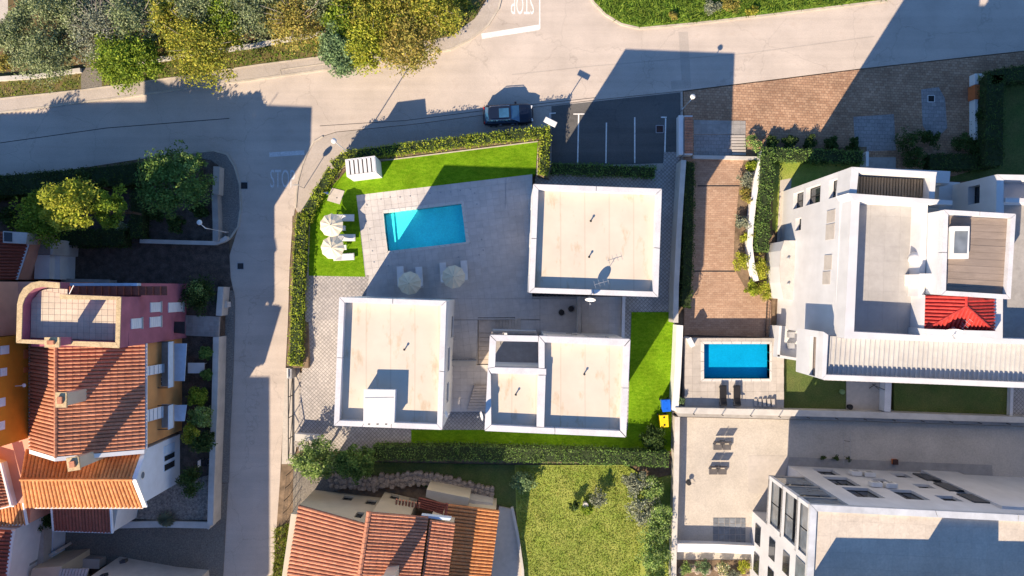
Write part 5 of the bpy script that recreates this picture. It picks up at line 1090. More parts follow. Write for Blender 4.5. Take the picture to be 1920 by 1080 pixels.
for i in range(9):
    x, y = 1278+i*16+rnd.uniform(-4, 4), 1070+rnd.uniform(-6, 10); c = P(x, y, .3); mb = MB(); r = rnd.uniform(.25, .45); mb.lathe((c[0], c[1], .2), [(r*.9, 0), (r, r*.3), (r*.7, r*.7), (0, r*.8)], 7, rnd.uniform(.8, 1.3), 1); tag(mb.build('boulder', 'rock'), 'grey boulder in the rock bed at the bottom edge', 'boulder', 'boulders of the rock bed')

# ================================================================ WHITE APARTMENT BUILDING (right)
AP = thing('apartment_building', 'large white apartment building with tiled roof terrace and brown upper deck', 'building', P(1690, 500, 0))
ZA, ZAd, ZL = 14.3, 12.6, 13.6
main = PL([(1583, 634), (1748, 640), (1757, 322), (1597, 313)], ZA)
ow = ops_px(main[3], main[0], [(1487, 360, 1506, 390), (1511, 349, 1538, 382), (1554, 336, 1574, 370)], 'x'); ow2 = ops_px(main[3], main[0], [(1491, 409, 1502, 432), (1551, 394, 1566, 417), (1549, 420, 1565, 449), (1546, 478, 1560, 506), (1543, 509, 1557, 533)], 'x')
walls(AP, main, 0, ZAd-.4, 'stucco_white_b', {3: ow+ow2[:1], 2: [(1, 3, 5, 7), (1, 3, 9, 11)]}, .45)
MB().prism(PL([(1583.5, 633), (1747.5, 639), (1756, 368), (1594, 366)], ZA), ZAd-.41, ZAd-.02).build('roof_slab', 'stucco_white_b', AP)
Lm = math.dist(main[3], main[0]); u = ((main[0][0]-main[3][0])/Lm, (main[0][1]-main[3][1])/Lm)
for o_ in ow2[1:]:                     # pale louvre panels standing just proud of the wall
    a = (main[3][0]+u[0]*o_[0], main[3][1]+u[1]*o_[0]); b = (main[3][0]+u[0]*o_[1], main[3][1]+u[1]*o_[1]); nx = (u[1], -u[0])
    MB().prism([a, b, (b[0]+nx[0]*.04, b[1]+nx[1]*.04), (a[0]+nx[0]*.04, a[1]+nx[1]*.04)], o_[2], o_[3]).build('shutter', 'slab_light', AP)
dk = MB().prism(PL([(1604, 374), (1738, 380), (1733, 632), (1588, 626)], ZAd), ZAd-.02, ZAd).build('roof_deck', 'terrace_bed', AP)
surf('deck_tile', (.40, .385, .375), var=.06, rand=.06, fine=.06)
tiles(dk, PL([(1605, 376), (1736, 381), (1731, 630), (1590, 625)], ZAd), ZAd, 1.15, -.03, 'deck_tile', gap=.004, th=.012, name='deck_tile')
def apz(pts, z0, z1, name='parapet', m='stucco_white_b', zr=None): return MB().prism(PL(pts, z1 if zr is None else zr), z0, z1).build(name, m, AP)
apz([(1583, 634), (1601, 628), (1612, 372), (1597, 366)], ZAd-.4, ZA); apz([(1601, 622), (1750, 630), (1920, 636), (2300, 648), (2300, 660), (1920, 646), (1748, 640), (1583, 634.5)], ZAd-.4, ZA-.002)
apz([(1729, 381), (1740, 381), (1733, 556), (1722, 556)], ZAd-.01, ZA-.2); apz([(1591, 362), (1786, 376), (1786, 384), (1600, 376)], ZAd-.2, ZA+.25, 'beam')
# louvred loggia roof at the north end
apz([(1597, 313), (1610, 322), (1606, 363), (1592, 362)], ZAd-.6, ZA); apz([(1598, 313), (1757, 322.5), (1755, 331), (1611, 323)], ZAd-.6, ZA-.003); apz([(1744, 331.5), (1755, 331.5), (1752, 373), (1742, 372)], ZAd-.6, ZA-.2)
apz([(1606, 322), (1744, 330), (1742, 372), (1604, 363)], ZL-.75, ZL-.65, 'louvre_bed', 'concrete')
for k in range(24):
    t0, t1 = k/24, (k+.72)/24; a0, a1, b0, b1 = [Vector(XY(*q, ZL)) for q in ((1607, 329), (1742, 335), (1606, 361), (1740, 369))]
    MB().prism([tuple(a0.lerp(a1, t0)), tuple(a0.lerp(a1, t1)), tuple(b0.lerp(b1, t1)), tuple(b0.lerp(b1, t0))], ZL-.5, ZL-.38).build('louvre', 'wood_brown', AP)
apz([(1625, 314), (1782, 321), (1780, 344), (1625, 335)], 11.2, 11.5, 'ledge'); apz([(1766, 322), (1782, 322), (1780, 346), (1765, 346)], 8, 11.1, 'side_wall')
apz([(1762, 340), (1800, 342), (1800, 425), (1758, 425)], 0, 8.6, 'link_wall'); 
# right block with the shaded west wall
rb = PL([(1862, 640), (2300, 655), (2300, 335), (1870, 327)], ZA); rwin = ops_px(rb[3], rb[0], [(1815, 348, 1840, 382)], 'x')
walls(AP, rb, 0, ZAd, 'stucco_white_b', {3: rwin}, .6)
apz([(1869, 327), (1882, 337), (1880, 640), (1862, 640)], ZAd-.3, ZA-.004); apz([(1870, 327), (2300, 335), (2300, 346), (1883, 337)], ZAd-.3, ZA-.006); apz([(1886, 371), (2300, 378), (2300, 386), (1886, 379)], ZAd-.1, ZA+.1, 'beam')
dk2 = MB().prism(PL([(1883, 380), (2300, 388), (2300, 640), (1880, 632)], ZAd), ZAd+.0, ZAd+.03).build('roof_deck', 'slab_grey', AP)
MB().prism(PL([(1745, 425), (1862, 430), (1862, 640), (1742, 634)], ZA), 0, ZAd-.03).build('wall', 'stucco_white_b', AP)
# stair tower with brown deck
ZT = 16.2; tw = PL([(1765, 553), (1895, 561), (1905, 401), (1770, 393)], ZT)
walls(AP, [tuple(Vector(p).lerp((Vector(tw[0])+Vector(tw[2]))/2, .01)) for p in tw], 12, ZT-.5, 'stucco_white_b', {0: [(1.2, 1.7, 14.8, 15.3), (3.8, 4.3, 14.8, 15.3)]}, .15, bars=0)
parapet(AP, tw, ZT-.6, ZT, .32, joints=[(3, .5), (2, .5)])
for k in range(11):
    a0, a1, b0, b1 = [Vector(XY(*q, ZT-.4)) for q in ((1779, 405), (1896, 411), (1774, 548), (1887, 554))]; t0, t1 = (k+.01)/11, (k+.985)/11
    MB().prism([tuple(a0.lerp(b0, t0)), tuple(a1.lerp(b1, t0)), tuple(a1.lerp(b1, t1)), tuple(a0.lerp(b0, t1))], ZT-.5, ZT-.42+rnd.uniform(-.01, .01)).build('deck_board', 'deck_brown', AP)
sk = thing('skylight', 'white framed rooflight box on the brown upper deck', 'skylight', P(1800, 455, ZT-.42))
MB().prism(PL([(1783, 485), (1817, 485), (1819, 426), (1785, 426)], ZT+.1), ZT-.43, ZT+.05).build('kerb', 'stucco_white', sk); MB().prism(PL([(1791, 475), (1815, 475), (1817, 430), (1793, 430)], ZT+.25), ZT+.05, ZT+.12).build('glazing', 'glass_grey', sk)
MB().prism(PL([(1786, 432), (1819, 432), (1820, 424), (1787, 424)], ZT+.5), ZT+.05, ZT+.4).build('hood', 'stucco_white', sk)
ob = thing('roof_dome', 'white ball shaped vent cowl on the apartment roof terrace', 'cowl', P(1718, 485, ZAd)); c = P(1718, 485, ZAd+.9); MB().lathe((c[0], c[1], ZAd+.35), [(0, 0), (.35, .1), (.55, .4), (.45, .8), (.2, 1.0), (0, 1.05)], 18).build('dome', 'metal_white', ob, smooth=True); MB().tube([(c[0], c[1], ZAd), (c[0], c[1], ZAd+.4)], .22, 12).build('neck', 'metal_grey', ob)
ac = thing('roof_cabinet', 'white cabinet against the stair tower wall of the apartment roof', 'cabinet', P(1745, 525, ZAd)); MB().prism(PL([(1727, 536), (1760, 536), (1760, 514), (1727, 514)], ZA+.6), ZAd, ZA+.5).build('casing', 'metal_white', ac); MB().prism(PL([(1726, 537), (1761, 537), (1761, 513), (1726, 513)], ZA+.65), ZA+.5, ZA+.56).build('lid', 'stucco_white', ac)
# red glazed hip roof
rr = thing('hip_roof', 'small glossy red tiled hip roof below the brown upper deck', 'roof', P(1800, 590, ZAd))
zr, ze = 15.9, 14.6; rdg0, rdg1 = P(1811, 556, zr), P(1811, 574, zr); sw_, se_, nw_, ne_ = P(1733, 619, ze), P(1864, 622, ze), P(1735, 553, ze), P(1863, 560, ze)
MB().prism([sw_[:2], se_[:2], ne_[:2], nw_[:2]], ZAd-.02, ze-.05).build('base_wall', 'stucco_white_b', rr)
MB().face(nw_, sw_, rdg1, rdg0).build('roof_deck', 'red_glazed', rr); MB().face(sw_, se_, rdg1).build('roof_deck', 'red_glazed', rr); MB().face(se_, ne_, rdg0, rdg1).build('roof_deck', 'red_glazed', rr)
def hip_rows(e0, e1, r0, r1, n):
    """rows perpendicular to the eave, cut by the hip"""
    e0, e1, r0, r1 = map(Vector, (e0, e1, r0, r1)); nr = (e1-e0).cross(r0-e0).normalized(); nr = nr if nr.z > 0 else -nr
    ax = (e1-e0).normalized(); L = (e1-e0).length
    for k in range(n):
        s = (k+.5)/n*L; a = (r0-e0).dot(ax); b = (r1-e0).dot(ax)
        f = 1.0 if min(a, b) <= s <= max(a, b) else (s/min(a, b) if s < min(a, b) else (L-s)/(L-max(a, b)))
        perp = ((r0-e0)-ax*a); st = e0+ax*s; en = st+perp*f
        if f < .1: continue
        MB().tube([en+nr*.02, st.lerp(en, .5)+nr*.03, st+nr*.03], [L/n*.36]*3, 7).build('tile_row', 'red_glazed', rr)
hip_rows(nw_, sw_, rdg0, rdg1, 10); hip_rows(ne_, se_, rdg0, rdg1, 10); hip_rows(sw_, se_, rdg1, rdg1, 18)
for a, b in ((rdg0, rdg1), (rdg1, sw_), (rdg1, se_)): ridge_cap(rr, Vector(a)+Vector((0, 0, .06)), Vector(b)+Vector((0, 0, .06)), 'red_glazed', .11)
dish('large white satellite dish over the red hip roof', 1790, 614, ZA-.02, ZA+1.0, .62, math.radians(-100), .25); antenna('television aerial standing beside the dish over the red hip roof', 1810, 610, ZA-.02, 1.1, 5, .9)
apz([(1738, 617), (1872, 621), (1872, 634), (1738, 630)], ZAd-.4, ZA+.9, 'parapet')
# corrugated roof wing
ZC = 13.4
wing = PL([(1541, 711), (1920, 727), (2300, 743), (2300, 660), (1920, 645), (1583, 635), (1544, 622)], ZC); walls(AP, wing, 8.4, ZC-.7, 'stucco_white_b', {6: [(.5, 3.9, 10.9, 12.1)]}, .35, name='wing_wall', gm='deck_brown', bars=0)
MB().prism(wing[::-1][:0] or wing, 8.2, 8.395).build('wing_soffit', 'stucco_white_b', AP)
MB().prism(PL([(1640, 708), (1920, 716), (2300, 728), (2300, 660), (1640, 640)], ZC), 0, 8.19).build('wing_base', 'stucco_white_b', AP)
for k in range(46):
    x0 = 1550+k*9.1; sl = (k*9.1)*.036
    a, b, c2, d2 = [Vector(XY(x, y, ZC-.5)) for x, y in ((x0, 630+sl*.9), (x0+9.1, 630+(sl+.33)*.9), (x0+9.1-5, 713+sl*1.05), (x0-5, 713+sl*1.05))]
    mb = MB(); h = .11
    for u0, u1, z0_, z1_ in ((0, .62, 0, 0), (.62, .70, 0, h), (.70, .9, h, h), (.9, 1, h, 0)):
        mb.face((*a.lerp(b, u0), ZC-.5+z0_), (*a.lerp(b, u1), ZC-.5+z1_), (*d2.lerp(c2, u1), ZC-.58+z1_), (*d2.lerp(c2, u0), ZC-.58+z0_))
    mb.build('roof_panel', 'metal_panel', AP)
apz([(1541, 711), (1549, 702), (1553, 628), (1544, 622)], ZC-.75, ZC); apz([(1541, 711.5), (1920, 727.5), (2300, 743), (2300, 733), (1920, 717), (1549, 702.5)], ZC-.75, ZC-.002)
MB().prism(PL([(1549, 629), (1600, 631), (2300, 655), (2300, 738), (1549, 705)], ZC-.6), ZC-.75, ZC-.66).build('roof_underlay', 'concrete', AP)
for x in (1757, 1842): MB().prism(quadrect(x, 625+(x-1757)*.03, x+24, 630+(x-1757)*.03, ZA), ZC-.5, ZC-.3).build('roof_hatch', 'stucco_white', AP)
# west-side frame, bay and balconies
bay = thing('lower_bay', 'low white rounded bay attached to the apartment wall', 'bay', P(1480, 500, 0))
q = PL([(1504, 452), (1470, 452), (1464, 470), (1462, 500), (1464, 530), (1470, 560), (1500, 562)], 3.8); MB().prism(q, 0, 3.7).build('wall', 'stucco_white_b', bay); MB().prism([tuple(Vector(p).lerp(Vector(q[3]), -.02)) for p in q], 3.7, 3.85).build('coping', 'concrete_light', bay)
for y in (484, 532): MB().lathe((*XY(1478, y, 3.9), 3.85), [(.12, 0), (.12, .12), (.05, .16), (0, .16)], 10).build('vent_cap', 'metal_grey', bay)
bc = thing('balcony', 'small white ground balcony beside the apartment pool lawn', 'balcony', P(1480, 630, 0)); MB().prism(PL([(1462, 612), (1502, 612), (1500, 675), (1458, 668)], 2.6), 0, 2.4).build('floor_slab', 'stucco_white_b', bc)
for q in ([(1461, 611), (1466, 611), (1462, 669), (1457, 668)], [(1458, 665), (1500, 672), (1500, 677), (1457, 670)]): MB().prism(PL(q, 3.2), 2.2, 3.2).build('parapet', 'stucco_white_b', bc)
for y in (628, 648): MB().box((*XY(1484, y, 2.9), 2.7), (.5, .5, .6)).build('chair', 'metal_grey', bc)

# ================================================================ GLAZED WHITE BUILDING (bottom right)
GB = thing('apartment_building', 'white building with glazed balconies and rows of dark windows at bottom right', 'building', P(1650, 950, 0))
ZB = 13.3; nA, nB = XY(2300, 985, ZB), XY(1520, 946, ZB)
dirx = (Vector(nB)-Vector(nA)).normalized(); perp = Vector((-dirx.y, dirx.x))    # points south
if perp.y > 0: perp = -perp
def gp(px_x, s=0):                        # a point on the north wall line at world x, s metres south of it
    t = (px_x-nB[0])/(nA[0]-nB[0]); q = Vector(nB).lerp(Vector(nA), t)+perp*s; return (q.x, q.y)
xw0 = nB[0]; xw1 = xw0+3.1; xe = nA[0]
poly = [gp(xw1, 26), gp(xe, 26), gp(xe, 0), gp(xw1, 0)]
wr = [(1557, 895, 1600, 910), (1594, 915, 1642, 932), (1533, 880, 1567, 890), (1677, 888, 1703, 895), (1718, 908, 1746, 915), (1763, 930, 1795, 939), (1735, 888, 1770, 897), (1766, 902, 1817, 919), (1815, 924, 1873, 942), (1642, 898, 1666, 907), (1684, 919, 1725, 936)]
nops = ops_px(poly[2], poly[3], wr, 'y')
fix = []
for o_ in nops: fix.append((o_[0], o_[1], o_[2], o_[3]))
walls(GB, poly, 0, ZB-.35, 'stucco_white_b', {2: fix}, .3)
# recessed stair slot in the north wall
MB().prism([gp(38.2, -.22), gp(41.6, -.22), gp(41.6, .02), gp(38.2, .02)], 0, ZB-1.5).build('stair_bay', 'stucco_white_b', GB)
for k in range(3): MB().prism([gp(36.9, -.12), gp(38.15, -.12), gp(38.15, -.001), gp(36.9, -.001)], 1.2+k*3.4, 3.6+k*3.4).build('stair_window', 'glass', GB)
# glazed west wing
for z in (4.3, 7.6, 10.9): MB().prism([gp(xw0, 4.4), gp(xw1-.01, 4.4), gp(xw1-.01, .1), gp(xw0, .1)], z-.3, z).build('floor_slab', 'concrete', GB)
MB().prism([gp(xw0+.02, 26), gp(xw1-.01, 26), gp(xw1-.01, 4.42), gp(xw0+.02, 4.42)], 0, ZB-.4).build('wing_wall', 'stucco_white_b', GB)
for s in (0.1, 4.1): MB().prism([gp(xw0, s+.3), gp(xw0+.3, s+.3), gp(xw0+.3, s), gp(xw0, s)], 4.0, ZB-.4).build('column', 'stucco_white_b', GB)
for z in (.62, 4.32, 7.62, 10.92):
    for s in ((.45, 2.3) if z > 1 else ()): MB().prism([gp(xw0+.12, s+1.75), gp(xw0+.16, s+1.75), gp(xw0+.16, s), gp(xw0+.12, s)], z, z+2.0).build('glass_panel', 'glass_grey', GB)
    if z > 1: MB().prism([gp(xw0+.4, .2), gp(xw1-.1, .2), gp(xw1-.1, .16), gp(xw0+.4, .16)], z, z+2.2).build('glass_panel', 'glass_grey', GB)
    if z > 1: MB().prism([gp(xw0, 4.09), gp(xw0+.02, 4.09), gp(xw0+.02, .41), gp(xw0, .41)], z-.3, z+.55 if z < 10 else z+.4).build('balcony_front', 'stucco_white_b', GB)
    for s in ((5.2, 7.8) if z < 10 else (4.7, 6.5, 8.3, 10.1)): 
        MB().prism([gp(xw0-.03, s+1.7), gp(xw0+.03, s+1.7), gp(xw0+.03, s), gp(xw0-.03, s)], z+.7 if z < 10 else z+.1, z+2.1 if z < 10 else z+1.9).build('window', 'glass' if z < 10 else 'glass_grey', GB)
pr = [gp(xw0, 26), gp(xe, 26), gp(xe, 0), gp(xw0, 0)]
MB().prism([gp(xw0, 26), gp(xe, 26), gp(xe, 0), gp(xw0, 0)], ZB-.4, ZB-.3).build('roof_slab', 'concrete_light', GB)
parapet(GB, pr, ZB-.3, ZB, .5, 'sheet_lead', joints=[(2, .13), (2, .3), (2, .5), (2, .7), (3, .3), (3, .6)])
surf('roof_tile_pale', (.58, .51, .43), var=.06, rand=.06, fine=.1, fines=6)
tiles(MB().prism([gp(xw0+.52, 14), gp(xe-.6, 14), gp(xe-.6, .55), gp(xw0+.52, .55)], ZB-.3, ZB-.28).build('roof_deck', 'concrete', GB), [gp(xw0+.55, 12), gp(50, 12), gp(50, .57), gp(xw0+.55, .57)], ZB-.28, 1.2, math.atan2(dirx.y, dirx.x)+math.pi, 'roof_tile_pale', gap=.004, th=.012, name='deck_tile')
# penthouse volumes further south, outside the picture
MB().prism(PL([(1538, 1400), (2300, 1420), (2300, 1140), (1538, 1125)], ZB+2.4), ZB-.27, ZB+2.4).build('penthouse', 'stucco_white_b', GB)
MB().prism(PL([(1736, 1260), (1847, 1265), (1847, 1173), (1736, 1165)], ZB+4.2), ZB+2.39, ZB+4.2).build('lift_tower', 'stucco_white_b', GB)
def ac_unit(label, px, py):
    s, z = on_plane(px, py, poly[2], poly[3]); L = Vector(poly[2])+(Vector(poly[3])-Vector(poly[2])).normalized()*s-perp*.25
    t = thing('air_conditioner', label, 'air conditioner', (L.x, L.y, z), 'air conditioners on the glazed building wall')
    MB().box((L.x, L.y, z), (.95, .4, .65), math.atan2(dirx.y, dirx.x)).build('casing', 'metal_white', t, bevel=.03); MB().box((L.x-perp.x*.2, L.y-perp.y*.2, z), (.5, .03, .5), math.atan2(dirx.y, dirx.x)).build('fan_grille', 'metal_grey', t)
    for q in (-.3, .3): MB().box((L.x+q, L.y, z-.38), (.05, .4, .08)).build('bracket', 'metal_grey', t)
ac_unit('air conditioner lowest on the wall, the left one of its pair', 1604, 892); ac_unit('air conditioner lowest on the wall, the right one of its pair', 1629, 894); ac_unit('air conditioner higher on the wall, the left one of its pair', 1641, 913); ac_unit('air conditioner higher on the wall, the right one of its pair', 1669, 915)
o = thing('yard_pole_frame', 'tall thin grey frame leaning on the shaded yard', 'frame', P(1588, 840, .2))
for x in (1582, 1594): MB().tube([P(x, 812, .25), P(x, 872, 1.4)], .016, 5).build('rail', 'metal_grey', o)
for k in range(2): MB().tube([P(1582, 826+k*30, .45+k*.5), P(1594, 828+k*30, .45+k*.5)], .02, 5).build('rung', 'metal_dark', o)
for i, (x, y) in enumerate([(1544, 858), (1568, 859), (1592, 861)]): shrub(['small dark potted bush by the wall base, the left one', 'small dark potted bush by the wall base, the middle one', 'small dark potted bush by the wall base, the right one'][i], x, y, .28, 'leaf_dark', .6, .2, 250, .12, 'small bushes on the shaded yard')
o = thing('storage_box', 'small rust-red box standing on the shaded yard', 'box', P(1679, 866, .2)); MB().prism(quadrect(1675, 862, 1684, 871, .6), .2, .6).build('casing', 'orange_panel', o); MB().prism(quadrect(1674.5, 861.5, 1684.5, 871.5, .64), .6, .64).build('lid', 'iron_brown', o)
sheet('yard_step', [(1480, 857), (1860, 872), (1862, 900), (1470, 900)], .24, 'concrete', .05)
# ================================================================ LEFT ROW OF HOUSES
GZ = 2.3     # garden level of the row
struct(MB().prism(PL([(-300, 535), (330, 538), (405, 540), (405, 610), (398, 905), (390, 985), (100, 985), (-300, 985)], GZ), -.05, 1.2).build('house_plot', 'earth_dark'))
lowwall('garden_wall', 'long pale garden wall along the gravel verge of the side street', [(405, 632), (402, 760), (396, 905), (394, 985)], .45, 0, 2.0, 'concrete_light', 'concrete_light')
lowwall('garden_wall', 'short pale wall with a letter box by the pink house entrance', [(414, 538), (410, 592)], .45, 0, 1.7, 'concrete_light', 'concrete_light')
lb = thing('letter_box', 'small white letter box on the pavement side of the short wall', 'letter box', P(421, 570, .1)); MB().box((*XY(421, 571, 1.0), .55), (.5, .5, .9)).build('casing', 'metal_white', lb); MB().box((*XY(421, 571, 1.0), 1.03), (.58, .58, .06)).build('lid', 'concrete_light', lb)
wk = struct(MB().prism(PL([(330, 590), (412, 594), (410, 632), (328, 628)], 1.4), 0, 1.38).build('entrance_path', 'terrace_bed')); tiles(wk, PL([(331, 591), (411, 595), (409, 631), (329, 627)], 1.4), 1.38, .5, 0, 'slab_grey', gap=.015, th=.02, name='slab')
# ---- pink house with roof terrace
PH = thing('pink_house', 'pink house with a tiled roof terrace and ochre parapet', 'house', (-34, -2, 0))
XE = -30.0; ZP = 12.9
def yy(py, z): return -(py-540)/K*(1-z/CAMH)
def xx(px, z): return (px-960)/K*(1-z/CAMH)
yS, yN, yM = yy(652, ZP), .39, yy(557, ZP); xW = xx(30, ZP)
pw_ops = []
for r in ((281, 567, 300, 585), (261, 596, 266, 596), (245, 597, 264, 616), (280, 594, 300, 613), (315, 567, 342, 585)):
    if r[1] < r[3]: pw_ops.append(r)
A_, B_ = (XE, yS), (XE, yN); po = ops_px(A_, B_, pw_ops, 'x')
walls(PH, [(xW+.3, yS), (XE, yS), (XE, yM), (xW+.3, yM)], 0, ZP-1.35, 'stucco_pink', {}, .1)
walls(PH, [(xx(112, 10), yM+.001), (XE, yM+.001), (XE, yN), (xx(112, 10), yN)], 0, 9.6, 'stucco_pink', {}, .1, name='stair_wall')
for o_ in po:                                       # closed white shutters standing proud, each with its sill
    s = MB().prism([(XE, yS+o_[0]), (XE+.07, yS+o_[0]), (XE+.07, yS+o_[1]), (XE, yS+o_[1])], o_[2], o_[3]).build('shutter', 'shutter_white', PH)
    for k in range(5): z = o_[2]+(o_[3]-o_[2])*(k+.5)/5; MB().box((XE+.075, yS+(o_[0]+o_[1])/2, z), (.02, (o_[1]-o_[0])*.9, .05)).build('slat', 'shutter_white', s)
    MB().box((XE+.08, yS+(o_[0]+o_[1])/2, o_[2]-.06), (.16, o_[1]-o_[0]+.15, .07)).build('sill', 'concrete_light', PH)
# parapet ring with the rounded north-west corner
arc = [(112, 530), (75, 527), (58, 530), (44, 540), (36, 553), (32, 570), (30, 642)]
po_ = PL(arc, ZP); wall_th = .42
ins_ = PL([(112, 541), (78, 538), (64, 541), (54, 549), (46, 560), (42, 572), (40, 636)], ZP)
MB().prism(po_+ins_[::-1], ZP-1.3, ZP-.08).build('parapet', 'stucco_pink', PH); MB().prism(PL(arc, ZP)+ins_[::-1], ZP-.075, ZP).build('coping', 'cap_ochre', PH)
for q in ([(30, 643), (40, 636.5), (216, 642), (224, 653)], [(216, 641.5), (224, 652), (227, 557), (218, 563)], [(217.5, 562.5), (226.5, 556.5), (112, 552), (112, 561)]):
    MB().prism(PL(q, ZP), ZP-1.3, ZP-.08).build('parapet', 'stucco_pink', PH); MB().prism(PL(q, ZP), ZP-.075, ZP+.001).build('coping', 'cap_ochre', PH)
tfl = PL([(113, 543), (113, 560), (219, 565), (217, 640), (41, 634), (44, 570), (56, 551), (78, 541)], ZP)
MB().prism(PL([(41, 634), (44, 565), (78, 541), (112, 542), (112, 562), (218, 564), (216, 640)], ZP), ZP-1.32, ZP-1.02).build('terrace_bed', 'terrace_bed', PH)
tiles(PH, PL([(41, 635), (43, 565), (60, 545), (218, 564), (216, 641)], ZP), ZP-1.02, .46, -.02, 'terrace_tile', gap=.012, th=.02, name='terrace_tile', limit=260)
tiles(PH, PL([(61, 545), (78, 541), (112, 542), (112, 551)], ZP), ZP-1.0201, .46, -.02, 'terrace_tile', gap=.012, th=.019, name='terrace_tile', limit=40)
chimney(PH, 97, 642, ZP-.05, ZP+1.7, (.9, .55), 'stucco_pink', 0, 'cap_ochre')
for k in range(14):                                   # outside stair down the north side
    x0 = xx(132, 11)+k*.5; MB().prism([(x0+.01, yM+.1), (x0+.49, yM+.1), (x0+.49, yN-.25), (x0+.01, yN-.25)], 9.55, ZP-1.1-k*.17).build('step', 'terracotta_dull', PH)  # dark step colour stands in for the parapet's shade
MB().prism([(xx(112, 11), yN-.22), (XE, yN-.22), (XE, yN), (xx(112, 11), yN)], 9.6, 10.3).build('stair_parapet', 'shutter_shade_blue', PH)
MB().tube([P(130, 551, ZP), P(138, 535, ZP+.3)], .03, 6).build('handrail', 'metal_white', PH)
aw = MB().prism(PL([(327, 603), (346, 603), (346, 626), (326, 624)], 3.8), 3.7, 3.8).build('porch_roof', 'metal_dark', PH)
# ---- orange house with the big tiled gable
OH = thing('orange_house', 'orange house with a large striped terracotta gable roof', 'house', (-34, -9, 0))
XO = -30.4; ze, zr = 8.9, 11.6; y0, y1 = yy(648, zr)-.02, yy(856, zr); xr = xx(105, zr); xw = xx(56, ze)
oo = ops_px((XO, y1), (XO, y0-.1), [(304, 640, 313, 675), (302, 708, 314, 726)], 'x')
walls(OH, [(xw+.3, y1+.1), (XO, y1+.1), (XO, y0-.1), (xw+.3, y0-.1)], 0, ze-.1, 'stucco_orange', {1: oo}, .2, gm='glass', fm='shutter_shade_blue')
for e in ((XO, y1+.1), (XO, y0-.12)):
    MB().add([(XO, e[1], ze-.1), (xw+.3, e[1], ze-.1), (xr, e[1], zr-.12)], [(0, 1, 2)]).build('gable', 'stucco_orange', OH)
tile_slope(OH, (xr, y0, zr), (xr, y1, zr), (XO+.35, y0, ze-.05), (XO+.35, y1, ze-.05), 29, 'terracotta', 12)
tile_slope(OH, (xr, y0, zr), (xr, y1, zr), (xw, y0, ze-.05), (xw, y1, ze-.05), 29, 'terracotta', 8)
ridge_cap(OH, (xr, y0, zr+.06), (xr, y1, zr+.06))
MB().box((XO+.42, (y0+y1)/2, ze-.12), (.14, y0-y1, .12)).build('gutter', 'metal_white', OH); MB().box((xw-.06, (y0+y1)/2, ze-.12), (.14, y0-y1, .12)).build('gutter', 'metal_white', OH)
MB().prism([(xw, y1-.35), (xr, y1-.35), (XO+.35, y1-.35), (XO+.35, y1-.02), (xr, y1-.02), (xw, y1-.02)], [ze-.3, zr-.25, ze-.3, ze-.3, zr-.25, ze-.3], [ze+.08, zr+.14, ze+.08, ze+.08, zr+.14, ze+.08]).build('verge_board', 'stucco_white', OH)
chimney(OH, 114, 750, 10.3, 13.6, (.65, .95), 'stucco_cream', 0, 'cap_ochre')
# awnings, shutters and balconies on the street wall
for (r, m) in (((268, 685, 299, 702), 'shutter_white'), ((268, 766, 297, 788), 'shutter_white')):
    o_ = ops_px((XO, y1), (XO, y0), [r], 'x')[0]; a, b = y1+o_[0], y1+o_[1]
    s = MB().add([(XO+.01, a, o_[3]), (XO+.01, b, o_[3]), (XO+.45, b, o_[2]), (XO+.45, a, o_[2])], [(0, 1, 2, 3)]).build('awning', m, OH)
    for k in range(5): t0 = (k+.5)/5; MB().box((XO+.01+.44*t0+.02, (a+b)/2, o_[3]+(o_[2]-o_[3])*t0+.03), (.03, b-a-.06, .03)).build('slat', 'metal_grey', s)
for ya, yb in ((640, 725), (758, 802)):
    Ya, Yb = yy(ya, 5.2), yy(yb, 5.2); t = MB().prism([(XO, Yb), (XO+1.0, Yb), (XO+1.0, Ya), (XO, Ya)], 5.0, 5.2).build('balcony_slab', 'slab_grey', OH)
    MB().prism([(XO+.95, Yb), (XO+1.0, Yb), (XO+1.0, Ya), (XO+.95, Ya)], 5.2, 6.1).build('balcony_panel', 'shutter_shade_blue', t)
    for q in (Ya, Yb): MB().prism([(XO, q-.03), (XO+.95, q-.03), (XO+.95, q+.03), (XO, q+.03)], 5.9, 5.97).build('balcony_rail', 'metal_dark', t)
    MB().prism([(XO+.05, Yb+.3), (XO+1.3, Yb+.3), (XO+1.5, Ya-.3), (XO+.05, Ya-.3)], 3.6, 3.68).build('canopy', 'shutter_shade_blue', OH)
# ---- white gable house in front of it, blue shade put into its walls
BH = thing('white_gabled_house', 'white gabled house in blue-tinted shade with a round window and bright tiled roof', 'house', (-35, -15.5, 0))
XB = -30.6; zq, ez = 9.9, 8.2; yr = -15.4; yn, ys = -13.45, -17.95; xl = xx(38, zq)
mb = MB(); pent = [(XB, yn, 0), (XB, yn, ez+.05), (XB, yr, zq-.1), (XB, ys+.1, ez), (XB, ys+.1, 0)]
mb.add(pent+[(xl+.4, y, z) for x, y, z in pent], [(0, 1, 2, 3, 4), (5, 6, 7, 8, 9), (0, 1, 6, 5), (3, 4, 9, 8)]); mb.build('wall', 'stucco_shade_blue', BH)
tile_slope(BH, (xl, yr, zq), (XB+.02, yr, zq), (xx(52, ez)-.2, yn+.05, ez), (XB+.02, yn+.05, ez), 30, 'terracotta_orange', 6)
tile_slope(BH, (xl, yr, zq), (XB+.02, yr, zq), (xx(45, ez), ys-.2, ez-.1), (XB+.02, ys-.2, ez-.1), 30, 'terracotta_orange', 6)
ridge_cap(BH, (xl, yr, zq+.05), (XB, yr, zq+.05), 'terracotta_orange')
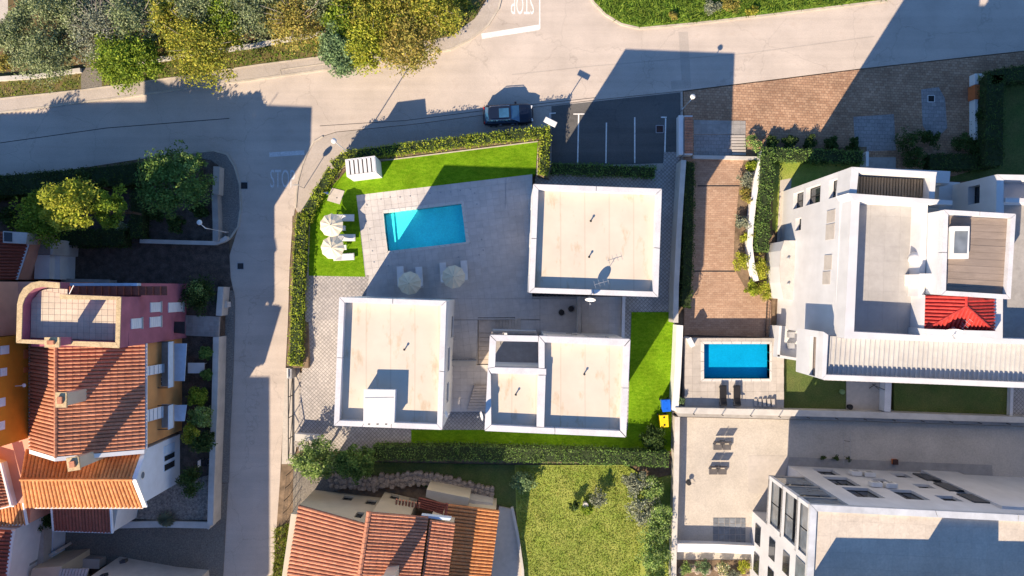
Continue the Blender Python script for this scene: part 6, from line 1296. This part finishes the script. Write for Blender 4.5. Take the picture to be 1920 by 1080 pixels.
for a, b in (((yn+.05, ez), (yr, zq)), ((yr, zq), (ys-.2, ez-.1))):
    MB().add([(XB+.03, a[0], a[1]-.12), (XB+.38, a[0], a[1]-.12), (XB+.38, b[0], b[1]-.12), (XB+.03, b[0], b[1]-.12), (XB+.03, a[0], a[1]+.1), (XB+.38, a[0], a[1]+.1), (XB+.38, b[0], b[1]+.1), (XB+.03, b[0], b[1]+.1)], [(0, 1, 2, 3), (4, 5, 6, 7), (0, 1, 5, 4), (1, 2, 6, 5), (2, 3, 7, 6), (3, 0, 4, 7)]).build('verge_board', 'gutter_shade_blue' if a[0] > yr else 'stucco_white', BH)  # north board in shade-tinted white, south board in plain white
MB().box(((xl+XB)/2, ys-.28, ez-.16), (XB-xl, .14, .12)).build('gutter', 'metal_white', BH)
chimney(BH, 137, 870, 8.6, 12.8, (.75, .85), 'stucco_cream', .15, 'cap_ochre')
zc_ = on_plane(267, 891, (XB, ys), (XB, yn)); rw = MB(); yc, zc2 = ys+zc_[0], zc_[1]
for rr_, x_, nm_, m_ in ((.36, .03, 'round_window', 'metal_white'), (.27, .05, 'pane', 'glass_grey')):
    mm = MB(); mm.add([(XB+x_, yc+rr_*math.cos(2*math.pi*k/18), zc2+rr_*math.sin(2*math.pi*k/18)) for k in range(18)]+[(XB, yc+rr_*math.cos(2*math.pi*k/18), zc2+rr_*math.sin(2*math.pi*k/18)) for k in range(18)], [tuple(range(18))]+[(k, (k+1) % 18, 18+(k+1) % 18, 18+k) for k in range(18)])
    rwo = mm.build(nm_, m_, BH if nm_ == 'round_window' else rwo)
for r, m in (((307, 850, 327, 862), 'glass'), ((307, 866, 327, 880), 'glass'), ((307, 833, 327, 847), 'shutter_shade_blue')):
    o_ = ops_px((XB, ys), (XB, yn), [r], 'x')[0]; f = MB().prism([(XB, ys+o_[0]), (XB+.04, ys+o_[0]), (XB+.04, ys+o_[1]), (XB, ys+o_[1])], o_[2], o_[3]).build('window', 'shutter_shade_blue', BH); MB().prism([(XB+.041, ys+o_[0]+.06), (XB+.05, ys+o_[0]+.06), (XB+.05, ys+o_[1]-.06), (XB+.041, ys+o_[1]-.06)], o_[2]+.06, o_[3]-.06).build('pane', m, f)
# lean-to with dull red tiles
LT = thing('tiled_annex', 'small annex with a dull red tiled lean-to roof and white verges', 'annex', P(155, 970, 0))
t0, t1, b0, b1 = P(97, 942, 6.6), P(208, 944, 6.6), P(101, 994, 5.4), P(211, 998, 5.4)
MB().prism([b0[:2], b1[:2], t1[:2], t0[:2]], 0, 5.2).build('wall', 'stucco_white', LT); tile_slope(LT, t0, t1, b0, b1, 18, 'terracotta_dull', 8, .3)
for a, b in ((t0, b0), (t1, b1)): MB().tube([Vector(a)+Vector((0, 0, .03)), Vector(b)+Vector((0, 0, .03))], .13, 6).build('verge_board', 'stucco_white', LT)
MB().box(((b0[0]+b1[0])/2, (b0[1]+b1[1])/2-.07, 5.32), (b1[0]-b0[0], .12, .1), -.03).build('gutter', 'metal_white', LT)
# ---- tall building behind, mostly outside the picture
TB = thing('tall_orange_building', 'deep orange building with white shutters at the left edge', 'building', (-44, -9, 0))
XT = -39.62; TH = 14.6
walls(TB, [(XT-14, yy(822, 9)), (XT, yy(822, 9)), (XT, yy(628, 9)), (XT-14, yy(628, 9))], 0, TH, 'stucco_deep_orange', {}, .1)
for r in ((0, 648, 16, 664), (0, 690, 12, 705), (-2, 746, 9, 762), (-3, 790, 8, 806), (44, 655, 53, 672), (44, 688, 54, 698)):
    o_ = ops_px((XT, yy(822, 9)), (XT, yy(628, 9)), [r], 'x')[0]; Y = yy(822, 9); s = MB().prism([(XT, Y+o_[0]), (XT+.06, Y+o_[0]), (XT+.06, Y+o_[1]), (XT, Y+o_[1])], o_[2], o_[3]).build('shutter', 'shutter_white' if r[0] < 20 else 'orange_panel', TB)
    for k in range(4): z = o_[2]+(o_[3]-o_[2])*(k+.5)/4; MB().box((XT+.065, Y+(o_[0]+o_[1])/2, z), (.02, (o_[1]-o_[0])*.9, .05)).build('slat', 'shutter_white' if r[0] < 20 else 'orange_panel', s)
MB().tube([(XT+.1, yy(722, 10), 10.6), (XT+.9, yy(720, 10), 10.9)], .03, 6).build('bracket', 'metal_white', TB); MB().lathe((XT+.95, yy(720, 10), 10.8), [(0, .1), (.15, .05), (.15, 0), (0, 0)], 10).build('wall_lamp', 'metal_white', TB)
SM = thing('salmon_house', 'salmon coloured house wall beside the roof terrace at the left edge', 'house', (-42, -2, 0))
walls(SM, [(XT-14, yy(627, 9)), (XT+1.4, yy(627, 9)), (XT+1.2, yy(528, 10)), (XT-14, yy(528, 10))], 0, 9.2, 'stucco_salmon', {}, .1); 
walls(SM, [(XT-14, yy(627, 9)+.01), (XT-.4, yy(627, 9)+.01), (XT-.6, yy(528, 10)-.01), (XT-14, yy(528, 10)-.01)], 9.2, 12.4, 'stucco_salmon', {}, .1, name='upper_wall')
tile_slope(SM, (XT-7, yy(600, 12), 14.2), (XT-7, yy(522, 12), 14.2), (XT-.3, yy(600, 12), 12.35), (XT-.3, yy(522, 12), 12.35), 12, 'terracotta', 6)
MB().tube([(XT-.2, yy(600, 12), 12.3), (XT-.2, yy(522, 12), 12.3)], .12, 6).build('gutter', 'gutter_shade_blue', SM)
FB = thing('salmon_house', 'salmon flat-topped house wall at the left edge below the orange one', 'house', (-42, -16, 0))
walls(FB, [(XT-12, yy(948, 9)), (XT+.6, yy(948, 9)), (XT+1.6, yy(823, 9)), (XT-12, yy(823, 9))], 0, 8.3, 'stucco_salmon', {}, .1)
tile_slope(FB, P(-60, 850, 10.2), P(-30, 960, 10.2), P(1, 868, 9.2), P(20, 948, 9.2), 14, 'terracotta', 5); MB().prism(PL([(-60, 850), (2, 868), (22, 950), (-40, 965)], 9), 8.3, 8.95).build('eaves', 'stucco_white', FB)
MB().tube([P(2, 868, 9.3), P(22, 948, 9.3)], .16, 6).build('verge_board', 'stucco_white', FB); MB().tube([P(-30, 945, 9.3), P(27, 949, 9.2)], .08, 6).build('gutter', 'metal_white', FB)
# ---- shaded roofs at the upper left
UL = thing('tiled_house', 'shaded house with dark red tiles and a pale gutter at the left edge', 'house', (-44, 3, 0))
g0, g1 = P(60, 436, 5.0), P(31, 524, 5.0); h0, h1 = P(-80, 432, 7.4), P(-90, 524, 7.4)
MB().prism([h1[:2], g1[:2], g0[:2], h0[:2]], 0, 4.75).build('wall', 'stucco_salmon', UL); tile_slope(UL, h0, h1, g0, g1, 15, 'terracotta_dull', 9); MB().tube([Vector(g0), Vector(g1)], .12, 6).build('gutter', 'gutter_shade_blue', UL)
MB().prism(PL([(4, 433), (50, 436), (47, 457), (4, 455)], 6.6), 5.0, 6.5).build('dormer', 'concrete_light', UL); MB().prism(PL([(5, 435), (20, 436), (20, 453), (5, 452)], 6.7), 6.5, 6.54).build('rooflight', 'glass', UL)
PT = thing('garage', 'shaded white garage with a small roof patio by the earth yard', 'garage', P(90, 485, 0))
MB().prism(PL([(66, 478), (93, 478), (92, 523), (64, 523)], 3.2), 0, 3.2).build('wall', 'stucco_white', PT); MB().prism(PL([(93.5, 450), (114, 452), (112, 524), (92.5, 523)], 2.4), 0, 2.4).build('side_wall', 'stucco_white', PT); MB().prism(PL([(60, 446), (93, 448), (93, 477), (66, 477)], 3.4), 0, 3.3).build('patio_floor', 'slab_grey', PT); MB().prism(PL([(94, 448), (101, 449), (99, 478), (94, 478)], 3.9), 0, 3.9).build('parapet', 'concrete_light', PT)
lowwall('garden_wall', 'low shaded wall between the earth yard and the pink house', [(114, 526), (205, 528)], .3, 0, 1.4, 'concrete', 'concrete')
# ---- lower left corner
LL = thing('tiled_house', 'house with red tiles and white verges at the lower left edge', 'house', (-42, -24, 0))
a0, a1, a2, a3 = P(-80, 988, 8.0), P(25, 994, 7.2), P(10, 1110, 7.2), P(-80, 1110, 8.0)
MB().prism([a3[:2], a2[:2], a1[:2], a0[:2]], 0, 6.9).build('wall', 'stucco_white', LL); tile_slope(LL, a0, a3, a1, a2, 16, 'terracotta_dull', 7); MB().tube([Vector(a1), Vector(a2)], .16, 6).build('verge_board', 'stucco_white', LL)
b0, b1, b2, b3 = P(-60, 948, 7.6), P(44, 942, 7.6), P(51, 983, 6.9), P(-60, 986, 6.9); MB().prism([b3[:2], b2[:2], b1[:2], b0[:2]], 0, 6.6).build('wall', 'stucco_salmon', LL); tile_slope(LL, b0, b1, b3, b2, 17, 'terracotta_orange', 5); MB().tube([Vector(b3), Vector(b2)], .09, 6).build('gutter', 'metal_white', LL); MB().tube([Vector(b1), Vector(b2)], .12, 6).build('verge_board', 'stucco_white', LL)
WP = thing('white_terrace', 'shaded white walled terrace beside the red tiled corner house', 'terrace', P(60, 1030, 0))
MB().prism(PL([(27, 998), (72, 985), (70, 1072), (24, 1078)], 4.0), 0, 3.2).build('floor_slab', 'slab_light', WP)
for q in ([(27, 998), (32, 1004), (28, 1076), (22, 1078)], [(28, 996), (50, 985), (52, 990), (32, 1002)], [(23, 1078), (42, 1068), (44, 1073), (26, 1084)]): MB().prism(PL(q, 5.0), 3.2, 5.0).build('wall', 'stucco_white', WP)
MB().prism(PL([(44, 1005), (56, 1008), (54, 1062), (42, 1060)], 4.4), 3.2, 4.3).build('bench', 'concrete', WP); MB().prism(PL([(72, 990), (100, 994), (98, 1045), (70, 1050)], 2.0), 0, 2.0).build('side_wall', 'stucco_shade_blue', WP); MB().prism(PL([(70, 1052), (104, 1032), (107, 1036), (72, 1058)], 2.4), 0, 2.4).build('ramp_wall', 'concrete_light', WP)
FR = thing('flat_house', 'house with a pale flat roof at the bottom left edge', 'house', P(290, 1075, 0))
walls(FR, PL([(185, 1180), (405, 1180), (392, 1068), (330, 1062), (225, 1043), (190, 1072)], 0), 0, 5.3, 'concrete_light', {}, .1); MB().prism(PL([(190, 1180), (325, 1180), (327, 1066), (226, 1048), (194, 1074)], 0), 5.3, 5.4).build('roof_membrane', 'stucco_salmon', FR)
for x, y in ((195, 1079), (232, 1052)): MB().box((*XY(x, y, 5.6), 5.6), (.5, .25, .5), .2).build('roof_vent', 'metal_dark', FR)
MB().prism(PL([(331, 1066), (389, 1071), (400, 1180), (328, 1180)], 0), 5.3, 5.44).build('edge_slab', 'metal_white', FR)
YW = thing('cream_house', 'cream wall with a ribbed canopy at the bottom left edge', 'house', P(110, 1075, 0)); MB().prism(PL([(60, 1066), (115, 1062), (112, 1180), (40, 1180)], 4.5), 0, 4.5).build('wall', 'stucco_cream', YW)
for k in range(9): MB().prism(PL([(112+k*6, 1067), (117+k*6, 1067), (112+k*6, 1084), (107+k*6, 1084)], 4.6), 4.4, 4.55).build('canopy_rib', 'metal_panel', YW)
lowwall('retaining_wall', 'grey retaining wall in the shaded gravel yard', [(84, 1054), (186, 1058)], .8, 0, 1.2, 'concrete', 'concrete_light')
lowwall('garden_wall', 'pale garden wall below the palm at the side street corner', [(216, 985), (300, 983), (388, 985), (394, 988)], .5, 0, 1.6, 'concrete_light', 'concrete_light')
# plants and things in the narrow gardens
for i, (x, y, r, h, m) in enumerate([(372, 745, 1.1, 2.4, 'leaf_green'), (376, 780, 1.2, 2.6, 'leaf_shrub'), (390, 700, .6, 1.6, 'leaf_hedge_dark'), (388, 660, .7, 1.5, 'leaf_hedge_dark'), (362, 812, 1.0, 2.6, 'leaf_lime'), (382, 830, 1.1, 2.6, 'leaf_dark'), (362, 903, 1.3, 2.8, 'leaf_dark'), (62, 960, 1.2, 2.4, 'leaf_green'), (88, 975, 1.0, 2.2, 'leaf_dark')]):
    shrub(['bright green garden bush in front of the orange house balcony', 'fresh green bush just below the brighter one in the narrow garden', 'narrow dark bush against the long garden wall', 'low dark bush at the upper end of the long garden wall', 'lime-yellow tree top catching sun in the narrow garden', 'dark bush behind the lime-yellow tree top', 'dark round tree in front of the white gabled house', 'green bush in the gap left of the red annex', 'dark bush touching the red annex verge'][i], x, y, r, m, h, 1.2, 2200, .2, 'bushes in the narrow gardens', 26)
o = thing('palm', 'small spiky palm by the pale garden wall', 'palm', P(312, 972, .1)); 
for k in range(16):
    a = k*.393+.1; c = P(312, 974, 1.6); e = (c[0]+math.cos(a)*1.0, c[1]+math.sin(a)*.8, 1.5); mb = MB(); mb.add([c, (c[0]+math.cos(a+.25)*.5, c[1]+math.sin(a+.25)*.45, 2.0), e, (c[0]+math.cos(a-.25)*.5, c[1]+math.sin(a-.25)*.45, 2.0)], [(0, 1, 2), (0, 2, 3)]); mb.build('frond', 'leaf_grey', o)
MB().tube([(*XY(312, 974, 1.6), .05), P(312, 974, 1.6)], .1, 7).build('trunk', 'bark', o)
sheet('stone_patio', [(222, 940), (335, 905), (395, 890), (392, 975), (300, 975), (222, 972)], 1.26, 'stone_wall', .05)
for (n_, l_, x, y, zz) in (('garden_table', 'white garden table in front of the orange house', 368, 690, 1.95),):
    t = thing(n_, l_, 'table', P(x, y, 1.2)); c = XY(x, y, zz); MB().box((*c, zz), (1.5, .95, .05)).build('table_top', 'lounger_white', t)
    for sx in (-.65, .65):
        for sy in (-.38, .38): MB().box((c[0]+sx, c[1]+sy, (1.2+zz)/2), (.06, .06, zz-1.2)).build('leg', 'metal_white', t)
t = thing('garden_chair', 'white framed dark garden chair by the long garden wall', 'chair', P(382, 868, 1.2)); c = XY(382, 868, 1.7); MB().box((*c, 1.65), (.6, .6, .06)).build('seat', 'plastic_black', t); MB().box((c[0]-.3, c[1], 1.95), (.06, .6, .6)).build('backrest', 'shutter_white', t)
for sx in (-.25, .25):
    for sy in (-.25, .25): MB().box((c[0]+sx, c[1]+sy, 1.42), (.05, .05, .42)).build('leg', 'metal_white', t)

# ================================================================ SOUTH: TILED HOUSE AND GARDEN
sheet('garden_lawn', [(965, 872), (1175, 872), (1215, 900), (1262, 890), (1262, 1300), (985, 1300), (975, 1050), (968, 960)], .05, 'lawn', .1)
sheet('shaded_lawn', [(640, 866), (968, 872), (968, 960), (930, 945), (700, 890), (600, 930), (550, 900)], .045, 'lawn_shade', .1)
sheet('dry_yard', [(550, 868), (640, 868), (700, 900), (612, 925), (560, 960), (545, 1300), (538, 1300), (548, 1080)], .055, 'gravel', .1)
tufts('lawn_grass', PL([(968, 874), (1175, 874), (1200, 900), (1200, 1100), (985, 1100), (972, 1000)]), .05, 150, .06, 'blade_dry')
# rough stone retaining wall, stone by stone
SW = thing('dry_stone_wall', 'rough dry stone wall behind the tiled house', 'wall', P(770, 905, 0))
line = [(616, 903), (660, 905), (706, 912), (712, 902), (760, 903), (772, 897), (830, 905), (880, 918), (925, 928)]
pts_ = PL(line, .6); cnt = 0
for a, b in zip(pts_[:-1], pts_[1:]):
    L = math.dist(a, b); n = max(2, int(L/.42))
    for i in range(n):
        for rw_ in range(3):
            t_ = (i+rnd.uniform(.25, .75))/n; nx = ((b[1]-a[1])/L, -(b[0]-a[0])/L); off = (rw_-1)*.48+rnd.uniform(-.1, .1)
            c = (a[0]+(b[0]-a[0])*t_+nx[0]*off, a[1]+(b[1]-a[1])*t_+nx[1]*off); r = rnd.uniform(.2, .26); mb = MB()
            mb.lathe((c[0], c[1], 0), [(r, 0), (r*rnd.uniform(.95, 1.05), .42), (r*.84, .48+rnd.uniform(0, .06)), (0, .5+rnd.uniform(0, .05))], 6, rnd.uniform(.85, 1.25), rnd.uniform(.8, 1.1)); mb.build('stone', 'rock', SW); cnt += 1
strip1(MB(), pts_, 1.0, 0, .4).build('core', 'stone_wall', SW)
# house
S_ = thing('tiled_house', 'cream house with striped terracotta roofs at the bottom of the photo', 'house', P(740, 1020, 0))
nW, nE = XY(590, 918), XY(722, 934)
bod = [XY(560, 1300), XY(800, 1300), XY(770, 938), nE, nW]
bod = [(XY(545, 1230)), (XY(720, 1230)), nE, nW]
walls(S_, bod, 0, 7.5, 'stucco_cream', {2: ops_px(nE, nW, [(642, 930, 662, 938), (685, 937, 706, 946), (666, 960, 681, 971)], 'y')}, .25)
bay_ = [XY(690, 1200), XY(750, 1200), XY(783, 936, 0), XY(722, 922, 0)]
walls(S_, bay_, 0, 7.2, 'stucco_cream', {2: ops_px(bay_[2], bay_[3], [(731, 928, 749, 936), (767, 930, 785, 939)], 'y')}, .25, name='bay_wall')
rN, rS = P(692, 959, 9.6), P(641, 1300, 9.6); wN, wS = P(561, 946, 7.5), P(502, 1300, 7.5)
rN2 = P(686, 981, 9.4)
tile_slope(S_, rN2, P(640, 1300, 9.4), wN, wS, 48, 'terracotta', 10); tile_slope(S_, rN, rS, P(803, 968, 7.9), P(757, 1300, 7.9), 54, 'terracotta', 9); ridge_cap(S_, Vector(rN)+Vector((0, 0, .05)), Vector(rS)+Vector((0, 0, .05)), 'terracotta', .2)
tile_slope(S_, P(806, 974, 7.5), P(761, 1300, 7.5), P(853, 980, 6.8), P(812, 1300, 6.8), 52, 'terracotta', 5)
MB().prism([XY(806, 976, 7.3), XY(761, 1300, 7.3), XY(808, 1300, 6.6), XY(850, 982, 6.6)][::-1], 0, 6.5).build('wall', 'stucco_cream', S_)
tile_slope(S_, P(838, 944, 4.9), P(797, 1300, 4.9), P(936, 956, 3.9), P(892, 1300, 3.9), 54, 'terracotta_orange', 8); tile_slope(S_, P(836, 944, 4.9), P(830, 965, 4.9), P(786, 932, 4.2), P(783, 952, 4.2), 5, 'terracotta_dull', 4); ridge_cap(S_, P(838, 944, 4.95), P(797, 1300, 4.95), 'terracotta_dull', .15)
MB().prism([XY(840, 950, 4), XY(799, 1300, 4), XY(888, 1300, 4), XY(930, 958, 4)], 0, 3.8).build('wall', 'stucco_cream', S_)
MB().prism(PL([(800, 918), (880, 934), (878, 948), (836, 945), (798, 932)], 3.6), 0, 3.6).build('flat_roof', 'stucco_cream', S_); MB().prism(PL([(880, 936), (924, 944), (924, 953), (879, 949)], 2.4), 0, 2.4).build('entrance_roof', 'concrete_light', S_)
for k in range(8): MB().tube([P(744+k*6, 936+k*1.0, 6.2), P(743+k*6, 945+k*1.0, 5.9)], .09, 6).build('tile_row', 'terracotta', S_)
MB().prism(PL([(790, 966), (846, 972), (843, 976), (790, 970)], 7.2), 6.6, 7.2).build('eaves_board', 'gutter_shade_blue', S_)
chimney(S_, 728, 1092, 8.5, 11.2, (.9, .8), 'stucco_cream', 0)
sheet('white_terrace', [(936, 950), (962, 955), (972, 1000), (982, 1080), (985, 1300), (912, 1300), (925, 1000)], .3, 'slab_light')
struct(strip1(MB(), PL([(960, 952), (970, 1000), (980, 1070), (984, 1200)], .5), .25, 0, .5).build('terrace_kerb', 'concrete_light'))
# street side fence of the south plot
fs_ = thing('wire_fence', 'rusty wire fence along the side street below the gate', 'fence', P(540, 940, 0))
a, b = Vector(XY(546, 884)), Vector(XY(536, 1000))
for z in (.4, .8, 1.2, 1.5): MB().tube([(*a, z), (*b, z)], .012, 4).build('wire', 'metal_dark', fs_)
for k in range(6): q = a.lerp(b, k/5); MB().tube([(*q, 0), (*q, 1.6)], .03, 5).build('post', 'metal_dark', fs_)
tufts('dry_grass', PL([(516, 990), (545, 980), (545, 1090), (512, 1090)]), .05, 120, .35, 'blade_dry')
tree('bay_tree', 'broad dense bushy tree with glossy leaves at the corner by the gate', 592, 862, 2.6, (2.4, 1.9, 1.8), 'leaf_shrub', 6500, 60, .22, .1)
tree('bay_tree', 'shaded right half of the bushy tree row next to the long hedge', 668, 866, 2.5, (2.3, 1.7, 1.7), 'leaf_hedge_dark', 6000, 56, .22, .1)
for i, (x, y, r, m, h) in enumerate([(1192, 905, 1.3, 'leaf_grey', 1.8), (1222, 915, 1.3, 'leaf_shrub', 2.0), (1205, 955, 1.5, 'leaf_grey', 2.0), (1235, 960, 1.2, 'leaf_shrub', 2.2), (1225, 1000, 1.5, 'leaf_shrub', 2.3), (1225, 1045, 1.6, 'leaf_shrub', 2.5), (1228, 1085, 1.5, 'leaf_shrub', 2.5), (980, 903, 1.1, 'leaf_bluegreen', 1.5), (1225, 822, 1.1, 'leaf_dark', 1.6), (1122, 935, .9, 'leaf_grey', 1.5), (1100, 955, .6, 'leaf_green', .7), (1078, 948, .5, 'leaf_dark', 1.2)]):
    shrub(['silvery shrub at the upper end of the shrub row by the lawn', 'leafy green shrub beside the silvery upper one', 'large silvery shrub bulging over the sunny lawn', 'green shrub against the narrow wall behind the large silvery one', 'green shrub in the middle of the row by the sunny lawn', 'big pale green shrub in the lower part of the row', 'pale green shrub cut by the bottom edge of the photo', 'blue-green sapling in the shade below the long hedge', 'dark bush beside the yellow bin at the end of the villa lawn', 'spiky grey plant standing in the middle of the sunny lawn', 'small green plant beside the spiky grey one', 'small dark upright plant left of the spiky grey one'][i], x, y, r, m, h, .06, 2300 if r > .9 else 700, .2, 'garden shrubs of the south plot', 26)
o = thing('lawn_ornament', 'small round white stone ornament on the sunny lawn', 'ornament', P(1097, 944, .05)); MB().lathe(P(1097, 944, .05), [(.22, 0), (.16, .25), (.25, .45), (.27, .55), (.18, .56), (.1, .5), (0, .5)], 14).build('bowl', 'concrete_light', o, smooth=True)

# ---- unseen house added past the left edge to shade the street
XH = thing('unseen_house', 'added house beyond the left edge of the photo shading the street', 'house', (-58, -4, 0))
walls(XH, [(-66, -9), (-50.5, -9), (-50.5, 4.2), (-66, 4.2)], 0, 8.6, 'stucco_cream', {1: [(2, 3.2, 5, 6.6), (6, 7.2, 5, 6.6)], 2: [(3, 4.4, 5, 6.6), (9, 10.4, 5, 6.6)]}, .2)
tile_slope(XH, (-66, -3.7, 11), (-50.2, -3.7, 11), (-66, 4.6, 8.5), (-50.2, 4.6, 8.5), 40, 'terracotta', 5); tile_slope(XH, (-66, -3.7, 11), (-50.2, -3.7, 11), (-66, -9.4, 8.5), (-50.2, -9.4, 8.5), 40, 'terracotta', 5)
MB().add([(-50.5, -9, 8.55), (-50.5, 4.2, 8.55), (-50.5, -3.7, 10.85)], [(0, 1, 2)]).build('gable', 'stucco_cream', XH)
tree('garden_tree', 'added tree beyond the left edge of the photo by the street', -75, 400, 5.5, (3.0, 3.0, 2.4), 'leaf_green', 4000, 46, .28, .1)  # unseen tree added to help shade the street

YH = thing('unseen_house', 'added tall house beyond the lower left corner of the photo', 'house', (-40, -36, 0))  # unseen house added to cast the side street's shadow
walls(YH, [(-47, -46), (-34.9, -46), (-34.9, -27.6), (-47, -27.6)], 0, 13.6, 'stucco_salmon', {1: [(3, 4.4, 3, 4.6), (9, 10.4, 3, 4.6), (3, 4.4, 8, 9.6), (9, 10.4, 8, 9.6)]}, .2); parapet(YH, [(-47, -46), (-34.9, -46), (-34.9, -27.6), (-47, -27.6)], 13.6, 14.1, .3)
